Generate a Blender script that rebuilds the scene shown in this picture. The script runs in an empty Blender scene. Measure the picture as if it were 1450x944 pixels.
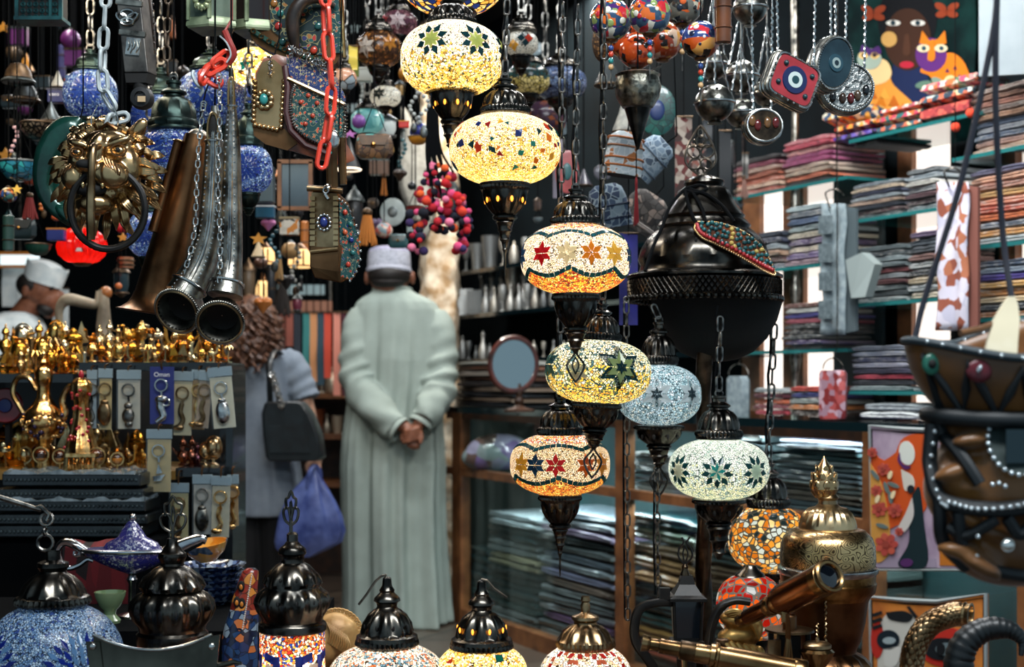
import bpy,bmesh,math,random
import numpy as np
from mathutils import Vector,Matrix
random.seed(7)
SC=bpy.context.scene
COL=SC.collection
PI=math.pi
FP,HC=2014.0,1.13            # focal length in pixels of the 1450 px frame, camera height

# ---------------------------------------------------------------- camera, world, exposure
cam_d=bpy.data.cameras.new('camera')
cam=bpy.data.objects.new('camera',cam_d);COL.objects.link(cam)
cam.location=(0,0,HC);cam.rotation_euler=(PI/2,0,0)
cam_d.sensor_width=36;cam_d.lens=36*FP/1450
cam_d.shift_y=(540-472)/1450
cam_d.clip_start=.05
cam_d.dof.use_dof=True;cam_d.dof.focus_distance=2.02;cam_d.dof.aperture_fstop=7.0
SC.camera=cam
world=bpy.data.worlds.new('world');SC.world=world;world.use_nodes=True
bg=world.node_tree.nodes['Background']
bg.inputs[0].default_value=(.46,.66,.80,1);bg.inputs[1].default_value=.5
SC.view_settings.view_transform='Standard';SC.view_settings.look='None'
SC.view_settings.gamma=1;SC.view_settings.exposure=0.2
SC.cycles.max_bounces=6;SC.cycles.diffuse_bounces=2;SC.cycles.glossy_bounces=3
SC.cycles.transmission_bounces=3;SC.cycles.transparent_max_bounces=8
SC.cycles.caustics_reflective=False;SC.cycles.caustics_refractive=False
SC.cycles.sample_clamp_indirect=3

def area(name,loc,rot,sx,sy,power,col=(1,1,1)):
    l=bpy.data.lights.new(name,'AREA');l.shape='RECTANGLE';l.size=sx;l.size_y=sy;l.energy=power;l.color=col
    o=bpy.data.objects.new(name,l);COL.objects.link(o);o.location=loc;o.rotation_euler=rot
    return o
# unseen fill lights added under the ceiling, and a warm display light over the souvenir shelves
area('ceiling_fill_light',(.1,2.7,2.95),(.0,0,0),1.4,.12,26,(.93,.97,1))
area('ceiling_fill_light',(-.4,5.3,2.95),(0,0,0),1.6,.12,42,(.95,.98,1))
area('ceiling_fill_light',(-.2,6.75,2.98),(0,0,0),1.2,.12,34,(1,.93,.85))  # added fill, placed here to brighten the pillar
area('ceiling_fill_light',(-1.6,4.2,2.95),(0,0,0),.12,1.4,24,(1,.93,.85))
area('front_fill_light',(.35,.75,2.7),(math.radians(32),0,0),1.5,.35,55,(.92,.97,1))  # unseen fill added at the front for highlights on the metal
area('display_light',(-.95,2.62,1.95),(math.radians(18),0,0),.8,.05,6,(1,.83,.6))
area('scarf_fill_light',(.75,3.6,2.7),(math.radians(10),math.radians(-12),0),.2,1.0,34,(1,.97,.93))  # unseen fill added to brighten the scarf stacks

# ---------------------------------------------------------------- colours and materials
def S(h,a=1):
    h=h.lstrip('#');c=[int(h[i:i+2],16)/255 for i in (0,2,4)]
    return tuple((x/12.92 if x <= .04045 else ((x+.055)/1.055)**2.4) for x in c)+(a,)
MATS={}
class NT:
    def __init__(s,name):
        s.m=bpy.data.materials.new(name);s.m.use_nodes=True
        s.t=s.m.node_tree;s.t.nodes.clear()
        s.out=s.n('ShaderNodeOutputMaterial')
    def n(s,typ,**kw):
        nd=s.t.nodes.new(typ)
        for k,v in kw.items():
            if k.startswith('i_'):nd.inputs[k[2:].replace('_',' ')].default_value=v
            else:setattr(nd,k,v)
        return nd
    def l(s,a,b):s.t.links.new(a,b)
    def ramp(s,fac,stops,mode='LINEAR'):
        r=s.n('ShaderNodeValToRGB');r.color_ramp.interpolation=mode
        e=r.color_ramp.elements
        while len(e)<len(stops):e.new(.5)
        for i,(p,c) in enumerate(stops):e[i].position=p;e[i].color=c if len(c)== 4 else S(c)
        s.l(fac,r.inputs[0]);return r.outputs[0]
    def math(s,op,a,b=None,c=None):
        nd=s.n('ShaderNodeMath',operation=op)
        for i,v in enumerate((a,b,c)):
            if v is None:continue
            if isinstance(v,(int,float)):nd.inputs[i].default_value=v
            else:s.l(v,nd.inputs[i])
        return nd.outputs[0]
    def mix(s,fac,a,b,typ='MIX'):
        nd=s.n('ShaderNodeMix',data_type='RGBA',blend_type=typ)
        for i,v in ((0,fac),(6,a),(7,b)):
            if isinstance(v,(int,float)):nd.inputs[i].default_value=v
            elif isinstance(v,tuple):nd.inputs[i].default_value=v
            else:s.l(v,nd.inputs[i])
        return nd.outputs[2]
    def bump(s,h,strength,dist=.002):
        b=s.n('ShaderNodeBump');b.inputs['Strength'].default_value=strength;b.inputs['Distance'].default_value=dist
        s.l(h,b.inputs['Height']);return b.outputs[0]

def mat(name,col,rough=.5,metal=0.,col2=None,scale=30.,bump=0.,bscale=None,coat=0.,contrast=(.35,.65),emit=0.,trans=0.,alpha=1.,spec=.5,sheen=0.,detail=4.):
    if name in MATS:return MATS[name]
    N=NT(name);p=N.n('ShaderNodeBsdfPrincipled');N.l(p.outputs[0],N.out.inputs[0])
    c=S(col) if isinstance(col,str) else col
    p.inputs['Base Color'].default_value=c;p.inputs['Roughness'].default_value=rough;p.inputs['Metallic'].default_value=metal
    p.inputs['Coat Weight'].default_value=coat;p.inputs['Transmission Weight'].default_value=trans
    p.inputs['Specular IOR Level'].default_value=spec;p.inputs['Sheen Weight'].default_value=sheen
    tc=N.n('ShaderNodeTexCoord')
    if col2:
        nz=N.n('ShaderNodeTexNoise');nz.inputs['Scale'].default_value=scale;nz.inputs['Detail'].default_value=detail
        N.l(tc.outputs['Object'],nz.inputs['Vector'])
        N.l(N.ramp(nz.outputs[0],[(contrast[0],c),(contrast[1],S(col2))]),p.inputs['Base Color'])
    if bump:
        nb=N.n('ShaderNodeTexNoise');nb.inputs['Scale'].default_value=bscale or scale*3;nb.inputs['Detail'].default_value=3
        N.l(tc.outputs['Object'],nb.inputs['Vector'])
        N.l(N.bump(nb.outputs[0],bump),p.inputs['Normal'])
    if emit:
        p.inputs['Emission Color'].default_value=c;p.inputs['Emission Strength'].default_value=emit
    MATS[name]=N.m
    return N.m

def mosaic(name,top,bottom=None,zsplit=0.,zblend=.01,scale=300.,edge=.09,grout='#2a2014',rough=.18,translucent=.75,swag=None,bumps=.4,cap=None,stretch=1.):
    """little glass chips set in plaster: each Voronoi cell is one chip; top/bottom are (hex, weight) palettes for chips
    above and below the line z = zsplit (+ scallops)."""
    if name in MATS:return MATS[name]
    N=NT(name);tc=N.n('ShaderNodeTexCoord');v=tc.outputs['Object']
    mp=N.n('ShaderNodeMapping');mp.inputs['Scale'].default_value=(1,1,stretch);N.l(v,mp.inputs[0]);vv=mp.outputs[0]
    vo=N.n('ShaderNodeTexVoronoi');vo.inputs['Scale'].default_value=scale;N.l(vv,vo.inputs['Vector'])
    ve=N.n('ShaderNodeTexVoronoi',feature='DISTANCE_TO_EDGE');ve.inputs['Scale'].default_value=scale;N.l(vv,ve.inputs['Vector'])
    sp=N.n('ShaderNodeSeparateColor');N.l(vo.outputs['Color'],sp.inputs[0])
    def pal(p):
        tot=sum(w for _,w in p);acc=0;st=[]
        for h,w in p:st.append((acc/tot,S(h)));acc+= w
        if len(st)== 1:st.append((1.,st[0][1]))
        return N.ramp(sp.outputs[0],st,'CONSTANT')
    c=pal(top)
    sx=N.n('ShaderNodeSeparateXYZ');N.l(v,sx.inputs[0])
    if bottom:
        z=sx.outputs[2]
        if swag:
            k,amp,ph=swag
            lon=N.math('ARCTAN2',sx.outputs[0],N.math('MULTIPLY',sx.outputs[1],-1))
            z=N.math('ADD',z,N.math('MULTIPLY',N.math('ABSOLUTE',N.math('SINE',N.math('MULTIPLY_ADD',lon,k/2,ph))),amp))
        jit=N.math('MULTIPLY_ADD',sp.outputs[1],zblend,-zblend/2)
        f=N.math('LESS_THAN',N.math('ADD',z,jit),zsplit)
        c=N.mix(f,c,pal(bottom))
        if cap: # another palette above a second line
            c=N.mix(N.math('GREATER_THAN',N.math('ADD',sx.outputs[2],jit),cap[0]),c,pal(cap[1]))
    e=N.math('LESS_THAN',ve.outputs[0],edge)
    c=N.mix(e,c,S(grout))
    p=N.n('ShaderNodeBsdfPrincipled');p.inputs['Roughness'].default_value=rough;N.l(c,p.inputs['Base Color'])
    tr=N.n('ShaderNodeBsdfTranslucent');N.l(c,tr.inputs[0])
    if bumps:
        h=N.math('ADD',N.math('MINIMUM',ve.outputs[0],.25),N.math('MULTIPLY',sp.outputs[2],.35))
        b=N.bump(h,bumps,.0012);N.l(b,p.inputs['Normal'])
    mx=N.n('ShaderNodeMixShader');mx.inputs[0].default_value=translucent
    N.l(p.outputs[0],mx.inputs[1]);N.l(tr.outputs[0],mx.inputs[2]);N.l(mx.outputs[0],N.out.inputs[0])
    MATS[name]=N.m
    return N.m

def tileglass(h,translucent=.6):
    name='tile_glass_'+h.strip('#')
    if name in MATS:return MATS[name]
    N=NT(name);p=N.n('ShaderNodeBsdfPrincipled');p.inputs['Base Color'].default_value=S(h);p.inputs['Roughness'].default_value=.12
    tr=N.n('ShaderNodeBsdfTranslucent');tr.inputs[0].default_value=S(h)
    mx=N.n('ShaderNodeMixShader');mx.inputs[0].default_value=translucent
    N.l(p.outputs[0],mx.inputs[1]);N.l(tr.outputs[0],mx.inputs[2]);N.l(mx.outputs[0],N.out.inputs[0])
    MATS[name]=N.m
    return N.m

def objcol(name,kind='cloth',rough=.8,metal=0.):
    """one material for many copies: the colour comes from each object's own colour"""
    if name in MATS:return MATS[name]
    N=NT(name);p=N.n('ShaderNodeBsdfPrincipled');N.l(p.outputs[0],N.out.inputs[0])
    oi=N.n('ShaderNodeObjectInfo');tc=N.n('ShaderNodeTexCoord')
    p.inputs['Roughness'].default_value=rough;p.inputs['Metallic'].default_value=metal
    c=oi.outputs['Color']
    if kind== 'cloth':
        mp=N.n('ShaderNodeMapping');N.l(tc.outputs['Generated'],mp.inputs[0]);mp.inputs['Scale'].default_value=(1,.15,.6)
        w=N.n('ShaderNodeTexNoise');w.inputs['Detail'].default_value=1;w.noise_dimensions='4D'
        N.l(N.math('MULTIPLY',oi.outputs['Random'],40),w.inputs['W'])
        N.l(mp.outputs[0],w.inputs['Vector'])
        w.inputs['Scale'].default_value=13
        f=N.math('GREATER_THAN',w.outputs[0],.57)
        dark=N.mix(1.,c,(.28,.27,.33,1),'MULTIPLY')
        light=N.mix(.6,c,(.75,.73,.68,1))
        alt=N.mix(N.math('GREATER_THAN',oi.outputs['Random'],.5),dark,light)
        c=N.mix(N.math('MULTIPLY',f,.75),c,alt)
        fine=N.n('ShaderNodeTexNoise');fine.inputs['Scale'].default_value=60;N.l(mp.outputs[0],fine.inputs['Vector'])
        c=N.mix(N.math('MULTIPLY',fine.outputs[0],.2),c,(.1,.1,.1,1),'MULTIPLY')
        p.inputs['Sheen Weight'].default_value=.2
    elif kind== 'metal':
        nz=N.n('ShaderNodeTexNoise');nz.inputs['Scale'].default_value=120;N.l(tc.outputs['Object'],nz.inputs['Vector'])
        c=N.mix(N.math('GREATER_THAN',nz.outputs[0],.55),c,N.mix(1.,c,(.25,.2,.15,1),'MULTIPLY'))
    elif kind== 'plastic':
        nz=N.n('ShaderNodeTexNoise');nz.inputs['Scale'].default_value=60;N.l(tc.outputs['Object'],nz.inputs['Vector'])
        c=N.mix(N.math('MULTIPLY',nz.outputs[0],.6),c,N.mix(1.,c,(.3,.3,.35,1),'MULTIPLY'))
        p.inputs['Coat Weight'].default_value=.3
        cr=N.n('ShaderNodeTexNoise');cr.inputs['Scale'].default_value=9;cr.inputs['Detail'].default_value=5;N.l(tc.outputs['Object'],cr.inputs['Vector']);N.l(N.bump(cr.outputs[0],.5,.02),p.inputs['Normal'])
    N.l(c,p.inputs['Base Color'])
    MATS[name]=N.m
    return N.m

def enamel(name,ground,cols,scale=160.,wire='#d9c79a',seed=0.):
    """enamelled metal: curling wire lines with drops of colour between them"""
    if name in MATS:return MATS[name]
    N=NT(name);tc=N.n('ShaderNodeTexCoord');v=tc.outputs['Object']
    nz=N.n('ShaderNodeTexNoise');nz.inputs['Scale'].default_value=scale*.35;N.l(v,nz.inputs['Vector'])
    vv=N.n('ShaderNodeVectorMath',operation='MULTIPLY_ADD');N.l(nz.outputs['Color'],vv.inputs[0]);vv.inputs[1].default_value=(1.6/scale,)*3;N.l(v,vv.inputs[2])
    vo=N.n('ShaderNodeTexVoronoi');vo.inputs['Scale'].default_value=scale;N.l(vv.outputs[0],vo.inputs['Vector'])
    sp=N.n('ShaderNodeSeparateColor');N.l(vo.outputs['Color'],sp.inputs[0])
    st=[(0,S(ground)),(.35,S(ground))]
    for i,h in enumerate(cols):st.append((.4+.6*i/len(cols),S(h)))
    dots=N.ramp(sp.outputs[0],st,'CONSTANT')
    inside=N.math('LESS_THAN',vo.outputs['Distance'],.36)
    ring=N.math('MULTIPLY',N.math('LESS_THAN',vo.outputs['Distance'],.46),N.math('GREATER_THAN',sp.outputs[0],.38))
    n2=N.n('ShaderNodeTexNoise');n2.inputs['Scale'].default_value=scale*.5;n2.inputs['Detail'].default_value=0;N.l(v,n2.inputs['Vector'])
    curl=N.math('LESS_THAN',N.math('ABSOLUTE',N.math('SUBTRACT',n2.outputs[0],.5)),.014)
    w=N.math('MAXIMUM',ring,curl)
    c=N.mix(w,S(ground),S(wire));c=N.mix(inside,c,dots)
    p=N.n('ShaderNodeBsdfPrincipled');p.inputs['Roughness'].default_value=.28;p.inputs['Coat Weight'].default_value=.4
    N.l(c,p.inputs['Base Color'])
    N.l(N.math('MULTIPLY',w,N.math('SUBTRACT',1.,inside)),p.inputs['Metallic'])
    N.l(N.bump(w,.5,.001),p.inputs['Normal']);N.l(p.outputs[0],N.out.inputs[0])
    MATS[name]=N.m
    return N.m

def patches(name,cols,scale=30.,edge=None,edgew=.05,rough=.5,coat=0.,distort=.0,bump=.0,metal=0.,stretch=(1,1,1)):
    """hand-painted or printed blotches: Voronoi fields in a small palette with painted outlines"""
    if name in MATS:return MATS[name]
    N=NT(name);tc=N.n('ShaderNodeTexCoord');mp=N.n('ShaderNodeMapping');mp.inputs['Scale'].default_value=stretch
    N.l(tc.outputs['Object'],mp.inputs[0]);v=mp.outputs[0]
    if distort:
        nz=N.n('ShaderNodeTexNoise');nz.inputs['Scale'].default_value=scale*.6;N.l(v,nz.inputs['Vector'])
        vv=N.n('ShaderNodeVectorMath',operation='MULTIPLY_ADD');N.l(nz.outputs['Color'],vv.inputs[0]);vv.inputs[1].default_value=(distort/scale,)*3;N.l(v,vv.inputs[2]);v=vv.outputs[0]
    vo=N.n('ShaderNodeTexVoronoi');vo.inputs['Scale'].default_value=scale;N.l(v,vo.inputs['Vector'])
    sp=N.n('ShaderNodeSeparateColor');N.l(vo.outputs['Color'],sp.inputs[0])
    c=N.ramp(sp.outputs[0],[(i/len(cols),S(h)) for i,h in enumerate(cols)],'CONSTANT')
    p=N.n('ShaderNodeBsdfPrincipled');p.inputs['Roughness'].default_value=rough;p.inputs['Coat Weight'].default_value=coat;p.inputs['Metallic'].default_value=metal
    if edge:
        ve=N.n('ShaderNodeTexVoronoi',feature='DISTANCE_TO_EDGE');ve.inputs['Scale'].default_value=scale;N.l(v,ve.inputs['Vector'])
        e=N.math('LESS_THAN',ve.outputs[0],edgew);c=N.mix(e,c,S(edge))
        if bump:N.l(N.bump(ve.outputs[0],bump,.002),p.inputs['Normal'])
    N.l(c,p.inputs['Base Color']);N.l(p.outputs[0],N.out.inputs[0])
    MATS[name]=N.m
    return N.m

# metals and other common stuffs
BRONZE=mat('antique_bronze','#2a2927',.25,1,'#7a746b',30,.03,90,contrast=(.4,.8))
BRONZEL=mat('worn_bronze','#45403a',.3,1,'#97897a',45,.12,160)
BRASS=mat('aged_brass','#5f4830',.28,1,'#b39670',26,.06,120)
BRASSB=mat('polished_brass','#8f7048',.25,1,'#cfae80',12,.03,60)
BRASSD=mat('tarnished_brass','#3b2617',.32,1,'#8a6242',12,.08,60)
GOLD=mat('gilt_metal','#a8712f',.22,1,'#f0c88a',60,.12,200)
SILVER=mat('old_silver','#3a3a38',.3,1,'#b9b5aa',40,.25,130)
SILVERB=mat('bright_silver','#8a8c8e',.22,1,'#e8e6e0',50,.2,160)
STEEL=mat('dark_steel','#2a2a2a',.32,1,'#8d8a84',60,.1)
ZINC=mat('grey_painted_chain','#8d9698',.5,.25,'#bcc3c3',40)
COPPER=mat('worn_copper','#3a2214',.3,1,'#a06a3e',9,.1,60)
BLACK=mat('black_cord','#06080a',.9,spec=.1)
DARKWOOD=mat('dark_wood','#2a1a11',.5,0,'#4a2d1b',14,.2)
WOOD=mat('brown_wood','#5f3a22',.42,0,'#8a5a36',12,.15)
REDPL=mat('red_plastic','#d8402c',.32,0,coat=.3)
LEATHER=mat('brown_leather','#4a2413',.38,0,'#8a4520',25,.2,coat=.2)
SKIN=mat('brown_skin','#7a4a35',.5,0,'#8f5b42',40)
SKINL=mat('light_skin','#b78a70',.5,0,'#c99a80',40)
PLASTER=mat('rough_plaster','#b8956c',.9,0,'#fbeed6',16,.8,34)
WHITECL=mat('white_cloth','#c9d6da',.85,0,'#e6eeee',20,.1)
SLOT_GLOW=mat('painted_slot_glow','#ff9a33',.5,emit=2.2)  # emissive colour standing in for bulb glow through the pierced slots
# ---------------------------------------------------------------- mesh building
def W(px,py,Y):return Vector(((px-725)*Y/FP,Y,HC+(540-py)*Y/FP))
class Fr:
    """a thing's own frame: its base stands at photo point (px, py) at distance Y; lengths in photo pixels at that distance"""
    def __init__(s,px,py,Y):s.px,s.py,s.Y,s.k=px,py,Y,Y/FP;s.loc=W(px,py,Y)
    def p(s,x,y,d=0.):return Vector(((x-s.px)*s.k,d*s.k,(s.py-y)*s.k))
class MB:
    def __init__(s):s.v=[];s.f=[]
    def add(s,v,f):
        o=len(s.v);s.v+= [tuple(x) for x in v];s.f+= [tuple(i+o for i in q) for q in f];return s
    def lathe(s,prof,n=24,c=(0,0,0),R=None,k=1.,cap=True):
        """prof: (r, z[, amp, waves]) from one end to the other, scaled by k"""
        c=Vector(c);v=[];f=[]
        for q in prof:
            r,z=q[0]*k,q[1]*k;am,kk=(q[2],q[3]) if len(q)>2 else (0,0)
            for j in range(n):
                a=2*PI*j/n;rr=r*(1+am*math.cos(kk*a));w=Vector((rr*math.sin(a),-rr*math.cos(a),z))
                v.append((R @ w if R else w)+c)
        for i in range(len(prof)-1):
            for j in range(n):
                a,b=i*n+j,i*n+(j+1) % n;f.append((a,b,b+n,a+n))
        if cap:
            f.append(tuple(range(n-1,-1,-1)));f.append(tuple(range((len(prof)-1)*n,len(prof)*n)))
        return s.add(v,f)
    def tube(s,path,r,n=8,closed=False,flat=1.):
        P=[Vector(p) for p in path];m=len(P)
        rr=r if isinstance(r,(list,tuple)) else [r]*m
        T=[]
        for i in range(m):
            a=P[i-1] if (closed or i) else P[i];b=P[(i+1) % m] if (closed or i<m-1) else P[i]
            t=b-a;T.append(t.normalized() if t.length>1e-9 else Vector((0,0,1)))
        up=Vector((0,0,1)) if abs(T[0].z)<.9 else Vector((1,0,0))
        nn=(up-T[0]*up.dot(T[0])).normalized();v=[];f=[]
        for i in range(m):
            nn=(nn-T[i]*nn.dot(T[i]));nn=nn.normalized() if nn.length>1e-6 else T[i].orthogonal().normalized()
            b=T[i].cross(nn)
            for j in range(n):
                a=2*PI*j/n;v.append(P[i]+nn*(rr[i]*math.cos(a))+b*(rr[i]*flat*math.sin(a)))
        for i in range(m if closed else m-1):
            for j in range(n):
                i2=(i+1) % m;f.append((i*n+j,i*n+(j+1) % n,i2*n+(j+1) % n,i2*n+j))
        if not closed:
            f.append(tuple(range(n-1,-1,-1)));f.append(tuple(range((m-1)*n,m*n)))
        return s.add(v,f)
    def box(s,c,size,R=None):
        c=Vector(c);a,b,d=(x/2 for x in size);v=[]
        for x in (-a,a):
            for y in (-b,b):
                for z in (-d,d):
                    w=Vector((x,y,z));v.append((R @ w if R else w)+c)
        return s.add(v,[(0,1,3,2),(4,6,7,5),(0,4,5,1),(2,3,7,6),(0,2,6,4),(1,5,7,3)])
    def ell(s,c,rad,nu=12,nv=8,R=None):
        c=Vector(c);rad=(rad,)*3 if isinstance(rad,(int,float)) else rad;v=[];f=[]
        for i in range(nv+1):
            t=PI*i/nv-PI/2;t=max(-PI/2+.02,min(PI/2-.02,t))
            for j in range(nu):
                a=2*PI*j/nu;w=Vector((rad[0]*math.cos(t)*math.cos(a),rad[1]*math.cos(t)*math.sin(a),rad[2]*math.sin(t)))
                v.append((R @ w if R else w)+c)
        for i in range(nv):
            for j in range(nu):
                a,b=i*nu+j,i*nu+(j+1) % nu;f.append((a,b,b+nu,a+nu))
        f.append(tuple(range(nu-1,-1,-1)));f.append(tuple(range(nv*nu,nv*nu+nu)))
        return s.add(v,f)
    def ring(s,c,r,t,n=20,m=6,R=None,sz=1.):
        R=R or Matrix.Identity(3)
        return s.tube([Vector(c)+R @ Vector((r*math.cos(2*PI*i/n),r*sz*math.sin(2*PI*i/n),0)) for i in range(n)],t,m,True)
    def prism(s,pts,off):
        """closed polygon (3D points) given thickness along the vector off"""
        n=len(pts);off=Vector(off);v=[Vector(p) for p in pts]+[Vector(p)+off for p in pts]
        f=[tuple(range(n-1,-1,-1)),tuple(range(n,2*n))]+[(i,(i+1) % n,n+(i+1) % n,n+i) for i in range(n)]
        return s.add(v,f)
    def loft(s,rings):
        n=len(rings[0]);v=[p for r in rings for p in r];f=[]
        for i in range(len(rings)-1):
            for j in range(n):
                a,b=i*n+j,i*n+(j+1) % n;f.append((a,b,b+n,a+n))
        f.append(tuple(range(n-1,-1,-1)));f.append(tuple(range((len(rings)-1)*n,len(rings)*n)))
        return s.add(v,f)
    def mesh(s,name,m=None,smooth=True,angle=40):
        me=bpy.data.meshes.new(name);me.from_pydata(s.v,[],s.f);me.validate()
        bm=bmesh.new();bm.from_mesh(me);bmesh.ops.recalc_face_normals(bm,faces=bm.faces[:])
        if smooth:
            ca=math.radians(angle)
            for f in bm.faces:f.smooth=True
            for e in bm.edges:
                if len(e.link_faces)== 2 and e.calc_face_angle(0)>ca:e.smooth=False
        bm.to_mesh(me);bm.free()
        if m:me.materials.append(m)
        return me
def link(name,me,parent=None,loc=(0,0,0),rot=None):
    o=bpy.data.objects.new(name,me);COL.objects.link(o);o.location=loc
    if rot is not None:o.rotation_euler=rot
    if parent:o.parent=parent
    return o
def obj(name,mb,m,parent=None,smooth=True,label=None,loc=(0,0,0),angle=40,rot=None):
    o=link(name,mb.mesh(name,m,smooth,angle),parent,loc,rot)
    if label:o['label']=label
    return o
def tag(o,label=None,cat=None,group=None,kind=None):
    if label:o['label']=label
    if cat:o['category']=cat
    if group:o['group']=group
    if kind:o['kind']=kind
    return o
def thing(name,label,cat,fr,group=None):
    o=bpy.data.objects.new(name,None);COL.objects.link(o);o.empty_display_size=.02
    o.location=fr.loc if isinstance(fr,Fr) else fr
    return tag(o,label,cat,group)
def struct(name,mb,m,parent=None,smooth=False):
    o=obj(name,mb,m,parent,smooth)
    if not parent:o['kind']='structure'
    return o
def bevel(o,w,seg=2):
    b=o.modifiers.new('bevel','BEVEL');b.width=w;b.segments=seg;b.limit_method='ANGLE';b.angle_limit=math.radians(50);return o
def fuse(o,voxel,smooth=4,fac=.5):
    r=o.modifiers.new('remesh','REMESH');r.mode='VOXEL';r.voxel_size=voxel;r.use_smooth_shade=True
    if smooth:
        s=o.modifiers.new('smooth','SMOOTH');s.iterations=smooth;s.factor=fac
    return o
def copytree(src,loc=None,label=None,group=None,rot=None):
    c=src.copy();COL.objects.link(c)
    if loc is not None:c.location=loc
    if rot is not None:c.rotation_euler=rot
    if label:c['label']=label
    if group:c['group']=group
    def kids(a,b):
        for ch in a.children:
            d=ch.copy();COL.objects.link(d);d.parent=b;kids(ch,d)
    kids(src,c)
    return c
ORD='first second third fourth fifth sixth seventh eighth ninth tenth eleventh twelfth thirteenth fourteenth fifteenth sixteenth seventeenth eighteenth nineteenth twentieth'.split()
def rot2(a):return Matrix.Rotation(a,3,'Y')
def bez(pts,n=24):
    """Catmull-Rom through the points"""
    P=[Vector(p) for p in pts];P=[2*P[0]-P[1]]+P+[2*P[-1]-P[-2]];out=[]
    seg=len(P)-3
    for i in range(n+1):
        t=i/n*seg;k=min(int(t),seg-1);u=t-k;a,b,c,d=P[k:k+4]
        out.append(.5*((2*b)+(c-a)*u+(2*a-5*b+4*c-d)*u*u+(3*b-a-3*c+d)*u**3))
    return out
LINKS={}
def linkmesh(L,Wd,r,m):
    key=(round(L,5),round(Wd,5),round(r,5),m.name)
    if key not in LINKS:
        a,b=L/2-Wd/2,Wd/2-r;b=max(b,r)
        path=[Vector((b*math.cos(t),0,a+b*math.sin(t))) for t in [PI*i/5 for i in range(6)]]+[Vector((-b*math.cos(t),0,-a-b*math.sin(t))) for t in [PI*i/5 for i in range(6)]]
        LINKS[key]=MB().tube(path,r,6,True).mesh('link',m)
    return LINKS[key]
def chain(parent,pts,L,Wd,r,m,name='link',ph=0.):
    """links strung along a path of local points; each is an object"""
    P=[Vector(p) for p in pts];acc=0;i=0;step=L-2.2*r;me=linkmesh(L,Wd,r,m)
    tot=sum((P[j+1]-P[j]).length for j in range(len(P)-1));n=max(1,int(tot/step));d=[]
    for q in range(n+1):
        t=q*step
        s=0
        for j in range(len(P)-1):
            l=(P[j+1]-P[j]).length
            if s+l >= t or j== len(P)-2:d.append(P[j]+(P[j+1]-P[j])*min(1,(t-s)/l));break
            s+= l
    for q in range(len(d)-1):
        a,b=d[q],d[q+1];z=(a-b).normalized()
        x=z.orthogonal() if abs(z.z)<.9 else Vector((1,0,0));x=(x-z*x.dot(z)).normalized();y=z.cross(x)
        Rm=Matrix((x,y,z)).transposed() @ Matrix.Rotation(ph+(PI/2 if q % 2 else 0)+.25*math.sin(q*1.7),3,'Z')
        o=link(name,me,parent,(a+b)/2);o.rotation_mode='QUATERNION';o.rotation_quaternion=Rm.to_quaternion()
CEIL=3.1
# ================================================================ the setting
SL=-.51                                  # the right-hand shelves and the counter run obliquely into the shop
def WL(px,a):Y=a/(-SL+(px-725)/FP);return Vector(((px-725)*Y/FP,Y,0))
def zat(py,Y):return HC+(540-py)*Y/FP
WDIR=Vector((SL,1,0)).normalized();WN=Vector((-1,SL,0)).normalized()   # along the wall, out into the room
A_SHELF,A_WALL,A_CNT=3.5,3.86,3.15
def slabw(mb,px0,px1,a,thick,z0,z1):
    """upright slab along the oblique wall between two photo columns; thick goes back from the line"""
    p,q=WL(px0,a),WL(px1,a);b=-WN*thick
    return mb.prism([(p.x,p.y,z0),(q.x,q.y,z0),(q.x,q.y,z1),(p.x,p.y,z1)],b)
m_floor=patches('floor_tile_stone',['#4a4038','#544a40','#463c35'],3,'#2a2622',.02,.35)
struct('floor',MB().box((.6,4.4,-.05),(8.4,10.4,.1)),m_floor)
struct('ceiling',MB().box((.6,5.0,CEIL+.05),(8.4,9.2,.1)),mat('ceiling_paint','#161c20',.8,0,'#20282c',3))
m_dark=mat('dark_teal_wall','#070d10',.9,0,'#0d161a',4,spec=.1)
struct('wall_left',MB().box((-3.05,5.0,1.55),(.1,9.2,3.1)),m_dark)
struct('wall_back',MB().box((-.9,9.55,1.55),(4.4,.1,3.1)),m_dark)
wr=MB();p,q=WL(1560,A_WALL),WL(560,A_WALL)
wr.prism([(p.x,p.y,0),(q.x,q.y,0),(q.x,q.y,CEIL),(p.x,p.y,CEIL)],-WN*.1)
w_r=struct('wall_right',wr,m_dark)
lit=mat('backlit_panel','#fff1e6',.6,emit=1.25)
grey=mat('grey_panel','#5f6a6c',.6,0,'#748083',6)
for a,b in ((1086,1116),(1148,1182),(1302,1346),(1452,1480)):
    m=MB();slabw(m,a,b,A_WALL,.012,1.0,1.86 if b<1200 else 1.96)
    m.v=[tuple(Vector(v)+WN*.013) for v in m.v];struct('panel',m,lit,w_r)
for a,b,z1 in ((1060,1085,1.86),(1118,1147,1.86),(1281,1301,2.0),(1425,1448,2.0)):
    m=MB();slabw(m,a,b,A_WALL,.03,.9,z1)
    m.v=[tuple(Vector(v)+WN*.032) for v in m.v];struct('wood_strip',m,WOOD,w_r)
for a,b,z0,z1 in ((1184,1254,.9,2.0),(960,1056,1.2,1.8)):
    m=MB();slabw(m,a,b,A_WALL,.012,z0,z1)
    m.v=[tuple(Vector(v)+WN*.013) for v in m.v];struct('panel',m,grey if a>1000 else m_dark,w_r)
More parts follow.
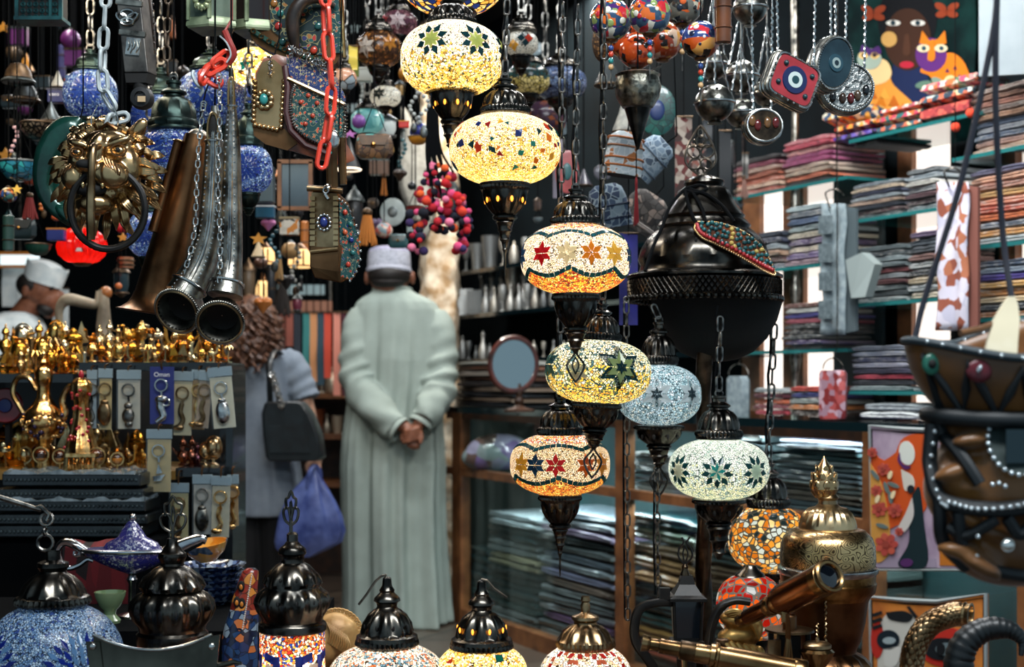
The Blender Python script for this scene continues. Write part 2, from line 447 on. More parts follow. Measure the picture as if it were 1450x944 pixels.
# stone pillar behind the man, with a rough white bracket above
def rough_column(name,x0,x1,y0,y1,Y,depth,m,parent=None,lean=0,amp=.012,n=40):
    r=random.Random(3);rings=[]
    for i in range(n+1):
        t=i/n;py=y0+(y1-y0)*t;ring=[]
        a,b=W(x0+lean*t,py,Y),W(x1+lean*t,py,Y)
        for j in range(16):
            th=2*PI*j/16;sx=math.copysign(abs(math.cos(th))**.45,math.cos(th));sy=math.copysign(abs(math.sin(th))**.45,math.sin(th))
            ring.append(((a.x+b.x)/2+(b.x-a.x)/2*sx+r.uniform(-amp,amp),Y+depth/2+depth/2*sy+r.uniform(-amp,amp),a.z+r.uniform(-amp,amp)*(0<i<n)))
        rings.append(ring)
    o=obj(name,MB().loft(rings),m,parent);s=o.modifiers.new('s','SUBSURF');s.levels=s.render_levels=1
    t=bpy.data.textures.new('t','CLOUDS');t.noise_scale=.05
    d=o.modifiers.new('d','DISPLACE');d.texture=t;d.strength=.06;d.mid_level=.5
    return o
pil=rough_column('pillar',594,648,20,851.5,7.3,.2,PLASTER);pil['kind']='structure'
br=obj('trim_1',MB().loft([[W(px+dx,py,7.2+dy) for dx,dy in ((-w,0),(w,0),(w,.16),(-w,.16))] for px,py,w in ((598,345,6),(600,315,16),(596,285,28),(592,255,34),(588,225,26),(586,195,16),(574,165,8),(570,150,4))]),mat('white_plaster','#83827a',.9,0,'#a6a59c',30,.3),None)
br['kind']='structure';br.modifiers.new('s','SUBSURF').render_levels=2

# glass shelves of the oblique wall
glass_edge=mat('teal_glass','#2f7f80',.08,0,trans=.35,coat=.5)
def gshelf(px0,px1,z,label,thick=.012,depth=.30):
    p,q=WL(px0,A_SHELF),WL(px1,A_SHELF)
    c=(p+q)/2;c.z=z
    o=obj('glass_shelf',MB().prism([Vector((p.x,p.y,z-thick))-c,Vector((q.x,q.y,z-thick))-c,Vector((q.x,q.y,z-thick))-c-WN*depth,Vector((p.x,p.y,z-thick))-c-WN*depth],(0,0,thick)),glass_edge,None,False,loc=c)
    return tag(o,label,'shelf','glass shelves of the textile wall')
SHELVES={
 'B1a':gshelf(1030,1200,1.81,'teal-edged glass shelf under the rose pink scarf stack'),
 'B1b':gshelf(1020,1200,1.53,'teal-edged glass shelf under the pale blue and cream scarf stack'),
 'B1c':gshelf(1020,1200,1.24,'teal-edged glass shelf behind the dangling dome lamp chain, second lowest of its bay'),
 'B2a':gshelf(1202,1388,1.925,'teal-edged glass shelf carrying the floral purses, highest of all'),
 'B2b':gshelf(1202,1346,1.66,'teal-edged glass shelf under blue striped scarves, left of the hanging floral scarf'),
 'B2c':gshelf(1202,1346,1.385,'teal-edged glass shelf under the dark grey checked scarves'),
 'B2d':gshelf(1202,1346,1.10,'teal-edged glass shelf under blue and pink scarves above the white bundle'),
 'B3a':gshelf(1348,1500,1.80,'glass shelf under the big brown and grey stack at the upper corner'),
 'B3b':gshelf(1348,1500,1.53,'glass shelf under the orange and red stack behind the black cords'),
 'B3c':gshelf(1348,1500,1.315,'glass shelf under the lowest stack behind the padded brown bag'),
}
# shelf uprights (turned metal posts) seen between the stacks
for px,lab in ((1126,'turned steel shelf post left of the blue grey hanging scarf'),):
    p=WL(px,A_SHELF+.05);mb=MB()
    zs=[0,.2,.4,.6,.8,.99,1.05,1.1,1.16,1.2,1.3,1.4,1.45,1.5,1.6,1.7,1.9,2.2,CEIL]
    mb.lathe([(.012+(.008 if i % 3== 0 else 0),z) for i,z in enumerate(zs)],12)
    o=obj('shelf_post',mb,SILVER);o.location=(p.x,p.y,0);tag(o,lab,'post')

# glazed wooden counter in front of the shelves
cnt=thing('display_counter','glass-fronted wooden shop counter stacked inside with wrapped shawls','counter',WL(1000,A_CNT))
cl=cnt.location.copy()
def cpart(name,mb,m,smooth=False,**k):
    mb.v=[tuple(Vector(v)-cl) for v in mb.v];return obj(name,mb,m,cnt,smooth,**k)
N=NT('clear_pane');g=N.n('ShaderNodeBsdfGlossy');g.inputs['Roughness'].default_value=.02;t=N.n('ShaderNodeBsdfTransparent');t.inputs[0].default_value=(.93,.97,.965,1)
mx=N.n('ShaderNodeMixShader');mx.inputs[0].default_value=.07;N.l(t.outputs[0],mx.inputs[1]);N.l(g.outputs[0],mx.inputs[2]);N.l(mx.outputs[0],N.out.inputs[0]);PANE=N.m
cpart('counter_top',slabw(MB(),632,1480,A_CNT-.03,.36,.99,1.01),PANE)
cpart('top_edge',slabw(MB(),632,1480,A_CNT-.034,.006,.985,1.012),mat('dark_glass_edge','#0c1c20',.12,0,coat=.5))
for z,pw in ((.945,6),(.68,10)):   # unseen fills added behind the rails to light the shawls
    p=(WL(660,A_CNT)+WL(1430,A_CNT))/2-WN*.06;area('counter_fill_light',(p.x,p.y,z),(math.radians(30),0,math.atan2(-.8908,.4543)),2.6,.02,pw,(.85,.97,1))
cpart('rail',slabw(MB(),632,1480,A_CNT,.04,.69,.725),WOOD)
cpart('rail',slabw(MB(),632,1480,A_CNT,.04,.955,.985),DARKWOOD)
cpart('plinth',slabw(MB(),632,1480,A_CNT,.06,0,.07),WOOD)
cpart('back_panel',slabw(MB(),632,1480,A_CNT+.37,.02,0,.98),mat('teal_backing','#0d2a2e',.7,0,'#16393c',5))
cpart('bottom_board',slabw(MB(),632,1480,A_CNT+.045,.33,.03,.06),DARKWOOD)
cpart('inner_shelf',slabw(MB(),632,1480,A_CNT+.045,.32,.70,.72),PANE)
for px in (640,871,1221,1440):
    cpart('post',slabw(MB(),px,px+(12 if px<1000 else 16),A_CNT-.005,.05,.0,.985),WOOD)

for a,b in ((653,870),(884,1220),(1238,1439)):
    cpart('glass_pane',slabw(MB(),a,b,A_CNT+.012,.004,.07,.69),PANE)
    cpart('glass_pane',slabw(MB(),a,b,A_CNT+.012,.004,.725,.955),PANE)
sheet=obj('pale_sheet',MB().prism([Vector((0,0,0)),Vector((.22,-.06,0)),Vector((.22,-.06,.6)),Vector((0,0,.6))],(.01,.012,0)),mat('pale_blue_grey','#8a979e',.6,0,'#a3aeb4',5),None,False,loc=W(1386,108,3.95));tag(sheet,'pale blue-grey sheet hanging at the top right corner behind the black cords','sheet');obj('hanging_rod',MB().tube([(.01,0,.59),(.01,0,CEIL-sheet.location.z)],.006,6).tube([(.2,-.05,.59),(.2,-.05,CEIL-sheet.location.z)],.006,6),STEEL,sheet)
# ================================================================ mosaic lamps
CAPN=[(.30,1.0),(.30,.95),(.24,.93),(.24,.86),(.36,.83),(.50,.78),(.50,.745),(.40,.72),(.42,.68),(.60,.62,.04,12),(.74,.52,.06,12),(.83,.40,.06,12),(.87,.27,.04,12),(.88,.22),(.97,.20),(.99,.17,.03,36),(1.01,.11,.045,36),(.98,.06,.03,36),(1.0,.04),(1.0,0),(.9,-.02)]
CUPN=[(.85,.02),(1.0,0),(1.0,-.05),(.97,-.07,.03,36),(.98,-.11,.045,36),(.97,-.15,.03,36),(.93,-.18),(.90,-.24),(.88,-.34,.04,10),(.80,-.5,.06,10),(.68,-.66,.06,10),(.52,-.8,.04,10),(.44,-.86),(.5,-.9),(.5,-.95),(.42,-1.0)]
class Globe:
    def __init__(s,rx,ry,p=2.5,open_=.42):s.rx,s.ry,s.p=rx,ry,p
    def r(s,z):return s.rx*max(0.,1-abs(z/s.ry)**s.p)**(1/2.1)
    def prof(s,t0,t1,n=22):
        return [(s.r(z),z) for z in (s.ry*math.sin(t0+(t1-t0)*i/n) for i in range(n+1))]
    def at(s,lon,z,out=0.):
        r=s.r(z);e=.02*s.ry;dr=(s.r(min(z+e,.999*s.ry))-s.r(max(z-e,-.999*s.ry)))/(2*e);nl=math.hypot(1,dr)
        r2=r+out/nl;z2=z-out*dr/nl
        return Vector((r2*math.sin(lon),-r2*math.cos(lon),z2))
    def uv(s,lon0,z0,u,v,out=0.):
        sl=s.r(z0);e=.03*s.ry;dr=(s.r(z0+e)-s.r(z0-e))/(2*e);z=z0+v/math.hypot(1,dr)
        z=max(-.93*s.ry,min(.93*s.ry,z));return s.at(lon0+u/max(s.r(z),.3*s.rx),z,out)
def tile(par,G,k,lon,z,poly,h,proud=1.1):
    a=[G.uv(lon,z,u,v,proud)*k for u,v in poly];b=[G.uv(lon,z,u*1.03,v*1.03,-.8)*k for u,v in poly];n=len(poly)
    mb=MB();mb.v=[tuple(p) for p in a+b];mb.f=[tuple(range(n))]+[(i,n+i,n+(i+1) % n,(i+1) % n) for i in range(n)]
    return obj('mosaic_tile',mb,tileglass(h),par,False)
def pol(r,a):return (r*math.sin(a),r*math.cos(a))
def star(par,G,k,lon,z,R,h,n=6,hin=None,hin2=None,rot=0.,proud=1.1):
    for i in range(n):
        a=2*PI*i/n+rot;b=PI/n;m=R*.5/math.cos(b)*.94
        if hin:   # inner star plus outer ring of diamonds
            tile(par,G,k,lon,z,[(0,0),pol(R*.33,a-b*.95),pol(R*.55,a),pol(R*.33,a+b*.95)],hin if i % 2 or not hin2 else hin2)
            a2=a+b;tile(par,G,k,lon,z,[pol(R*.42,a2),pol(R*.66,a2-b*.78),pol(R,a2),pol(R*.66,a2+b*.78)],h)
        else:
            q=.06*R;c=pol(q,a);tile(par,G,k,lon,z,[c,pol(m,a-b*.93),pol(R,a),pol(m,a+b*.93)],h,proud)
def swag(par,G,k,zf,n,h,lon0=-1.7,lon1=1.7,ht=6.):
    for i in range(n):
        l=lon0+(lon1-lon0)*i/(n-1);z=zf(l);dl=(lon1-lon0)/(n-1);s=(zf(l+.02)-zf(l-.02))/.04
        w=dl*.44*G.r(z);dz=s*dl*.44
        tile(par,G,k,l,z,[(-w,-dz-ht/2),(w,dz-ht/2),(w,dz+ht/2),(-w,-dz+ht/2)],h,.7)
def pierced(par,k,zc,n,rfun,size,m,R=None):
    """solid eyes set round a dome; their colour stands for hole shade or glow"""
    for i in range(n):
        a=2*PI*(i+.5)/n;r=rfun
        c=Vector((r*math.sin(a),-r*math.cos(a),zc))
        Rm=Matrix.Rotation(a,3,'Z') @ Matrix.Rotation(PI/2,3,'X')
        c=Rm.to_3x3() @ Vector((0,0,0))+c
        if R:c=R @ c;Rm=R @ Rm
        mb=MB().ell(c*k,(size*.62*k,size*1.25*k,size*.34*k),8,4,Rm);obj('painted_opening',mb,m,par)
HOLE=mat('dark_opening','#050403',.8)  # black also put on solid shapes for the shade inside openings
def bulb(par,loc,power,col,r=.012):
    l=bpy.data.lights.new('bulb','POINT');l.energy=power;l.color=col;l.shadow_soft_size=r
    o=bpy.data.objects.new('bulb',l);COL.objects.link(o);o.parent=par;o.location=loc
    return o
WARM=(1,.93,.8)
TAIL_SPIKE=[(.42,-1.0),(.46,-1.06),(.40,-1.1),(.34,-1.2),(.36,-1.28),(.28,-1.32),(.24,-1.45),(.27,-1.5),(.18,-1.55),(.12,-1.7),(.15,-1.74),(.08,-1.8),(.05,-2.0),(.075,-2.1),(.045,-2.3),(.02,-2.45)]
TAIL_SHORT=[(.42,-1.0),(.46,-1.06),(.40,-1.1),(.34,-1.25),(.38,-1.32),(.28,-1.38),(.22,-1.55),(.26,-1.6),(.15,-1.66),(.08,-1.76)]
def pendant_ornament(par,k,top,L,w):
    mb=MB();z=top.z
    def P(pts,r=1.5):mb.tube([top+Vector((x*k,0,y*k)) for x,y in bezp(pts)],r*k,6)
    P([(0,0),(-w*.3,-L*.15),(-w*.95,-L*.45),(-w*.5,-L*.8),(0,-L)]);P([(0,0),(w*.3,-L*.15),(w*.95,-L*.45),(w*.5,-L*.8),(0,-L)])
    P([(0,-L*.18),(-w*.35,-L*.45),(0,-L*.75)],1.1);P([(0,-L*.18),(w*.35,-L*.45),(0,-L*.75)],1.1)
    mb.ell(top+Vector((0,0,-L*k)),1.8*k,8,5)
    obj('ornament',mb,BRONZE,par)
def bezp(pts,n=14):return [(v.x,v.y) for v in bez([(a,b,0) for a,b in pts],n)]
def hanging(cx,cy,rx,ry,Y,label,m,cap=None,cup=None,tail='spike',chain_x=None,chain_top=-14,power=.6,metal=None,tilt=0.,p=2.5,holes=None,capn=12,cord=True,group='hanging mosaic globe lamps',link=(25,11,1.7),col=WARM,detailed=True,wire_to=None):
    fr=Fr(cx,cy,Y);k=fr.k;t=thing('mosaic_lamp',label,'lamp',fr,group);metal=metal or BRONZE
    if tilt:t.rotation_euler[1]=tilt
    G=Globe(rx,ry,p)
    cw,cy0,cy1=cap;uw,uy0,uy1,uend=cup     # cap: base half-width, base y, top y; cup: half-width, rim y, bottom y, tail end y
    g=obj('globe',MB().lathe(G.prof(-1.25,1.25),40,k=k,cap=False),m,t)
    zb,ch=cy-cy0,cy0-cy1
    cp=obj('cap',MB().lathe([(r*cw,z*ch+zb,*q) for r,z,*q in CAPN],144 if detailed else 24,k=k),metal,t)
    if detailed:pierced(cp,k,zb+.4*ch,8,cw*.84,max(2.2,cw*.085),HOLE)
    zu,uh=cy-uy0,uy1-uy0
    c2=obj('cup',MB().lathe([(r*uw,z*uh+zu,*q) for r,z,*q in CUPN],144 if detailed else 24,k=k),metal,t)
    if detailed:pierced(c2,k,zu-.46*uh,9,uw*.80,max(2.6,uw*.11),holes or HOLE)
    tp=TAIL_SPIKE if tail== 'spike' else TAIL_SHORT;z0,z1=-1.,tp[-1][1];tl=uend-uy1
    tl_o=obj('tail',MB().lathe([(r*uw*(.8 if tail== 'spike' else 1),zu-uh-(z0-z)/(z0-z1)*tl) for r,z in tp],16,k=k),metal,t)
    if tail== 'ornament':pendant_ornament(t,k,fr.p(cx,uend-2),42,13)
    if power:bulb(t,(0,0,0),power,col)
    if chain_top is not None:
        x0=chain_x if chain_x is not None else cx;Rinv=Matrix.Rotation(-tilt,3,'Y')
        topc=fr.p(cx,cy1);a=Rinv @ fr.p(x0,chain_top-(cy1-cy1));
        if tilt:topc=fr.p(cx,cy1)
        c=obj('chain',MB().ring(topc+Vector((0,0,3*k)),5*k,1.6*k,14,6,Matrix.Rotation(PI/2,3,'X')),STEEL,t)
        chain(c,[topc+Vector((0,0,6*k)),a],link[0]*k,link[1]*k,link[2]*k,STEEL)
        up=Rinv @ Vector((a_w.x,0,CEIL-fr.loc.z)) if (a_w := fr.p(x0,chain_top)) is not None else None
        mb=MB()
        if wire_to is None:mb.tube([a,up],1.2*k,6)
        if cord:
            pts=[topc+Vector((-1*k,1.5*k,-4*k))]
            n=9
            for i in range(1,n):f=i/n;pts.append(topc.lerp(a,f)+Vector(((-4+1.5*math.sin(i*2.2))*k,3*k,0)))
            pts.append(a+Vector((-3*k,3*k,0)))
            if wire_to is None:pts.append(up+Vector((-3*k,3*k,0)))
            mb.tube(pts,2.0*k,6)
        if mb.v:obj('cord',mb,BLACK,t)
    return t,g,G,k

CREAM=[('#fff3da',5),('#f6dfb0',3),('#ffe9c0',3),('#d9b878',1)]
GOLDC=[('#f5c35a',4),('#e8a93c',3),('#ffdf9a',3),('#b87a24',2),('#7a5a2a',1)]
# 1: topmost, only its coloured underside in view
m1=mosaic('mosaic_blue_orange',[('#1c2f6e',3),('#e07a1f',2),('#ffd98a',4),('#f3b24a',3),('#12383d',1)],scale=95,edge=.07)
hanging(641,-42,78,64,2.15,'globe lamp of blue and orange chips cropped by the top edge',m1,(34,-95,-140),(34,16,50,70),'short',chain_top=-160,power=.35,detailed=False,cord=False)
# 2: teal and green stars on a cream globe
m2=mosaic('mosaic_cream_gold',[('#fbf3e4',6),('#f3e6cc',3),('#ead6b0',2)],[('#f0c463',4),('#d79c35',3),('#ffe2a0',3),('#8a6a32',1),('#3a4a3a',1)],-.012,.05,330,.07)
t,g,G,k=hanging(640,84,73,53,2.0,'cream mosaic globe lamp with two dark teal and green stars',m2,(34,35,-6),(33,125,176,214),'short',chain_top=-15,power=.52,holes=SLOT_GLOW)
for lon in (-1.72,-.92+.55,.53,1.45):star(g,G,k,lon,13,24,'#0e3038',8,'#b9c46a')
# 3: scattered shards
m3=mosaic('mosaic_crackle_gold',[('#fff1d6',5),('#ffe6b6',3),('#f7d79a',2)],[('#f6cc72',4),('#efb84e',3),('#ffe6ae',4),('#b98a3a',1)],-.008,.06,420,.1,grout='#6a5228')
t,g,G,k=hanging(715,212,79,51,1.95,'creamy crackle glass globe lamp with scattered coloured shards',m3,(35,162,112),(36,260,312,392),'spike',chain_x=719,power=.56,holes=SLOT_GLOW)
r3=random.Random(5)
for i in range(44):
    lon=r3.uniform(-1.5,1.5);z=r3.uniform(-34,34);n=r3.choice((3,4));s=r3.uniform(3.2,6.5);a0=r3.uniform(0,6)
    tile(g,G,k,lon,z,[pol(s*r3.uniform(.7,1.3),a0-2*PI*j/n) for j in range(n)][::-1],r3.choice(['#0e4f5c','#c23a1c','#1b2a6a','#d97a25','#12323a','#e9b23c','#8a1f24','#1f6a6a']))
# 4: six-pointed stars and teal swags
top4=[('#fff0da',6),('#f3e0c0',4),('#e5cda6',2),('#ffffff',1)]
bot4=[('#e2701f',3),('#f2b12f',3),('#b5301a',2),('#f7d277',2),('#7a1c14',1)]
multi=[('#f3e3cf',4),('#d24a2a',2),('#2f5f8a',1),('#e7b04a',2),('#c98a7a',1)]
m4=mosaic('mosaic_stars_white',top4,bot4,-.018,.001,380,.1,grout='#4a3c28',swag=(7,.011,.55),cap=(.037,multi))
def starlamp(t,g,G,k,lons,cols,z,R,low,upp,n=6):
    for lon,c in zip(lons,cols):star(g,G,k,lon,z,R,c,n)
    swag(g,G,k,low,30,'#174a57',ht=6.5);swag(g,G,k,upp,26,'#174a57',-1.6,1.6,6.)
t,g,G,k=hanging(815,367,78,51,1.92,'white crackle globe lamp with red, orange and yellow stars, highest of its pair',m4,(35,318,268),(34,416,470,500),'ornament',chain_x=819,power=.5)
starlamp(t,g,G,k,(-1.35,-.69,-.2,.24,.72,1.3),('#16385a','#c3141c','#f6e2b0','#e0841a','#f2c04a','#16385a'),3,17,
         lambda l:-21-10*abs(math.sin(3.5*l+.55))+4,lambda l:30+7*abs(math.sin(3.5*l+.55+PI/2))-3)
# 5: big teal star on a gold leafy globe
m5=mosaic('mosaic_leaf_gold',[('#dfe6d6',4),('#f6e6bf',4),('#c7d0c0',2),('#40606a',1.2),('#f7d996',2)],[('#f0c34e',5),('#e6ad38',3),('#ffe39a',3),('#5f6a3c',1),('#c78a26',2)],-.006,.05,250,.11,grout='#243a3a')
t,g,G,k=hanging(847,526,75,47,2.03,'golden leaf-patterned globe lamp with one large dark teal star',m5,(30,482,430),(36,570,612,636),'ornament',chain_x=856,power=.5,tilt=.06)
star(g,G,k,.37,7,34,'#0e2f36',6);star(g,G,k,.37,7,22,'#a8b878',6,proud=1.9);star(g,G,k,.37,7,9,'#12363c',6,proud=2.6);star(g,G,k,-1.3,6,26,'#3c6a72',6);star(g,G,k,-.45,-2,17,'#d9cfae',6)
# 6: second star lamp lower down
m6=mosaic('mosaic_stars_sand',[('#f7e2c6',5),('#ecd0a6',4),('#d9b98a',2)],[('#e9a53a',3),('#d4661d',3),('#f6d070',2),('#9a2a18',1)],-.017,.001,380,.1,grout='#4a3c28',swag=(6,.010,.2),cap=(.033,multi))
t,g,G,k=hanging(793,657,71,45,2.12,'sand-coloured globe lamp with navy and red stars, lowest on its chain',m6,(32,616,562),(31,700,748,816),'spike',chain_x=797,power=.4)
starlamp(t,g,G,k,(-.9,-.54,-.12,.5,.93),('#e9b13c','#16334f','#c31d22','#d9661f','#e6a030'),2,16,
         lambda l:-19-9*abs(math.sin(3*l+.2))+4,lambda l:26+6*abs(math.sin(3*l+.2+PI/2))-3)

# ---------------------------------------------------------------- floor lamp tree with a domed canopy
fl=Fr(997,900,2.5);k=fl.k;DX,DR=997,109
tree=thing('floor_lamp','tall bronze floor lamp with pierced dome canopy and twisted post','lamp',(fl.loc.x,fl.loc.y,0))
tz=fl.loc.z
def tp(x,y,d=0):v=fl.p(x,y,d);v.z+= tz;return v
def tl(name,prof,m,n=48,parent=None):return obj(name,MB().lathe([(r*k,(900-y)*k+tz,*q) for r,y,*q in prof],n),m,parent or tree)
dome=tl('dome',[(104,396),(96,390),(92,384),(90,376),(93,368,.01,16),(88,352,.012,16),(80,338,.012,16),(70,328),(64,324),(66,320),(62,314),(56,310),(58,306),(50,296),(44,288),(40,280,.015,16),(36,270,.015,16),(30,266),(27,264),(29,260),(28,256),(20,252),(8,248)],BRONZE,64)
pierced(dome,k,(900-348)+tz/k,12,86.5,3.2,HOLE);pierced(dome,k,(900-278)+tz/k,10,39.5,2.4,HOLE)
tl('brim_rim',[(104,398),(109,394,.006,90),(109,391,.006,90),(105,388)],BRONZE,180)
# pierced filigree band of crossing wires, with a scalloped lower edge
band=MB();nb=84
for i in range(nb):
    a0=2*PI*i/nb
    for s in (1,-1):
        band.tube([Vector((108*k*math.sin(a0+s*f*4*PI/nb),-108*k*math.cos(a0+s*f*4*PI/nb),(900-398-f*22)*k+tz)) for f in (0,.5,1)],.9*k,4)
obj('filigree_band',band,BRONZE,tree)
tl('band_backing',[(105,396),(105.5,420)],mat('blackened_metal','#0a0908',.5,.6),64)
sc=MB()
for i in range(72):
    a=2*PI*i/72;sc.ell(Vector((108*k*math.sin(a),-108*k*math.cos(a),(900-424)*k+tz)),(4.2*k,4.2*k,4.6*k),7,5)
sc.ring((0,0,(900-420)*k+tz),108*k,1.4*k,64,5)
obj('scalloped_edge',sc,BRONZE,tree)
# filigree finial: loops of wire
fi=MB();
def wire(cx,cy,rx,ry,a=0.,r=1.6):fi.tube([tp(cx+rx*math.cos(t)*math.cos(a)-ry*math.sin(t)*math.sin(a),cy+rx*math.cos(t)*math.sin(a)+ry*math.sin(t)*math.cos(a)) for t in [2*PI*i/16 for i in range(16)]],r*k,5,True)
for cx,cy,rx,ry,a in ((982,215,10,8,.6),(1002,215,10,8,-.6),(984,232,9,7,-.6),(1000,232,9,7,.6),(992,200,7,8,0),(992,188,4,6,0),(982,203,5,5,0),(1002,203,5,5,0),(992,243,4,5,0)):wire(cx,cy,rx,ry,a)
fi.tube([tp(x,y) for x,y in bezp([(992,250),(972,232),(972,212),(983,190),(992,178),(1001,190),(1012,212),(1012,232),(992,250)],28)],1.7*k,6)
obj('finial',fi,BRONZEL,tree)
post=MB();rings=[]
for i in range(120):
    f=i/119;z=f*((900-260)*k+tz);rings.append([(k*11*(1+.16*math.cos(3*t-f*60))*math.sin(t),-k*11*(1+.16*math.cos(3*t-f*60))*math.cos(t),z) for t in [2*PI*j/18 for j in range(18)]])
obj('twisted_post',post.loft(rings),mat('brown_bronze','#2a2018',.35,1,'#5a4636',30),tree)
obj('foot',MB().lathe([(.16,0),(.16,.015),(.12,.03),(.05,.05),(.03,.1),(.02,.14)],32),BRONZE,tree)
ar=MB()
for i in range(6):
    a=2*PI*i/6+.3;ar.tube([Vector((q*DR*k*math.sin(a),-q*DR*k*math.cos(a),(900-412+6*math.sin(q*PI))*k+tz)) for q in (0,.35,.7,1)],2*k,6)
obj('arm',ar,BRONZE,tree)
# dark velvet lining hanging low inside the canopy
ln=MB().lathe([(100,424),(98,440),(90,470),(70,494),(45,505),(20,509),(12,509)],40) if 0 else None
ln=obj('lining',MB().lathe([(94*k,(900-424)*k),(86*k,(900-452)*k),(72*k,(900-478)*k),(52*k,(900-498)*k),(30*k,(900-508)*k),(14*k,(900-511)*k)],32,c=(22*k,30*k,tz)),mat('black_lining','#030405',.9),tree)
def branch(cx,cy,rx,ry,label,m,cap,cup,chx,chy,Y,**kw):
    return hanging(cx,cy,rx,ry,Y,label,m,cap,cup,chain_x=chx,chain_top=chy,wire_to=0,group='lamps hung from the floor lamp canopy',**kw)
m7=mosaic('mosaic_mirror_ice',[('#dff0f2',5),('#b9d5da',4),('#8fb0b8',2),('#ffffff',2)],[('#c9dde0',4),('#8aa0a2',2),('#f6f2e2',3)],-.015,.05,260,.1,grout='#37484c',translucent=.55)
t,g,G,k7=branch(933,559,60,44,'icy white mirror-chip globe lamp behind the big teal star lamp',m7,(27,516,456),(36,602,634,662),925,432,2.42,tail='ornament',power=.22,col=(.85,.95,1))
for lon in (-.15,.75,-1.1):star(g,G,k7,lon,2,24,'#e8eeee',6);star(g,G,k7,lon,2,9,'#3a4a50',6,proud=1.9)
m8=mosaic('mosaic_ice_white',[('#eaf4ee',6),('#d2e2dc',3),('#ffffff',2),('#a9c2c0',1)],[('#f3efcf',4),('#d9dcae',3),('#86a0a0',2)],-.012,.05,320,.1,grout='#4a5a58')
t,g,G,k8=branch(1018,664,71,44,'white-green globe lamp with dark teal eight-pointed stars, on the thick canopy chain',m8,(33,621,560),(38,706,744,792),1020,432,2.37,tail='short',power=.42,col=(1,.95,.8))
for lon in (-1.05,-.18,.66,1.5):star(g,G,k8,lon,0,23,'#123a3e',9,'#cfe0c8' if lon>-.5 else '#e8e6cc','#1f8f8a' if-.5<lon<.3 else None)
m9=mosaic('mosaic_amber_ice',[('#f1a437',3),('#d57a1c',3),('#ffdf9a',3),('#d5e6ea',3),('#1b2a2e',2)],scale=105,edge=.09,grout='#4a4a44')
branch(1088,762,57,48,'amber and ice-blue globe lamp partly hidden by the brass pot',m9,(30,718,656),(34,808,840,866),1098,432,2.52,tail='short',power=.2)
m10=mosaic('mosaic_red_orange',[('#a81c10',4),('#e8641a',4),('#f2a03a',1.5),('#b8c4c8',1.5),('#7a1410',2)],scale=85,edge=.09,grout='#6a6a66')
LATER10=lambda:standing(1062,940,2.12,'red and orange globe lamp glowing between telescope and iron crook',[(9,800),(12,806),(20,812),(22,816)],(48,858,47),m10,power=.1)
# two loose chains falling from the canopy
for x0,y0,y1,lab,L in ((887,424,882,'thin dark chain hanging free from the canopy rim, beside the counter post',20),(930,664,850,'thin dark chain dangling below the icy white lamp',18)):
    f=Fr(x0,y0,2.42);c=obj('hanging_chain',MB().ring((0,0,0),4*f.k,1.2*f.k,10,5,Matrix.Rotation(PI/2,3,'X')),STEEL);c.location=f.loc;tag(c,lab,'chain')
    chain(c,[(0,0,-3*f.k),f.p(x0+2,y1)],L*f.k,10*f.k,1.5*f.k,STEEL)
    obj('cord',MB().tube([f.p(x0-3,y0,2),f.p(x0-4,(y0+y1)/2,2),f.p(x0-2,y1-8,2)],1.6*f.k,6),BLACK,c)
# beaded tongue-shaped amulet slung over the dome
fb=Fr(1040,350,2.375);k=fb.k;fb_p=fb.p;fb.p=lambda x,y,d=0:fb_p(x,y,d+(350-y)*.75+abs(x-1010)*.12)
am=thing('beaded_amulet','curved amulet of teal and yellow beads edged in red, slung over the dome','amulet',fb)
out=[(986,322),(990,312),(1000,311),(1020,312),(1040,318),(1060,328),(1078,345),(1088,365),(1094,390),(1080,386),(1062,374),(1040,360),(1015,346),(996,336)]
oc=bezp(out+[out[0]],60)[:-1]
obj('backing',MB().prism([fb.p(x,y,0) for x,y in oc],(0,9*k,0)),LEATHER,am)
edge=MB()
for x,y in bezp(out+[out[0]],110):edge.ell(fb.p(x,y,-1),1.7*k,6,4)
obj('gold_edging',edge,BRASSB,am)
rb=bezp([(989,318),(993,330),(1010,341),(1038,355),(1060,369),(1078,380),(1089,386)],27)
for x,y in rb:obj('red_bead',MB().ell(fb.p(x+1.5,y-3,-2.5),3.1*k,8,5),mat('coral_bead','#b0222a',.3,coat=.4),am)
r=random.Random(2);placed=[]
import itertools
def inside(x,y,poly):
    c=False
    for i in range(len(poly)):
        (x1,y1),(x2,y2)=poly[i-1],poly[i]
        if (y1>y) != (y2>y) and x<(x2-x1)*(y-y1)/(y2-y1)+x1:c=not c
    return c
for _ in range(4000):
    x,y=r.uniform(990,1094),r.uniform(312,388)
    if not inside(x,y,oc) or not inside(x,y+7,oc):continue
    if any((x-a)**2+(y-b)**2<33 for a,b in placed) or any((x-a)**2+(y-b)**2<34 for a,b in rb):continue
    placed.append((x,y));yel=(1035<x<1045) or (x>1066 and r.random()<.4)
    obj('yellow_bead' if yel else 'teal_bead',MB().ell(fb.p(x,y,-2.5),(3.4*k,2.6*k,3.1*k),8,5),mat('ivory_bead','#e2c065',.35,coat=.3) if yel else mat('turquoise_bead','#0f4a50',.35,coat=.3,col2='#1f6a6a'),am)
for pts in ([(992,316),(985,300),(980,275),(978,258)],[(1003,312),(1000,290),(992,270),(985,258)],[(978,258),(955,285),(940,320),(925,350),(912,385)],[(985,258),(1010,268),(1030,285),(1045,310)],[(978,258),(1000,252),(1010,258),(995,264),(978,260)]):
    obj('cord',MB().tube([fb.p(x,y,30-55*0) if 0 else fb.p(x,y,-2) for x,y in bezp(pts,16)],2.6*k,6),BLACK,am)

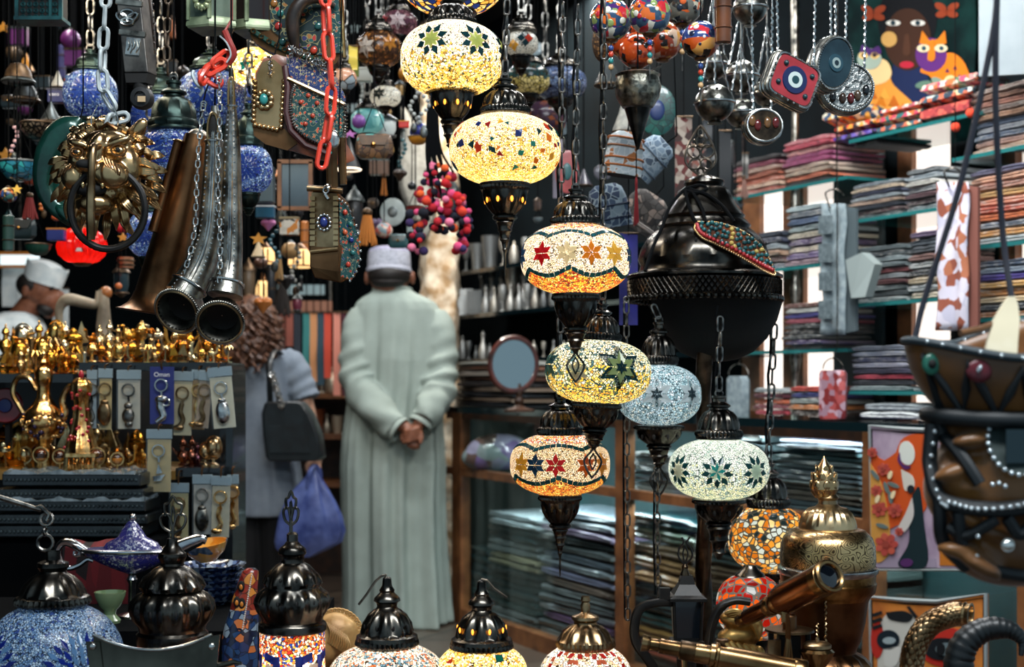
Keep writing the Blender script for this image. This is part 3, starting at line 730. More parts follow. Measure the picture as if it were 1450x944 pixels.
# ---------------------------------------------------------------- lamps standing on the front table
TABZ=.66
FIN={'loops':lambda fr,cx,y0,y1,w:finial(fr,cx,y0,y1,w)}
def finial(fr,cx,y0,y1,w):
    mb=MB();k=fr.k;h=y1-y0
    def P(pts,r=1.9):mb.tube([fr.p(cx+x*w,y1-y*h) for x,y in bezp(pts,16)],r*k,6)
    P([(0,0),(0,.25)],2.6);P([(0,.2),(-.9,.35),(-.95,.6),(-.3,.62),(0,.3)]);P([(0,.2),(.9,.35),(.95,.6),(.3,.62),(0,.3)])
    P([(-.5,.6),(-.6,.85),(0,1),(.6,.85),(.5,.6)]);P([(-.15,.55),(0,.75),(.15,.55),(0,.4),(-.15,.55)],1.5)
    return mb
def standing(cx,base_y,Y,label,head,globe=None,m=None,body=None,fin=None,metal=None,power=.3,group='mosaic lamps standing on the front table',z0=TABZ,lobes=12,col=WARM,holes=None,wire=None):
    fr=Fr(cx,base_y,Y);k=fr.k;t=thing('table_lamp',label,'lamp',(fr.loc.x,Y,z0),group);up=Vector((0,0,fr.loc.z-z0));metal=metal or BRONZE
    P=lambda x,y,d=0:fr.p(x,y,d)+up
    cp=obj('cap',MB().lathe([(r*k,(base_y-y)*k+up.z,*q) for r,y,*q in head],144),metal,t)
    G=None;g=None
    if globe:
        gx,gy,ry=globe;G=Globe(gx,ry,2.4);c=P(cx,gy)
        g=obj('globe',MB().lathe(G.prof(-1.3,1.3),44,k=k,cap=False),m,t,loc=c)
        zb=c.z-ry*k*.96
        obj('stand',MB().lathe([(.07,0),(.07,.008),(.055,.016),(.03,.03),(.02,.06 if zb>.08 else zb*.6),(.03,zb*.85),(.045,zb+.004)],32),metal,t)
        if power:bulb(t,c,power,col)
    if body:
        y0,y1,rr=body
        g=obj('body',MB().lathe([(rr*k,(base_y-y0)*k+up.z),(rr*k,(base_y-y1)*k+up.z)],44,cap=False),m,t)
        obj('stand',MB().lathe([(.06,0),(.06,.01),(.045,.02),(.035,max(.03,(base_y-y1)*k+up.z-.01)),(rr*k*1.05,(base_y-y1)*k+up.z+.003),(rr*k*1.05,(base_y-y1)*k+up.z+.012)],32),metal,t)
        if power:bulb(t,P(cx,(y0+y1)/2),power,col)
    if fin:obj('finial',finial_at(P,k,*fin),metal,t)
    if wire:obj('wire',MB().tube([P(x,y,d) for x,y,d in wire],1.8*k,6),BRONZEL,t)
    return t,g,G,k,cp,P
def finial_at(P,k,cx,y0,y1,w):
    mb=MB();h=y1-y0
    def Q(pts,r=2.0):mb.tube([P(cx+x*w,y1-y*h) for x,y in bezp(pts,16)],r*k,6)
    Q([(0,0),(0,.2),(0,.34)],2.6);Q([(0,.2),(-.75,.33),(-.95,.55),(-.35,.6),(0,.3)]);Q([(0,.2),(.75,.33),(.95,.55),(.35,.6),(0,.3)])
    Q([(-.55,.57),(-.66,.8),(-.3,.86),(0,1),(.3,.86),(.66,.8),(.55,.57)]);Q([(-.14,.5),(-.02,.78),(.14,.5),(0,.36),(-.14,.5)],1.6)
    return mb
mb1=mosaic('mosaic_blue',[('#86a2c0',4),('#6284ac',3),('#b2c6d6',3),('#3a5290',1)],scale=340,edge=.1,grout='#101c30',translucent=.3)
t,g,G,k,cp,P=standing(75,940,1.75,'blue mosaic globe lamp hooked on a ring, at the lower left corner',[(9,788),(10,780),(10,792),(21,796),(22,802),(18,808),(20,811),(28,816,.045,10),(38,826,.045,10),(44,838,.045,10),(46,842),(50,844),(51,848,.045,36),(51,853,.045,36),(48,856)],(99,945,94),mb1,power=.12,col=(.8,.9,1))
for lon0 in (-.75,.72):
    for ring_,n,s,h in ((24,16,7.5,'#1f3fae'),(36,22,8.5,'#16309a'),(49,28,9.0,'#1b2f8c')):
        for i in range(n):
            a=2*PI*i/n;u,v=pol(ring_,a);tile(g,G,k,lon0,2,[(u+pol(s,a)[0],v+pol(s,a)[1]),(u+pol(s*.42,a+PI/2)[0],v+pol(s*.42,a+PI/2)[1]),(u-pol(s,a)[0],v-pol(s,a)[1]),(u+pol(s*.42,a-PI/2)[0],v+pol(s*.42,a-PI/2)[1])],h if i % 3 else '#6f9ac4',.9)
obj('hanging_ring',MB().ring(P(64,768),11*k,2.4*k,20,7,Matrix.Rotation(PI/2,3,'X')).ring(P(66,735),9*k,2.2*k,20,7,Matrix.Rotation(1.2,3,'X')).ring(P(64,752),6*k,1.8*k,16,6,Matrix.Rotation(PI/2,3,'Y')),STEEL,t)
obj('hook_rod',MB().tube([P(-40,690),P(0,704),P(40,716),P(58,722)],[4*k,4*k,3.6*k,3*k],8).tube([P(50,719),P(58,716),P(70,728),P(66,737)],3*k,6),STEEL,t)
mred=mosaic('mosaic_red_white',[('#d8401f',4),('#f07a3a',3),('#f6e6d8',2),('#a3201a',2)],scale=300,edge=.1,translucent=.5)
BULB2=[(7,762),(9,772),(12,775),(14,779),(19,783),(20,788),(18,792),(16,797),(17,800),(25,804),(30,808),(40,817,.05,12),(46,828,.05,12),(44,834),(40,836),(48,840,.03,14),(56,850,.05,14),(58,862,.05,14),(54,876,.03,14),(47,886),(46,892),(50,896),(50,908),(49,910)]
t,g,G,k,cp,P=standing(244,940,1.9,'black onion-domed lamp with trefoil finial and red chip body',BULB2,body=(908,940,48),m=mred,power=.15,fin=(245,702,768,19))
for y,n,rr,s in ((822,8,42,3.4),(862,10,57,3.8)):pierced(cp,k,(940-y)+(fr_z := (P(244,940).z/k)),n,rr,s,HOLE)
m3b=mosaic('mosaic_confetti',[('#fbe3c0',4),('#e0702a',3),('#24409a',2),('#f2b23c',2),('#b02a20',2),('#ffffff',2)],scale=300,edge=.08,translucent=.75)
BULB3=[(5,753),(8,756),(8,766),(10,768),(11,770),(15,773),(19,777),(20,783),(17,786),(16,793),(17,796),(24,800),(30,806),(37,814,.05,12),(41,824,.05,12),(39,829),(40,832),(47,838,.05,14),(51,846,.05,14),(52,852,.05,14),(49,864,.03,14),(44,873),(43,878),(47,881),(48,884),(48,891),(46,893)]
t,g,G,k,cp,P=standing(414,1000,1.85,'bronze onion-domed lamp over a confetti-coloured cylinder with navy arrows',BULB3,body=(891,1000,46),m=m3b,power=.35,fin=(412,695,756,11))
for y,n,rr,s in ((817,10,38,2.8),(848,12,51,3.2)):pierced(cp,k,(1000-y)+P(414,1000).z/k,n,rr,s,HOLE)
class Cyl:
    def __init__(s,r):s.rx=r;s.ry=500
    def r(s,z):return s.rx
    at=Globe.at;uv=Globe.uv
C=Cyl(46)
for u0 in (-.35,.35,1.1,-1.1):
    zc=(1000-932)+P(414,1000).z/k
    tile(g,C,k,u0,zc,[(-5,-24),(5,-24),(5,10),(-5,10)],'#1c2f86');tile(g,C,k,u0+(.28 if u0>0 else-.28),zc+6,[(-8,-7),(8,-1),(6,9),(-9,4)] if u0>0 else [(-8,-1),(8,-7),(9,4),(-6,9)],'#1c2f86')
    tile(g,C,k,u0-.25,zc-12,[(-7,-14),(7,-14),(7,10),(-7,10)],'#f3ead8')
CAP4=[(3,816),(6,818),(7,828),(9,832),(11,835),(10,838),(14,842),(18,846),(19,850),(15,853),(14,858),(16,861),(20,863),(27,870,.065,10),(34,882,.065,10),(37,893,.045,10),(38,896),(43,899),(44,904),(43,906,.045,36),(44,911,.045,36),(42,914),(38,918)]
def capx(dx):return [(r,y+dx,*q) for r,y,*q in CAP4]
m4b=mosaic('mosaic_pastel_crackle',[('#f9e9d2',5),('#e9a080',2),('#5f8aa0',2),('#fff8ec',4),('#d06a3a',1.5),('#2f5a70',1)],scale=330,edge=.09)
t,g,G,k,cp,P=standing(548,1010,1.8,'pastel multicolour crackle lamp with bent wire in front of the green robe hem',CAP4,(84,962,52),m4b,power=.45,wire=[(547,814,0),(540,815,-4),(532,822,-6),(520,840,-10),(509,854,-12)])
pierced(cp,k,(1010-884)+P(548,1010).z/k,9,35,3,HOLE)
m5b=mosaic('mosaic_yellow_crackle',[('#ffe3a0',5),('#f6c257',4),('#fff3d2',3),('#d98a25',2)],scale=330,edge=.09)
t,g,G,k,cp,P=standing(682,1010,1.8,'yellow crackle lamp with glowing amber slots under its pointed cap',capx(5),(66,958,50),m5b,power=.45,wire=[(682,820,0),(690,821,-5),(700,832,-8),(718,844,-12)])
pierced(cp,k,(1010-889)+P(682,1010).z/k,9,35,3.4,SLOT_GLOW)
tile(g,G,k,.5,34,[(-6,-6),(6,-4),(7,6),(-3,7)],'#0e5a5c');tile(g,G,k,-.9,30,[(-4,-5),(6,-4),(3,5)],'#c23a1c')
m6b=mosaic('mosaic_white_petals',[('#f2ece0',5),('#dfe6e8',3),('#c9a48a',1),('#f6d2a0',2)],scale=300,edge=.09)
CAP6=[(6,844),(7,850),(5,852),(7,856),(6,866),(8,868),(19,872),(20,876),(16,880),(17,883),(24,887,.065,10),(32,894,.065,10),(37,902,.045,10),(41,906),(41,912,.045,36),(40,916),(36,919)]
t,g,G,k,cp,P=standing(829,1010,1.8,'white petal-patterned lamp with red tile outlines and pale brass cap',CAP6,(66,962,52),m6b,power=.35,metal=BRASS)
for lon0 in (-.75,.0,.75):
    for i in range(10):
        a=2*PI*i/10;u,v=pol(17,a);tile(g,G,k,lon0,30,[(u-3.4,v-3),(u+3,v-3.6),(u+3.4,v+3),(u-3,v+3.4)],'#b3241f' if i % 2 else '#d06a4a',.8)
LATER10()
struct_t=obj('front_table',MB().box((-.71,1.92,TABZ-.02),(1.78,.62,.04)),DARKWOOD,None,False);tag(struct_t,'dark wooden table along the front carrying the mosaic lamps','table')
lg=[obj('leg',MB().box((x,y,(TABZ-.04)/2),(.05,.05,TABZ-.04)),DARKWOOD,struct_t,False) for x in (-1.5,.1) for y in (1.68,2.16)]
# ================================================================ hanging metalware on the left
def hang_wire(par,fr,pts,r=1.2,m=None,up=True,name='cord'):
    P=[fr.p(*p) if not isinstance(p,Vector) else p for p in pts]
    if up:P.append(Vector((P[-1].x,P[-1].y,CEIL-par.location.z)))
    return obj(name,MB().tube(P,r*fr.k,6),m or BLACK,par)
# lion-head door knocker on a heavy grey chain
f=Fr(150,245,1.9);k=f.k
lion=thing('door_knocker','brass lion-head door knocker hung on the heavy grey chain','knocker',f)
mb=MB();r=random.Random(4)
E=lambda x,y,d,rx,ry,rd=None,R=None:mb.ell(f.p(x,y,d),(rx*k,(rd or rx)*k,ry*k),14,10,R)
E(150,242,6,50,52,34);E(155,208,-16,38,22,22)                                   # skull, forehead
E(184,238,-16,20,30,20);E(118,236,-16,17,26,20)                                  # cheeks
E(146,222,-36,13,30,14,rot2(.3));E(137,242,-48,16,10,13)                         # nose bridge, nose
E(166,252,-36,27,21,18,rot2(.3));E(116,256,-34,19,19,18,rot2(-.3));E(141,292,-24,27,16,20);E(140,276,-16,34,14,16)
E(176,207,-34,20,6,9,rot2(-.35));E(122,209,-34,15,6,9,rot2(.3))                  # brow ridges
E(194,186,0,15,11,8,rot2(-.7));E(199,181,-4,9,15,7,rot2(.6));E(112,190,2,12,9,8,rot2(.5))
face=obj('face',mb,BRASSB,lion);fuse(face,.0020,2)
mn=MB()                                      # mane of flowing locks in three tiers
for i in range(60):
    a=2*PI*(i+.5)/60+r.uniform(-.05,.05);tier=i % 3;rr=47+tier*7;sx=math.sin(a);x,y=150+rr*sx,241-rr*1.04*math.cos(a)
    if abs(a-PI)<.25 and tier<2:continue
    L=r.uniform(20,28);s_=1 if sx>0 else-1;dx,dy=sx,-math.cos(a);tx,ty=-dy*s_*.0+0,.75
    d0=-8+tier*8;c1=r.uniform(-4,4)
    for off in (-3.2,0,3.2):
        ox,oy=-dy*off,dx*off
        pts=[f.p(x+ox-dx*5,y+oy-dy*5,d0+2),f.p(x+ox+dx*L*.35,y+oy+dy*L*.35+ty*2,d0-5),f.p(x+ox*.8+dx*L*.75-dy*c1,y+oy*.8+dy*L*.75+ty*7+dx*c1,d0-1),f.p(x+dx*L-dy*c1*2.2,y+dy*L+ty*13+dx*c1*2.2,d0+5)]
        mn.tube(bez(pts,7),[q*k for q in (1.6,3,3.4,3.3,3,2.4,1.6,.7)],6)
obj('mane',mn,BRASSB,lion)
for x,y,s in ((179,219,1),(121,222,.85)):
    obj('eye',MB().ell(f.p(x,y,-38),(8*s*k,6*k,6*s*k),14,8),mat('brass_eye','#e8c58c',.2,1),lion)
    obj('eye_rim',MB().tube([f.p(x+10.5*s*math.cos(q),y+8*s*math.sin(q),-40) for q in [2*PI*i/18 for i in range(18)]],1.5*k,6,True),BRASSD,lion)
    obj('pupil',MB().ell(f.p(x,y,-43),(3.4*s*k,3*k,3.4*s*k),10,6),HOLE,lion)
wh=MB()
for i in range(6):wh.tube([f.p(159+i*4.5,229+i*2.2,-50),f.p(164+i*4.2,240+i*2,-53),f.p(172+i*2.2,250+i*1.2,-50)],1.0*k,5)
for i in range(4):wh.tube([f.p(116-i*4,240+i*2,-49),f.p(110-i*4,250+i*2,-48)],1.0*k,5)
obj('whisker_lines',wh,BRASSD,lion)
obj('nostril',MB().ell(f.p(137,241,-55),(13*k,7*k,7*k),12,8,rot2(.1)),HOLE,lion)
obj('mouth',MB().ell(f.p(138,273,-36),(24*k,10*k,9*k),16,8),HOLE,lion)
for x in (124,131,138,158):obj('tooth',MB().ell(f.p(x,268,-45),(3*k,3*k,5*k),8,6),mat('brass_eye','#e8c58c'),lion)
obj('strike_bar',MB().tube(bez([f.p(153,214,-46),f.p(150,222,-62),f.p(149,260,-66),f.p(147,300,-64),f.p(146,345,-58)],16),[q*k for q in [5,6,6,5.5,5.5,5.5,5.5,5.5,5.5,5.5,6,6,6,6,6,6,6]],10),BRASS,lion)
obj('ring',MB().tube([f.p(163+49*math.cos(q),300-56*math.sin(q),-36+10*math.cos(q)) for q in [2*PI*i/40 for i in range(40)]],5.2*k,9,True),mat('black_iron','#0a0a0a',.42,.15,'#1a1714',50,spec=.3),lion)
obj('top_bracket',MB().box(f.p(157,187,-4),(28*k,20*k,14*k)).tube([f.p(146,186,-16),f.p(157,178,-18),f.p(170,186,-16)],3*k,7),BRASSD,lion)
# the heavy chain
f=Fr(147,100,1.9);k=f.k
hc=obj('link_chain',MB().tube([f.p(150,-14),Vector((f.p(150,0).x,0,CEIL-f.loc.z))],2*k,6),ZINC);hc.location=f.loc
tag(hc,'heavy pale grey oval-link chain holding the lion knocker','chain')
chain(hc,[f.p(151,-14),f.p(146,60),f.p(144,122),f.p(158,150),f.p(172,160)],37,19,3.1,ZINC) if 0 else chain(hc,[f.p(151,-20),f.p(146,60),f.p(144,124),f.p(166,160)],37*k,19*k,3.2*k,ZINC)
me=linkmesh(37*k,19*k,3.2*k,ZINC)
o=link('link',me,hc,f.p(167,168,-2),(0,1.3,.2));o=link('link',me,hc,f.p(156,177,-5),(.3,.15,1.2))
obj('wire_loop',MB().tube(bez([f.p(140,150,-6),f.p(131,170,-6),f.p(136,186,-6),f.p(160,190,-8),f.p(169,172,-6),f.p(162,150,-6)],20),1*k,5),SILVERB,hc)
# dark green escutcheon-like knocker behind the lion
f=Fr(105,245,2.08);k=f.k
gk=thing('green_knocker','dark green enamelled handle curving behind the lion head','knocker',f)
mg=mat('green_enamel','#0d2a24',.25,.3,'#17463b',30,.15,coat=.4)
pts=[(112,166),(100,178),(80,196),(66,222),(60,255),(68,282),(86,300),(104,316)]
obj('handle',MB().tube(bez([f.p(x,y,4) for x,y in pts],30),[q*k for q in [4,7,11,15,18,20,21,22,22,22,21,20,20,19,18,17,16,15,14,13,13,12,12,12,12,12,11,11,10,9,7]],14,flat=.6),mg,gk)
obj('plate',MB().prism([f.p(x,y,14) for x,y in bezp([(112,166),(150,190),(150,235),(118,262),(86,300),(66,262),(72,210),(112,166)],30)[:-1]],(0,8*k,0)),mg,gk)
obj('foot_leaf',MB().ell(f.p(96,306,0),(24*k,9*k,9*k),14,8,rot2(.75)),mg,gk)
hang_wire(gk,f,[(112,166,6),(116,150,6),(116,-20,6)],1)

# horns
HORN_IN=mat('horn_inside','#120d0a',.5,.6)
def horn(name,label,px,py,Y,path,radii,m,mouth_n,flare):
    f=Fr(px,py,Y);k=f.k;t=thing(name,label,'horn',f,'hanging horns')
    P=bez([f.p(*p) for p in path],40);R=[float(np.interp(i/40,np.linspace(0,1,len(radii)),radii))*k for i in range(41)]
    n=Vector(mouth_n).normalized();c=P[-1];rm=R[-1]
    obj('tube',MB().tube(P,R,22),m,t)
    return f,k,t,P,R,n,c
def bell(t,k,c,n,r0,r1,depth,m,beads,mi=None):
    z=n;x=z.orthogonal().normalized();y=z.cross(x);R=Matrix((x,y,z)).transposed()
    prof=[(r0,-depth),(r0*1.02,-depth*.8),(r0+(r1-r0)*.25,-depth*.5),(r0+(r1-r0)*.6,-depth*.2),(r1,0),(r1,1.5),(r1*.93,1.8),(r1*.88,-2),(r0*.9,-depth*.6),(r0*.85,-depth*.8)]
    obj('bell',MB().lathe(prof,40,c=c,R=R,k=k,cap=False),m,t)
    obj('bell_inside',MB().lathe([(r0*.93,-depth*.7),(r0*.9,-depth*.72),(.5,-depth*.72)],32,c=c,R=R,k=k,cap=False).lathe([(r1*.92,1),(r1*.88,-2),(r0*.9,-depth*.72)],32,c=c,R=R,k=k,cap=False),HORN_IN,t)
    obj('inner_rim',MB().ring(c+n*1.6*k,r1*.92*k,1.6*k,40,6,R),BRASS,t)
    if beads:
        b=MB()
        for i in range(beads):
            a=2*PI*i/beads;b.ell(c+R @ Vector((r1*1.0*k*math.cos(a),r1*1.0*k*math.sin(a),0)),2.1*k,7,5)
        obj('beaded_rim',b,SILVER,t)
f,k,t,P,R,n,c=horn('brass_horn','long smooth brown brass horn with a flared mouth turned down',240,300,2.0,[(279,192,0),(272,230,0),(252,310,0),(232,390,0),(226,425,0)],[17,22,27,32,37],BRASSD,(-.2,0,-1),1)
bn=(P[-1]-P[-3]).normalized();x=bn.orthogonal().normalized();Rb=Matrix((x,bn.cross(x),bn)).transposed()
obj('flare',MB().lathe([(36.5,-8),(38.5,0),(43,9),(52,17),(58,19),(57,20.5),(50,19),(38,8)],44,c=P[-1],R=Rb,k=k,cap=False),BRASSD,t)
obj('end_cap',MB().ell(f.p(280,197,0),(16*k,16*k,15*k),18,10),mat('pale_tin','#8f8578',.35,1,'#c9bfae',30),t)
obj('side_pipe',MB().tube([f.p(255,203,-12),f.p(238,270,-16),f.p(222,330,-22)],[6.5*k,7*k,7.5*k],10),BRASSD,t)
obj('pipe_lip',MB().ell(f.p(256,202,-12),(9*k,8*k,3*k),12,6,rot2(.2)),BRASSB,t)
hang_wire(t,f,[(279,186,0),(290,130,4),(300,100,6),(302,-16,6)],1.2)
def silver_horn(label,px,py,Y,path,radii,mc,mr,mn,dots,chainpts):
    f,k,t,P,R,n,c=horn('silver_horn',label,px,py,Y,path,radii,SILVER,mn,1)
    bell(t,k,f.p(*mc),Vector(mn).normalized(),radii[-1]*1.02,mr,30,SILVER,64)
    # riveted bands down the front
    for off in (-.45,.15,.55):
        b=MB()
        for i in range(4,40):
            T=(P[min(i+1,40)]-P[i-1]).normalized();side=T.cross(Vector((0,-1,0))).normalized();rad=R[i]
            q=P[i]+side*rad*off+Vector((0,-1,0))*rad*math.sqrt(1-off*off);b.ell(q,(1.7 if off != .15 else 1.3)*k,6,4)
        obj('rivet_row',b,BRASS if off== .15 else SILVERB,t)
    b=MB()
    for off in (-.15,.05):
        pts=[]
        for i in range(3,40):
            T=(P[min(i+1,40)]-P[i-1]).normalized();side=T.cross(Vector((0,-1,0))).normalized();pts.append(P[i]+side*R[i]*off+Vector((0,-1,0))*R[i]*math.sqrt(1-off*off))
        b.tube(pts,1.6*k,5)
    obj('raised_band',b,SILVERB,t)
    for i in (3,8,37):obj('collar',MB().ring(P[i],R[i]*1.06,2*k,20,6,Vector((0,0,1)).rotation_difference((P[i+1]-P[i-1]).normalized()).to_matrix()),SILVERB,t)
    T=(P[7]-P[5]).normalized()
    obj('oval_opening',MB().ell(P[6]+Vector((0,-R[6]*.75,0)),(R[6]*.7,R[6]*.4,24*k),14,8),HOLE,t)
    obj('opening_rim',MB().tube([P[6]+Vector((R[6]*.75*math.cos(a),-R[6]*.98,26*k*math.sin(a))) for a in [2*PI*i/20 for i in range(20)]],1.9*k,6,True),BRASSB,t)
    ch=obj('chain',MB().ring(f.p(*chainpts[0]),4*k,1.2*k,10,5,Matrix.Rotation(PI/2,3,'X')),SILVERB,t)
    chain(ch,[f.p(*p) for p in bez_t(chainpts)],13*k,8.5*k,1.3*k,SILVERB)
    hang_wire(t,f,[path[0],(path[0][0],path[0][1]-40,2),(path[0][0],-16,4)],1.2)
def bez_t(pts):return [tuple(v) for v in bez(pts,16)]
silver_horn('silver riveted horn with round mouth facing out, nearer the brown brass horn',270,300,1.93,[(304,150,2),(303,200,2),(302,260,2),(297,330,0),(283,380,-6),(263,420,-18)],[5,12,16,19,22,26],(258,442,-32),33,(-.25,-.85,-.45),0,[(292,150,-16),(287,200,-20),(284,260,-24),(282,330,-28),(268,395,-34)])
silver_horn('silver riveted horn with round mouth facing out, on the outer side by the curly hair',320,300,1.9,[(327,96,2),(328,150,2),(328,210,2),(328,300,0),(327,370,-4),(322,420,-16)],[3,6,12,15,17,25],(318,458,-32),33,(.05,-.87,-.5),0,[(313,110,-14),(315,180,-18),(313,260,-22),(317,340,-26),(318,410,-34)])

# carved pewter dagger sheath (top left) with a round foot
f=Fr(193,70,2.0);k=f.k
sh=thing('carved_sheath','dark pewter sheath with raised knot and script panels, beside the grey chain','sheath',f)
PEW=mat('pewter','#3d3b3a',.36,.9,'#77726c',30,.15)
def taper(x0a,x1a,ya,x0b,x1b,yb,d0,d1):
    return [[f.p(x0,y,d0),f.p(x1,y,d0),f.p(x1+6,y,d1),f.p(x0+6,y,d1)] for x0,x1,y in ((x0a,x1a,ya),(x0b,x1b,yb))]
b=obj('sheath_body',MB().loft(taper(162,196,-40,178,212,104,-8,18)),PEW,sh,False);bevel(b,.0015)
b=obj('sheath_tip',MB().loft(taper(178,211,104,180,208,118,-6,16)),HOLE,sh,False)
for y in (6,49):obj('collar',MB().box(f.p(184+y*.11,y,-6),(37*k,8*k,7*k),rot2(.1)),SILVER,sh,False)
kn=MB()
for dx,dy,a in ((-7,0,.6),(7,0,-.6),(0,-6,0),(0,6,0)):kn.tube([f.p(183+dx+9*math.cos(q)*math.cos(a)-5*math.sin(q)*math.sin(a),27+dy+9*math.cos(q)*math.sin(a)+5*math.sin(q)*math.cos(a),-11) for q in [2*PI*i/14 for i in range(14)]],1.7*k,5,True)
obj('raised_knot',kn,SILVERB,sh)
sc=MB().box(f.p(191,68,-9),(20*k,3*k,24*k),rot2(.1))
for i,(x,h) in enumerate(((184,14),(188,18),(192,12),(196,17),(199,13))):sc.tube(bez([f.p(x,60,-12),f.p(x+2,60+h*.5,-13),f.p(x-1,60+h,-12)],6),1.2*k,5)
obj('script_panel',sc,SILVERB,sh)
obj('round_foot',MB().lathe([(15,-12),(17,0),(14,10),(8,11),(8,8)],20,c=f.p(200,138,4),R=Matrix.Rotation(PI/2,3,'X'),k=k),mat('black_rubber','#0c0c0e',.5),sh)
obj('price_tag',MB().box(f.p(203,142,-10),(11*k,1*k,8*k)),mat('paper_tag','#b79c78',.8),sh,False)
obj('foot_stem',MB().tube([f.p(196,112,4),f.p(200,132,4)],10*k,12),HOLE,sh)
hang_wire(sh,f,[(178,-38,4),(176,-60,4)],1.4)
dk=Fr(222,60,2.05);b=thing('curved_dagger','dark studded dagger handle hanging just behind the pewter sheath','dagger',dk)
obj('handle',MB().tube([dk.p(x,y) for x,y in bezp([(202,-30),(206,10),(212,55),(214,90),(209,118)],14)],[q*dk.k for q in [9,9,9,10,10,10,9,9,8,8,7,7,6,5,4]],10),mat('dark_horn','#17110d',.4,0,'#33231a',40),b)
s=MB()
for i in range(14):s.ell(dk.p(218+i*.3,-10+i*9,-7),1.7*dk.k,6,4)
obj('stud_row',s,SILVERB,b);hang_wire(b,dk,[(202,-28),(202,-60)],1)
# dark thin chain beside it
f=Fr(237,60,2.3);c=obj('thin_chain',MB().tube([f.p(237,-14),Vector((0,0,CEIL-f.loc.z))],1.2*f.k,6),STEEL);c.location=f.loc;tag(c,'rusty brown thin chain between the pewter sheath and the green lanterns','chain')
chain(c,[f.p(239,-14),f.p(236,60),f.p(238,122)],24*f.k,12*f.k,1.8*f.k,mat('rusty_chain','#2e2620',.45,.7,'#5a4a3a',60))

# pale green tin lanterns, cropped by the top
TIN=mat('green_tin','#5d6a50',.4,.35,'#9aa583',26,.2)
def tinlantern(px,Y,x0,x1,yb,w0,label,plate,corner):
    f=Fr(px,yb,Y);k=f.k;t=thing('tin_lantern',label,'lantern',f,'tin lanterns along the top edge')
    pts=[(x0,-6),(x0+(x1-x0)*corner,-18),(x1,-4),(x1-14,40),(x0+10,44)]
    def ring(y,s):return [f.p((x0+x1)/2+(x-(x0+x1)/2)*s,y,d*s) for x,d in pts]
    for (xa,da),(xb,db) in zip(pts,pts[1:]+pts[:1]):
        obj('pane',MB().prism([f.p(xa,-70,da),f.p(xb,-70,db),f.p(xb,yb-10,db),f.p(xa,yb-10,da)],(0,1.5*k,0)),plate,t,False)
    b=obj('base',MB().loft([ring(yb-12,1.0),ring(yb-10,1.05),ring(yb-3,1.1),ring(yb,1.1),ring(yb+3,1.0)]),TIN,t,False)
    for x,d in pts:obj('corner_strip',MB().tube([f.p(x,-70,d),f.p(x,yb-8,d)],3.4*k,6),TIN,t)
    obj('roof',MB().loft([ring(-70,1.06),ring(-74,1.06),ring(-110,.3),ring(-114,.3)]),TIN,t,False)
    hang_wire(t,f,[((x0+x1)/2,-112,10)],2)
    return f,t
fa,ta=tinlantern(300,1.95,268,332,38,0,'pale green tin lantern with a moulded rosette, nearest the red chain knot',mat('dull_tin_pane','#3d4a3f',.5,.3,'#5b6a58',20),.5)
ros=MB();r=random.Random(9)
for i in range(9):ros.ell(fa.p(290+9*math.sin(i*.7),4+11*math.cos(i*.7),-21),(4.5*fa.k,3*fa.k,4.5*fa.k),8,5)
for i in range(5):ros.ell(fa.p(290+(i-2)*4,17-abs(i-2)*2,-21),(2.5*fa.k,2*fa.k,5*fa.k),8,5)
obj('rosette',ros,mat('olive_metal','#7c8660',.35,.6,'#b5bd92',40),ta)
tinlantern(362,2.02,330,394,42,0,'green tin lantern with dark panes, beside the jewelled flask',mat('smoky_pane','#1c1412',.1,coat=.5),.35)
# filigree box lantern, far upper left
f=Fr(56,25,2.5);k=f.k;t=thing('filigree_lantern','dark teal filigree box lantern in the upper left corner','lantern',f)
tl_=mat('teal_patina','#14353a',.5,.5,'#255a5c',40)
obj('core',MB().box(f.p(56,0,14),(60*k,34*k,52*k)),HOLE,t,False)
fg=MB()
for i in range(6):
    for j in range(6):
        for a in (0,1):fg.ring(f.p(34+i*9,-20+j*9,-4),3.4*k if a else 1.8*k,.7*k,8,4,Matrix.Rotation(PI/2,3,'X'))
obj('filigree_panel',fg,tl_,t)
obj('frame',MB().box(f.p(56,27,12),(68*k,40*k,5*k)).box(f.p(25,0,-3),(5*k,5*k,56*k)).box(f.p(87,0,-3),(5*k,5*k,56*k)).box(f.p(73,0,-4),(4*k,4*k,52*k)),tl_,t,False)
hang_wire(t,f,[(56,-24,10)],2)

# tangle of red plastic chain and pale hook near the green lanterns
f=Fr(310,90,1.9);k=f.k
rc=obj('red_chain_knot',MB().tube(bez([f.p(318,44,2),f.p(325,60,-2),f.p(331,76,0),f.p(322,90,2)],10),5*k,8).tube([f.p(318,44,2),f.p(322,20,30),Vector((f.p(322,0).x,30*k,CEIL-f.loc.z))],2*k,6),mat('dark_red_plastic','#8a2a24',.4));rc.location=f.loc
tag(rc,'knotted short length of red plastic chain below the green tin lantern','chain')
me=linkmesh(40*k,20*k,3.6*k,REDPL)
for x,y,d,rr in ((306,96,-6,(.2,1.0,.5)),(294,108,-10,(.3,.6,1.4)),(299,112,-4,(.2,2.1,.4)),(312,84,0,(.4,.8,1.2))):link('link',me,rc,f.p(x,y,d),rr)
obj('wire_hook',MB().tube(bez([f.p(275,101,-4),f.p(274,108,-6),f.p(280,120,-6),f.p(288,128,-6),f.p(284,136,-4)],14),2.6*k,7).tube(bez([f.p(312,52,-4),f.p(322,62,-6),f.p(328,78,-6),f.p(322,90,-6)],12),1.3*k,6),ZINC,rc)
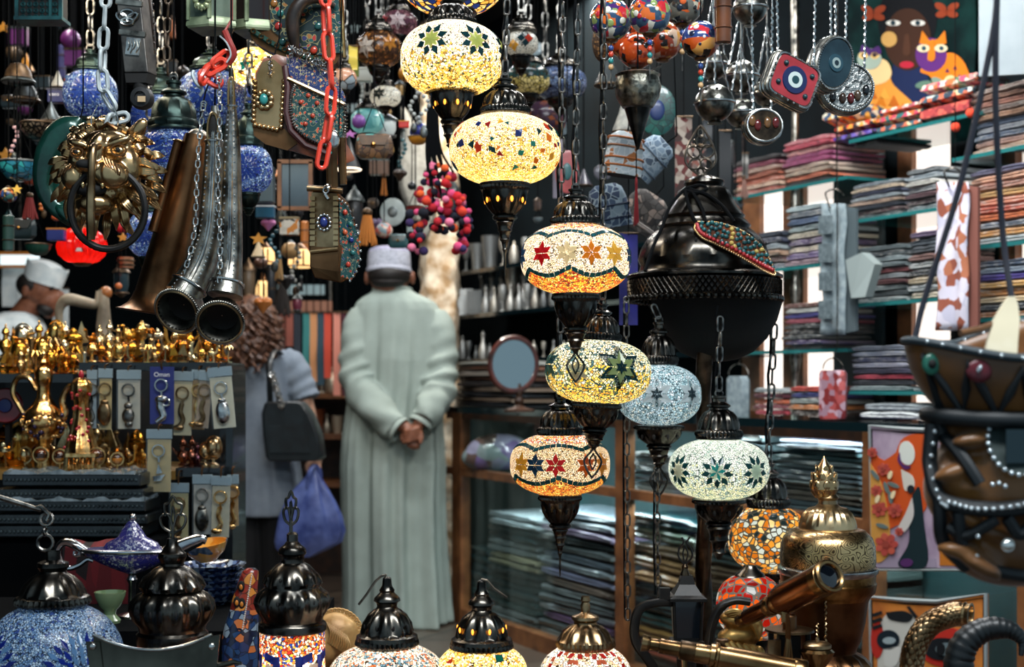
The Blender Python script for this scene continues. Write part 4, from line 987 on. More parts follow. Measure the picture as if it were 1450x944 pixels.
# long red plastic chain
f=Fr(465,120,1.78);k=f.k
rc=obj('red_chain',MB().tube([f.p(462,-14),Vector((f.p(462,0).x,0,CEIL-f.loc.z))],2*k,6),REDPL);rc.location=f.loc
tag(rc,'long bright red plastic chain hanging over the jewelled bags','chain')
chain(rc,[f.p(459,-30),f.p(464,60),f.p(470,120),f.p(466,175),f.p(453,245)],46*k,20*k,3.4*k,REDPL,ph=.5)

# ---------------------------------------------------------------- jewelled bags and flask
def gemrow(par,f,pts,r,m,name='bead_row',d=0.):
    b=MB()
    for p in pts:b.ell(f.p(*p),r*f.k,8,5)
    return obj(name,b,m,par)
def lin(a,b,n):return [tuple(a[j]+(b[j]-a[j])*i/(n-1) for j in range(len(a))) for i in range(n)]
EN_T=enamel('teal_enamel','#0f3a3a',['#a8331f','#1b2f6a','#b9502a','#1f5a55','#c23a24'],230)
EN_B=enamel('blue_enamel','#1a2a5a',['#b8402a','#12363a','#c9b27a','#2a3f80'],260)
EN_D=enamel('dark_enamel','#10201f',['#a02a24','#15303f','#8a5a28','#1d4a48','#2a2a55'],120,'#b9a878')
# saddle-shaped bag: outer side panel (facing left) and enamel front, in perspective
f=Fr(425,150,1.95);k=f.k
bag=thing('jewelled_bag','large brass-sided jewelled purse with teal enamel front behind the red chain','purse',f)
side=[(365,128),(372,96),(388,84),(404,92),(412,112),(404,150),(408,190),(420,205)]
# body: loft from the left brass side back to the right end
def sec(s):  # cross-section of the bag (profile seen from its end) at fraction s along its length
    x0=362+s*60;y0=0+s*26;d=-14+s*10
    prof=[(0,118),(4,96),(14,85),(28,84),(40,92),(46,112),(48,150),(52,180),(56,196),(40,208),(16,200),(2,180),(-1,150)]
    return prof
L=Vector((72,22,0))    # run of the bag in picture units
ends=[]
for s,sc_ in ((0,.93),(.04,1),(.96,1),(1,.93)):
    ring=[]
    for x,y in [(360,182),(360,140),(364,105),(374,86),(392,80),(406,90),(412,112),(414,150),(418,184),(430,206),(410,214),(380,206)]:
        cx,cy=388,150;xx=cx+(x-cx)*sc_+s*74;yy=cy+(y-cy)*sc_+s*20;dd=-22+(x-360)*.1+s*26
        ring.append(f.p(xx,yy,dd))
    ends.append(ring)
obj('body',MB().loft(ends),LEATHER,bag)
plate=[(366,182),(364,150),(368,112),(376,94),(390,88),(402,98),(406,122),(406,160),(402,186)]
obj('brass_side',MB().prism([f.p(x,y,-27+(x-360)*.1) for x,y in plate],(0,4*k,0)),BRASSB,bag)
obj('lower_side',MB().prism([f.p(x,y,-25+(x-360)*.1) for x,y in [(362,180),(406,186),(424,206),(410,216),(380,208),(364,196)]],(0,4*k,0)),BRASSD,bag)
gemrow(bag,f,lin((366,122,-29),(364,176,-29),9)+lin((366,182,-28),(396,188,-26),6)+lin((402,184,-26),(406,120,-26),9),3.7,BRASSB)
lf=MB()
for i in range(9):a=i*2*PI/9;lf.ell(f.p(379+10*math.sin(a),147-11*math.cos(a),-30),(5*k,2.5*k,4*k),8,5,rot2(a))
obj('leaf_mount',lf,BRASSB,bag);obj('turquoise_stone',MB().ell(f.p(379,147,-33),(6*k,4*k,8*k),12,8),mat('turquoise','#2a7f7a',.25,coat=.5),bag)
# enamel front panel: lower flap and upper flap
def panel(name,poly,d0,slope,m,th=3.,off=0):return obj(name,MB().prism([f.p(x,y,d0+(x-414)*slope) for x,y in poly],(0,th*k,0)),m,bag)
panel('enamel_front',bezp([(420,124),(470,140),(487,148),(488,190),(478,208),(450,204),(424,188),(416,160),(420,124)],40)[:-1],-30,.28,EN_T)
panel('enamel_flap',bezp([(410,84),(440,92),(478,118),(490,144),(470,138),(424,122),(412,104),(410,84)],36)[:-1],-28,.28,EN_B)
ro=MB()
pp=bezp([(424,122),(417,140),(416,160),(424,186),(446,202),(470,208),(484,202),(490,186),(490,150)],56)
for i,(x,y) in enumerate(pp):ro.ell(f.p(x,y,-32+(x-414)*.28),(3.6*k,2*k,1.6*k),6,4,rot2(math.atan2(pp[min(i+1,56)][1]-pp[i-1][1],pp[min(i+1,56)][0]-pp[i-1][0])+PI/2))
obj('ribbed_border',ro,SILVERB,bag)
obj('hinge_bar',MB().tube([f.p(412,118,-33),f.p(488,150,-14)],3*k,7),BRASS,bag)
obj('red_edge',MB().tube([f.p(x,y,d) for x,y,d in [(408,100,-28),(412,130,-30),(410,165,-31),(416,190,-31),(436,210,-26),(470,222,-18)]],4.5*k,8),mat('red_leather','#3a1110',.4,coat=.3),bag)
cm=MB();r=random.Random(11)
for i in range(46):
    x=415+r.uniform(0,62);y=78+(x-415)*.42+r.uniform(-6,8);cm.ring(f.p(x,y,-34+(x-414)*.28+r.uniform(-3,1)),3.2*k,.9*k,8,4,Matrix.Rotation(r.uniform(0,3),3,'X') @ Matrix.Rotation(r.uniform(0,3),3,'Y'))
obj('heaped_chain',cm,SILVERB,bag)
ts=MB()
for i in range(7):ts.ring(f.p(387+(i % 2)*2,88+i*4,-32),3*k,1*k,8,4,Matrix.Rotation(i*1.1,3,'Y'))
obj('tassel_chain',ts,SILVERB,bag);hang_wire(bag,f,[(388,80,0),(392,50,20),(395,-16,24)],1)
for q in ((430,150),(446,168),(436,180),(462,190),(452,150),(474,170),(440,140),(465,158)):
    obj('red_stone',MB().ell(f.p(q[0],q[1],-32+(q[0]-414)*.28),(3.4*k,2*k,3.4*k),8,5),mat('red_stone','#a83a22',.25,coat=.4),bag)
# jewelled powder flask above
f=Fr(440,40,2.02);k=f.k
fl_=thing('jewelled_flask','broad enamelled flask with a curved brass handle, cropped by the top edge','flask',f)
obj('flask_body',MB().prism([f.p(x,y,-8) for x,y in bezp([(356,-40),(354,40),(368,66),(410,84),(462,94),(482,80),(486,0),(484,-40)],36)],(0,26*k,0)),BRASSD,fl_)
obj('enamel_face',MB().prism([f.p(x,y,-11) for x,y in bezp([(385,-40),(384,30),(392,50),(430,70),(462,76),(468,0),(466,-40)],30)],(0,4*k,0)),EN_D,fl_)
b=[(356+110*t,48+44*t-10*math.sin(t*PI)*-1) for t in [i/20 for i in range(21)]]
obj('scroll_border',MB().tube([f.p(x,y-4,-12) for x,y in b],4*k,6,flat=.5),mat('green_band','#123a30',.4,.2),fl_)
sm=MB()
for x,y in b[1::2]:sm.ring(f.p(x,y-4,-16),3.2*k,1*k,8,4,Matrix.Rotation(PI/2,3,'X'))
obj('scroll_wire',sm,BRASSB,fl_)
obj('side_strip',MB().box(f.p(478,38,-10),(12*k,8*k,80*k),rot2(-.08)),EN_T,fl_,False);obj('strip_rim',MB().tube([f.p(484,-20,-12),f.p(489,84,-12)],2.5*k,6).tube([f.p(470,-20,-12),f.p(474,80,-12)],2*k,6),GOLD,fl_)
obj('curved_handle',MB().tube(bez([f.p(424,88,-20),f.p(420,60,-28),f.p(420,32,-32),f.p(434,10,-32),f.p(458,6,-28),f.p(476,14,-20)],22),[q*k for q in [4,5,6,7,8,9,9.5,10,10,10,10,10,9.5,9,8.5,8,7.5,7,6,5.5,5,4.5,4]],10),mat('dark_horn','#17110d'),fl_)
for x,y,h in ((399,22,'#1d5a58'),(396,40,'#a02a24'),(402,62,'#1d4a48'),(412,70,'#a8331f'),(446,74,'#a8331f'),(390,8,'#8a5a28'),(452,40,'#1d4a48')):
    obj('stone',MB().ell(f.p(x,y,-13),(5*k,3*k,6*k),10,6,rot2(.4)),mat('stone_'+h[1:],h,.2,coat=.5),fl_)
hang_wire(fl_,f,[(440,-36,4)],1.5)
# tall brass box purse with studs
f=Fr(470,330,1.88);k=f.k
bx=thing('brass_purse','tall brass box purse with studded sides and a blue stone, below the red chain','purse',f)
body=[[f.p(x,y,d) for x,y,d in q] for q in (
 [(443,268,-8),(478,270,-12),(492,285,14),(452,280,20)],[(441,300,-10),(479,302,-14),(502,310,14),(446,305,24)],
 [(440,345,-12),(480,348,-16),(510,352,12),(446,345,26)],[(440,378,-12),(480,384,-16),(508,372,12),(448,372,24)],[(446,394,-8),(484,402,-12),(503,392,8),(452,388,18)])]
b=obj('body',MB().loft(body),BRASSD,bx,False);bevel(b,.002)
obj('front_plate',MB().prism([f.p(x,y,-13-(x-440)*.1) for x,y in ((443,274),(479,276),(481,352),(442,350))],(0,3*k,0)),BRASS,bx,False)
for x in (445,478):
    st=MB()
    for i in range(9):st.box(f.p(x,283+i*8,-17-(x-440)*.1),(7*k,4*k,5.5*k))
    obj('stud_column',st,BRASSB,bx,False)
obj('stud_bar',MB().tube([f.p(442,358,-15),f.p(481,354,-19)],3.2*k,8),BRASSB,bx)
fm=MB()
for i in range(12):a=i*2*PI/12;fm.ell(f.p(461+9*math.sin(a),317-11*math.cos(a),-18),(2.8*k,2.5*k,2.8*k),8,5)
obj('flower_mount',fm,SILVERB,bx);obj('blue_stone',MB().ell(f.p(461,317,-21),(5.5*k,4*k,7.5*k),12,8),mat('lapis','#1c2a6a',.2,coat=.5),bx)
obj('top_bar',MB().tube([f.p(437,268,-14),f.p(487,272,-14)],4.6*k,10),BRASS,bx)
obj('bottom_plate',MB().prism([f.p(x,y,-14-(x-440)*.08) for x,y in ((441,362),(481,358),(482,386),(446,380))],(0,3*k,0)),BRASSD,bx,False)
obj('jewelled_side',MB().prism([f.p(x,y,-14+(x-482)*.9) for x,y in ((482,285),(494,294),(506,330),(509,368),(498,396),(484,392))],(0,4*k,0)),EN_T,bx,False)
gs=MB()
for i in range(15):q=bezp([(483,284),(495,296),(507,330),(509,372),(496,398)],14)[i];gs.ell(f.p(q[0],q[1],-18+(q[0]-482)*.9),2*k,6,4)
obj('pearl_edge',gs,SILVERB,bx)
for i,(x,y,h) in enumerate(((490,302,'#a8331f'),(497,318,'#1d5a58'),(498,340,'#1c2a6a'),(500,358,'#1d5a58'),(494,375,'#a8331f'),(490,330,'#b9502a'))):obj('stone',MB().ell(f.p(x,y,-18+(x-482)*.9),(3.6*k,3*k,4.4*k),8,5),mat('stone_'+h[1:],h,.2,coat=.5),bx)
obj('strap',MB().tube([f.p(487,262,-6),f.p(485,230,-4),f.p(484,196,-4)],[5*k,6*k,6*k],8).tube([f.p(472,268,-10),f.p(471,230,-12),f.p(472,195,-12),f.p(474,190,-10)],[8*k,8*k,8*k,6*k],8,flat=.5),mat('brass_strap','#3f2a18',.25,.8,'#7d5c3a',14),bx)
obj('strap_tip',MB().ell(f.p(474,200,-13),(9*k,5*k,14*k),12,8),SILVERB,bx);obj('strap_gem',MB().ell(f.p(470,219,-17),2.6*k,8,5),mat('turquoise','#2a7f7a'),bx)
obj('clasp_chain',MB().ring(f.p(467,266,-20),4*k,1.2*k,10,5,Matrix.Rotation(.6,3,'X')).ring(f.p(464,272,-20),4*k,1.2*k,10,5,Matrix.Rotation(1.6,3,'X')).tube([f.p(462,276,-20),f.p(467,284,-19)],3*k,6),SILVERB,bx)
hang_wire(bx,f,[(478,194,-6),(480,185,0),(482,-16,20)],1)
# ================================================================ brass pot, telescopes and friends at the lower right
f=Fr(1172,944,1.95);k=f.k;PZ=.66
pot=thing('brass_pot','large engraved brass pot with domed lid and leaf-bud knob','pot',(f.loc.x,f.loc.y,PZ));up=f.loc.z-PZ
def pp_(x,y,d=0):v=f.p(x,y,d);v.z+= up;return v
N=NT('engraved_brass');tc=N.n('ShaderNodeTexCoord');nz=N.n('ShaderNodeTexNoise');nz.inputs['Scale'].default_value=85;nz.inputs['Detail'].default_value=0;N.l(tc.outputs['Object'],nz.inputs['Vector'])
band=N.math('LESS_THAN',N.math('ABSOLUTE',N.math('SUBTRACT',N.math('FRACT',N.math('MULTIPLY',nz.outputs[0],7)),.5)),.16)
n2=N.n('ShaderNodeTexNoise');n2.inputs['Scale'].default_value=14;N.l(tc.outputs['Object'],n2.inputs['Vector'])
p=N.n('ShaderNodeBsdfPrincipled');p.inputs['Metallic'].default_value=1;p.inputs['Roughness'].default_value=.27
N.l(N.mix(N.math('MULTIPLY',band,.8),N.ramp(n2.outputs[0],[(.3,'#9a7648'),(.7,'#dcba86')]),S('#3a2613')),p.inputs['Base Color']);N.l(N.bump(band,-.5,.001),p.inputs['Normal']);N.l(p.outputs[0],N.out.inputs[0]);ENG=N.m
def pl(name,prof,m,n=48,**kw):return obj(name,MB().lathe([(r*k,(944-y)*k+up,*q) for r,y,*q in prof],n,**kw),m,pot)
pl('lid_dome',[(66,800),(67,790),(66,772),(62,760),(52,750),(42,747)],ENG)
pl('lid_crown',[(40,749),(40,744,.02,24),(38,736,.03,24),(33,726,.04,24),(26,719,.04,24),(18,717),(15,714),(12,712)],mat('lit_lid_brass','#a88458',.28,1,'#e2c294',18))  # lid brass lightened to carry the strong light falling on the lid
pl('lid_rim',[(66,800),(70,803),(70,808),(67,812)],SILVERB)
pl('neck_band',[(67,812),(66,822),(68,824),(66,836),(60,842),(58,846)],mat('neck_brass','#6b4a25',.3,1,'#b58850',40,.3,120))
pl('pot_body',[(58,846),(56,850),(52,880),(46,905),(40,918),(40,922),(50,928,.05,18),(58,938,.06,18),(60,950,.06,18),(56,970),(70,990),(78,1010),(78,944+up/k)],BRASSD)
pl('knob_stem',[(14,714),(13,708),(16,704),(13,700)],BRASS,24)
kb=MB()
for ring_,(n,r0,y0,h,rr) in enumerate(((8,17,692,22,13),(8,15,682,24,11),(6,9,672,24,9))):
    for i in range(n):
        a=2*PI*(i+.5*ring_)/n;kb.ell(pp_(1167+r0*math.sin(a)*.85,y0,-r0*.85*math.cos(a)),(rr*.6*k,rr*.4*k,h*.62*k),10,7,(Matrix.Rotation(a,3,'Z') @ Matrix.Rotation(.32,3,'X')))
kb.lathe([(10*k,(944-704)*k+up),(20*k,(944-692)*k+up),(19*k,(944-682)*k+up),(12*k,(944-664)*k+up),(4*k,(944-652)*k+up),(1*k,(944-645)*k+up)],20,c=(-5*k,0,0))
obj('leaf_bud_knob',kb,BRASSB,pot)
ch=obj('side_chain',MB().tube([pp_(1156+1.2*math.sin(i*1.3),840+i*1.6,-58+1.2*math.cos(i*1.3)) for i in range(44)],1.5*k,5),BRASS,pot)
# telescope pointing up
def scope(label,fr,path,segs,m,lens_dir):
    t=thing('telescope',label,'telescope',fr,'brass telescopes');k=fr.k
    P0,P1=fr.p(*path[0]),fr.p(*path[1]);d=(P1-P0);L=d.length;z=d.normalized();x=z.orthogonal().normalized();R=Matrix((x,z.cross(x),z)).transposed()
    for nm,a,b,r,mm in segs:
        s=max(b-a,.01)*L
        obj(nm,MB().lathe([(r*.96*k,0),(r*k,.05*s),(r*k,s*.95),(r*.96*k,s)],28,c=P0+z*a*L,R=R),mm,t)
    return t,P0,P1,z,R,L,k
TEL=mat('telescope_copper','#3b2114',.24,1,'#8d5a38',10,.05);TELB=mat('telescope_brass','#4e3722',.25,1,'#97764e',14,.05)
f=Fr(1100,850,1.78)
t,P0,P1,z,R,L,k=scope('copper telescope tilted up across the brass pot, lens toward the viewer',f,((1068,884,60),(1152,803,-95)),[('eyepiece',-.1,.0,10,TELB),('draw_tube',0,.3,12,TEL),('collar',.27,.35,15,TELB),('draw_tube',.34,.42,14,TEL),('collar',.41,.47,20,TELB),('main_tube',.45,.93,22,TEL),('lens_hood',.9,.985,23,TELB)],TEL,1)
obj('lens_rim',MB().ring(P1+z*2*k,20*k,4*k,32,8,R),TELB,t);obj('lens',MB().lathe([(18*k,0),(12*k,1.5*k),(.5*k,2.2*k)],28,c=P1+z*.6*k,R=R),mat('dark_lens','#070a10',.05,coat=1.),t)
obj('clamp_screw',MB().lathe([(3,-12),(3,0),(6,0),(6,5),(2,6)],12,c=P0+z*.44*L+Vector((0,-14*k,-16*k)),k=k),TELB,t)
obj('stand_yoke',MB().tube([f.p(1110,852,-6),f.p(1116,880,0),f.p(1118,905,10)],4*k,8),TELB,t)
for dx in (-16,0,16):obj('leg',MB().tube([f.p(1118,900,10),Vector(f.p(1118+dx*1.6,900,10+dx))*1.0+Vector((0,0,-(f.p(0,900).z+f.loc.z-PZ)))],3.2*k,8),TELB,t)
# horizontal telescope along the bottom
f=Fr(1000,920,1.72)
t,P0,P1,z,R,L,k=scope('brass telescope lying level along the bottom edge, before the black lantern',f,((909,909,0),(1130,948,-20)),[('eyepiece',.0,.05,11,TELB),('draw_tube',.05,.12,9,TELB),('collar',.11,.14,11,TELB),('draw_tube',.13,.25,11,TELB),('collar',.24,.34,14,mat('dark_brass_collar','#3a2c1e',.35,1,'#6a5238',30)),('draw_tube',.33,.45,14,TELB),('main_tube',.43,1.0,17.5,TELB),('collar',.95,1.03,19,TELB)],TELB,1)
obj('eyepiece_flare',MB().lathe([(7,0),(13,0),(11,-8),(8,-10)],24,c=P0,R=R @ Matrix.Rotation(PI,3,'X'),k=k),BRASSB,t)
obj('mount_ring',MB().ring(P0+z*.47*L,18*k,3.5*k,24,8,R),TELB,t);obj('mount_knob',MB().lathe([(7,-5),(9,0),(7,5)],14,c=f.p(1012,944,-18),R=Matrix.Rotation(PI/2,3,'X'),k=k),TELB,t);obj('top_screw',MB().lathe([(4,0),(4,6),(9,6),(9,10),(4,11)],14,c=f.p(1022,914,-4),k=k),BRASSD,t)
for a in (.27,.85):
    b=P0+z*a*L;obj('cradle_leg',MB().tube([b,Vector((b.x,b.y,PZ-f.loc.z))],4*k,8),TELB,t)
# black lantern with lyre finial and arching handles
f=Fr(972,905,2.0);k=f.k;BLK=mat('black_iron','#14110f');LZ=.70
t=thing('black_lantern','small black square lantern with lyre-shaped finial and arched side handle','lantern',f)
sq=lambda y,w:[f.p(972+a*w,y,b*w) for a,b in ((-1,-1),(1,-1),(1,1),(-1,1))]
obj('body',MB().loft([sq(905,15),sq(900,18),sq(848,20)]),mat('black_lantern_glass','#0a0f14',.15,coat=.5),t,False)
for s in (-1,1):obj('corner_post',MB().tube([f.p(972+s*18,903,-18),f.p(972+s*20,846,-20)],2.2*k,6),BLK,t)
obj('roof',MB().loft([sq(848,26),sq(844,26),sq(840,20),sq(826,11),sq(814,8)]),BLK,t,False)
obj('neck',MB().lathe([(8,0),(9,4),(6,8),(7,14),(4,20),(5,24),(2,28)],16,c=f.p(970,826),k=k),mat('dark_gunmetal','#2a241f',.25,1,'#6a5a48',40),t)
fi=MB()
def FW(pts,r=1.5):fi.tube([f.p(x,y) for x,y in bezp(pts,14)],r*k,6)
FW([(970,800),(961,788),(962,776),(968,768),(965,760)]);FW([(970,800),(980,788),(978,776),(972,768),(977,760)]);FW([(970,798),(967,784),(970,772)],1.1);FW([(970,798),(974,784),(970,772)],1.1)
obj('finial',fi,BLK,t)
obj('base',MB().loft([sq(912,22),sq(905,22)]),BLK,t,False)
hm=MB().tube(bez([f.p(955,852,-14),f.p(930,850,-18),f.p(905,858,-20),f.p(897,880,-20),f.p(899,905,-20),f.p(916,930,-18),f.p(930,952,-14)],24),[q*k for q in [5,5,5.5,6,6,6,6.5,7,7,7,7,7,7,7,7,7,7,7,7,7,7,7,7,7,7]],8,flat=.6)
obj('arched_handle',hm,BLK,t);obj('handle_hinge',MB().box(f.p(940,838,-12),(14*k,14*k,16*k)),BLK,t,False)
obj('pedestal',MB().lathe([(20,(905-912)),(14,-20),(14,-40),(26,(.66-f.loc.z)/k+1)],20,c=f.p(972,905),k=k),BLK,t)
# black curved spout-like handle beside it
f=Fr(1010,880,1.92);k=f.k
t=obj('iron_crook',MB().tube(bez([f.p(1062,852,0),f.p(1040,850,0),f.p(1020,860,0),f.p(1008,885,0),f.p(1004,915,0),f.p(1003,960,0),Vector((f.p(1003,0).x,0,PZ-f.loc.z))],26),[q*k for q in [6]*8+[7]*19],9),BLK);t.location=f.loc
tag(t,'black iron crook arching above the gold wing carving','crook')
# gold winged carving
f=Fr(1050,944,1.88);k=f.k;GC=mat('gold_carving','#7c5a2c',.35,.85,'#d3a964',18,.15)
t=thing('gold_carving','matt gold carved winged figure between the telescopes','carving',(f.loc.x,f.loc.y,PZ));upz=f.loc.z-PZ
G_=lambda x,y,d=0:f.p(x,y,d)+Vector((0,0,upz))
b=MB();b.ell(G_(1048,878,0),(30*k,22*k,14*k),16,10,rot2(.15));b.ell(G_(1042,900,2),(27*k,20*k,14*k),16,10,rot2(-.1));b.ell(G_(1060,890,4),(22*k,18*k,24*k),14,10);b.ell(G_(1045,930,6),(34*k,24*k,26*k),14,10)
b.lathe([(36*k,0),(36*k,12*k),(28*k,upz)],20)
o=obj('body',b,GC,t);fuse(o,.0028,4)
fe=MB()
for i in range(6):fe.tube(bez([G_(1024+i*3,866+i*2,-14),G_(1040+i*4,862+i*3,-20),G_(1062+i*2,872+i*6,-18)],8),[q*k for q in (2,3.5,4,4,4,4,3.5,3,1.5)],7)
for i in range(6):fe.tube(bez([G_(1022+i*9,902+i*2,-20),G_(1034+i*8,918,-24),G_(1052+i*5,938,-22)],8),[q*k for q in (2,4,4.5,5,5,4.5,4,3,1.5)],7)
obj('wing_feathers',fe,GC,t)
# squat oil burner with chained cap, in front of the brass pot
f=Fr(1118,944,1.83);k=f.k;t=thing('oil_burner','small brass burner stand with cylinder and tray before the pot','burner',(f.loc.x,f.loc.y,PZ));upz=f.loc.z-PZ
Q=lambda x,y,d=0:f.p(x,y,d)+Vector((0,0,upz))
obj('chimney',MB().lathe([(10,0),(10,20),(8,22),(8,20)],20,c=Q(1118,892),k=k),BRASSD,t);obj('tray',MB().lathe([(10,3),(34,3),(35,0),(10,-2)],28,c=Q(1118,893),k=k),mat('dark_brass_collar','#3a2c1e'),t)
obj('frame',MB().tube([Q(1092,896,0),Q(1090,960,0)],4*k,6).tube([Q(1144,896,0),Q(1146,960,0)],4*k,6).box(Q(1118,930,6),(30*k,22*k,60*k)),HOLE,t,False)
obj('foot',MB().lathe([(34*k,0),(34*k,6*k),(24*k,14*k),(16*k,upz-6*k)],24),BRASSD,t)
obj('plate',MB().box(Q(1094,920,-14),(18*k,3*k,34*k)),BRASS,t,False)
f=Fr(1157,944,1.8);k=f.k;t=thing('incense_dish','little round lidded brass dish with a short chain, at the foot of the pot','dish',(f.loc.x,f.loc.y,PZ));upz=f.loc.z-PZ
Q=lambda x,y,d=0:f.p(x,y,d)+Vector((0,0,upz))
obj('lid',MB().lathe([(20,0),(20,4),(16,7),(3,8),(3,13),(1,14)],28,c=Q(1157,916),k=k),BRASS,t);obj('bowl',MB().lathe([(10,-28),(20,-14,.05,14),(24,-4,.05,14),(20,0)],40,c=Q(1157,918),k=k),BRASSB,t);obj('foot',MB().lathe([(22*k,0),(22*k,8*k),(8*k,16*k),(9*k,upz-4*k)],24),BRASS,t)
obj('lid_chain',MB().tube([Q(1157+1.2*math.sin(i*1.4),902-i*1.3,1.2*math.cos(i*1.4)-2) for i in range(16)],1.1*k,5),BRASSB,t)
# braided brass spout and black ram's horn, lower right
f=Fr(1320,930,1.6);k=f.k;t=thing('braided_spout','scaly brass hookah spout curving up with an open round mouth','spout',f)
P=bez([f.p(1292,1010,0),f.p(1290,960,0),f.p(1296,915,0),f.p(1316,884,0),f.p(1345,870,-4),f.p(1360,868,-8)],30)
obj('tube',MB().tube(P,[q*k for q in np.linspace(17,14,31)],16),BRASSD,t)
sc=MB()
for i in range(1,29):
    T=(P[i+1]-P[i-1]).normalized();nrm=T.cross(Vector((0,1,0))).normalized();bn=T.cross(nrm)
    for j in range(9):
        a=2*PI*(j+.5*(i % 2))/9;q=P[i]+(nrm*math.cos(a)+bn*math.sin(a))*15.5*k
        Rm=Matrix((T,(nrm*math.cos(a)+bn*math.sin(a)).cross(T),(nrm*math.cos(a)+bn*math.sin(a)))).transposed();sc.ell(q,(6.5*k,5*k,2*k),7,5,Rm)
obj('scales',sc,BRASS,t)
T=Vector((.75,-.5,-.05)).normalized();x=T.orthogonal().normalized();Rm=Matrix((x,T.cross(x),T)).transposed()
obj('mouth',MB().lathe([(14,-10),(16,0),(18,3),(16,6),(17,9),(18,12),(14,12),(12,-4)],28,c=P[-1],R=Rm,k=k,cap=False),BRASSB,t);obj('mouth_inside',MB().lathe([(13,2),(12,-2),(1,-2.5)],24,c=P[-1]+T*4*k,R=Rm,k=k),HOLE,t)
obj('base',MB().lathe([(.05,PZ-f.loc.z),(.05,PZ-f.loc.z+.01),(.02,PZ-f.loc.z+.03),(.016,f.p(0,1000).z)],20,c=(f.p(1292,0).x,0,0)),BRASSD,t)
f=Fr(1400,930,1.5);k=f.k;t=thing('ram_horn','black ridged ram horn curling over at the lower right corner','horn',f)
P=bez([f.p(1360,1010,0),f.p(1356,960,0),f.p(1364,915,0),f.p(1392,892,0),f.p(1425,890,-4),f.p(1444,905,-10),f.p(1440,925,-16)],80)
obj('ridged_horn',MB().tube(P,[k*(float(np.interp(i/80,[0,.3,.6,1],[22,19,15,3]))*(1+.10*abs(math.sin(i*.9)))) for i in range(81)],18),mat('black_horn','#080b0d',.4,0,'#121719',60,spec=.4),t)
obj('base',MB().lathe([(.05,PZ-f.loc.z),(.045,PZ-f.loc.z+.015),(.025,f.p(0,1000).z)],20,c=(f.p(1360,0).x,0,0)),HOLE,t)
st_=obj('side_table',MB().box((.615,1.8,PZ-.02),(.85,.94,.04)),DARKWOOD,None,False);tag(st_,'dark side table under the brass pot and telescopes','table')
for x in (.25,.95):
    for y in (1.4,2.04):obj('leg',MB().box((x-0,y,(PZ-.04)/2),(.05,.05,PZ-.04)),DARKWOOD,st_,False)
# ================================================================ folded scarves on the glass shelves
CLOTH=objcol('folded_cloth');PLAST=objcol('wrapped_cloth','plastic',.25)
def slabmesh(name,seed,m,lip=True):
    r=random.Random(seed);prof=[(.05,0),(.0,.15),(0,.4),(.035,.5),(0,.6),(0,.85),(.05,1),(.5,1.0),(1,1),(1,0)] if lip else [(.03,0),(0,.2),(0,.8),(.03,1),(.5,1.05),(1,1),(1,0)]
    rings=[]
    for i in range(7):
        x=-.5+i/6;e=.05 if i in (0,6) else 0;sg=r.uniform(-.12,.12)-(.18*abs(x)*2 if i in (0,6) else 0);dy=r.uniform(-.02,.02)
        rings.append([(x,y+dy+e*.3,min(1.12,max(0,.5+(z-.5)*(1-2*e)+sg*(z>.45)))) for y,z in prof])
    return MB().loft(rings).mesh(name,m,True,50)
SLABS=[slabmesh('folded_scarf',s,CLOTH) for s in range(6)];PSLABS=[slabmesh('wrapped_shawl',s+20,PLAST) for s in range(5)]
WROT=math.atan2(-1,-SL) if 0 else math.atan2(-.8908,.4543)
HN={'pink':0}
def hname(h):
    r,g,b=(int(h[i:i+2],16)/255 for i in (1,3,5));import colorsys
    hh,l,s=colorsys.rgb_to_hls(r,g,b);hh *= 360
    tone='dark' if l<.3 else 'pale' if l>.66 else 'mid'
    if s<.12:return {'dark':'charcoal','mid':'grey','pale':'off-white'}[tone]
    base='red' if hh<14 or hh>345 else 'brown' if hh<40 and l<.45 else 'tan' if hh<34 and s<.55 else 'orange' if hh<34 else 'sand' if hh<62 else 'green' if hh<160 else 'teal' if hh<192 else 'blue' if hh<255 else 'purple' if hh<290 else 'pink'
    if base in ('blue','teal') and s<.3:base='slate blue' if base== 'blue' else 'grey-teal'
    return (tone+' ' if tone != 'mid' else '')+base
def stack(px0,px1,ytop,z,cols,where,group,kind='folded_scarf',noun='scarf',a=None,depth=.24,cat='scarf',meshes=None,seed=0,tag_=True):
    a=A_SHELF+.02 if a is None else a
    p,q=WL(px0,a),WL(px1,a);w=(q-p).length;c=(p+q)/2;top=zat(ytop,c.y);n=len(cols);th=(top-z)/n;r=random.Random(seed+int(px0)+int(ytop))
    meshes=meshes or SLABS
    for i,h in enumerate(cols):       # listed from the top
        me=r.choice(meshes);o=bpy.data.objects.new(kind,me);COL.objects.link(o)
        zz=z+th*(n-1-i);o.location=(c.x+r.uniform(-.006,.006),c.y+r.uniform(-.006,.006),zz)
        o.rotation_euler=(0,0,WROT+r.uniform(-.04,.04));o.scale=(w*r.uniform(.95,1.03),depth*r.uniform(.94,1.0),th*.84)
        o.color=S(h)
        tag(o,f"{hname(h)} {noun}, {ORD[i]} from top in {where}",cat,group)
G1='folded scarves on the glass shelves'
stack(1110,1177,194,1.81,['#c4707a','#d0586a','#e2b0a8','#a04a78','#b05080','#d8c0b0','#c8b4a0','#d87858','#2a2226'],'the rose pink stack',G1)
stack(1038,1106,222,1.81,['#2a2426','#8a3a50','#b09080','#b86a50','#c07058','#d8b8a0','#b05a48'],'the rust red striped stack beside the pink one',G1)
stack(1114,1168,288,1.53,['#a9bcc0','#5f6a74','#4f6686','#93a4a6','#c2bca8','#5a4a70','#e2d8c4','#6a5a88','#a08890'],'the pale stack left of the grey hanging scarf',G1)
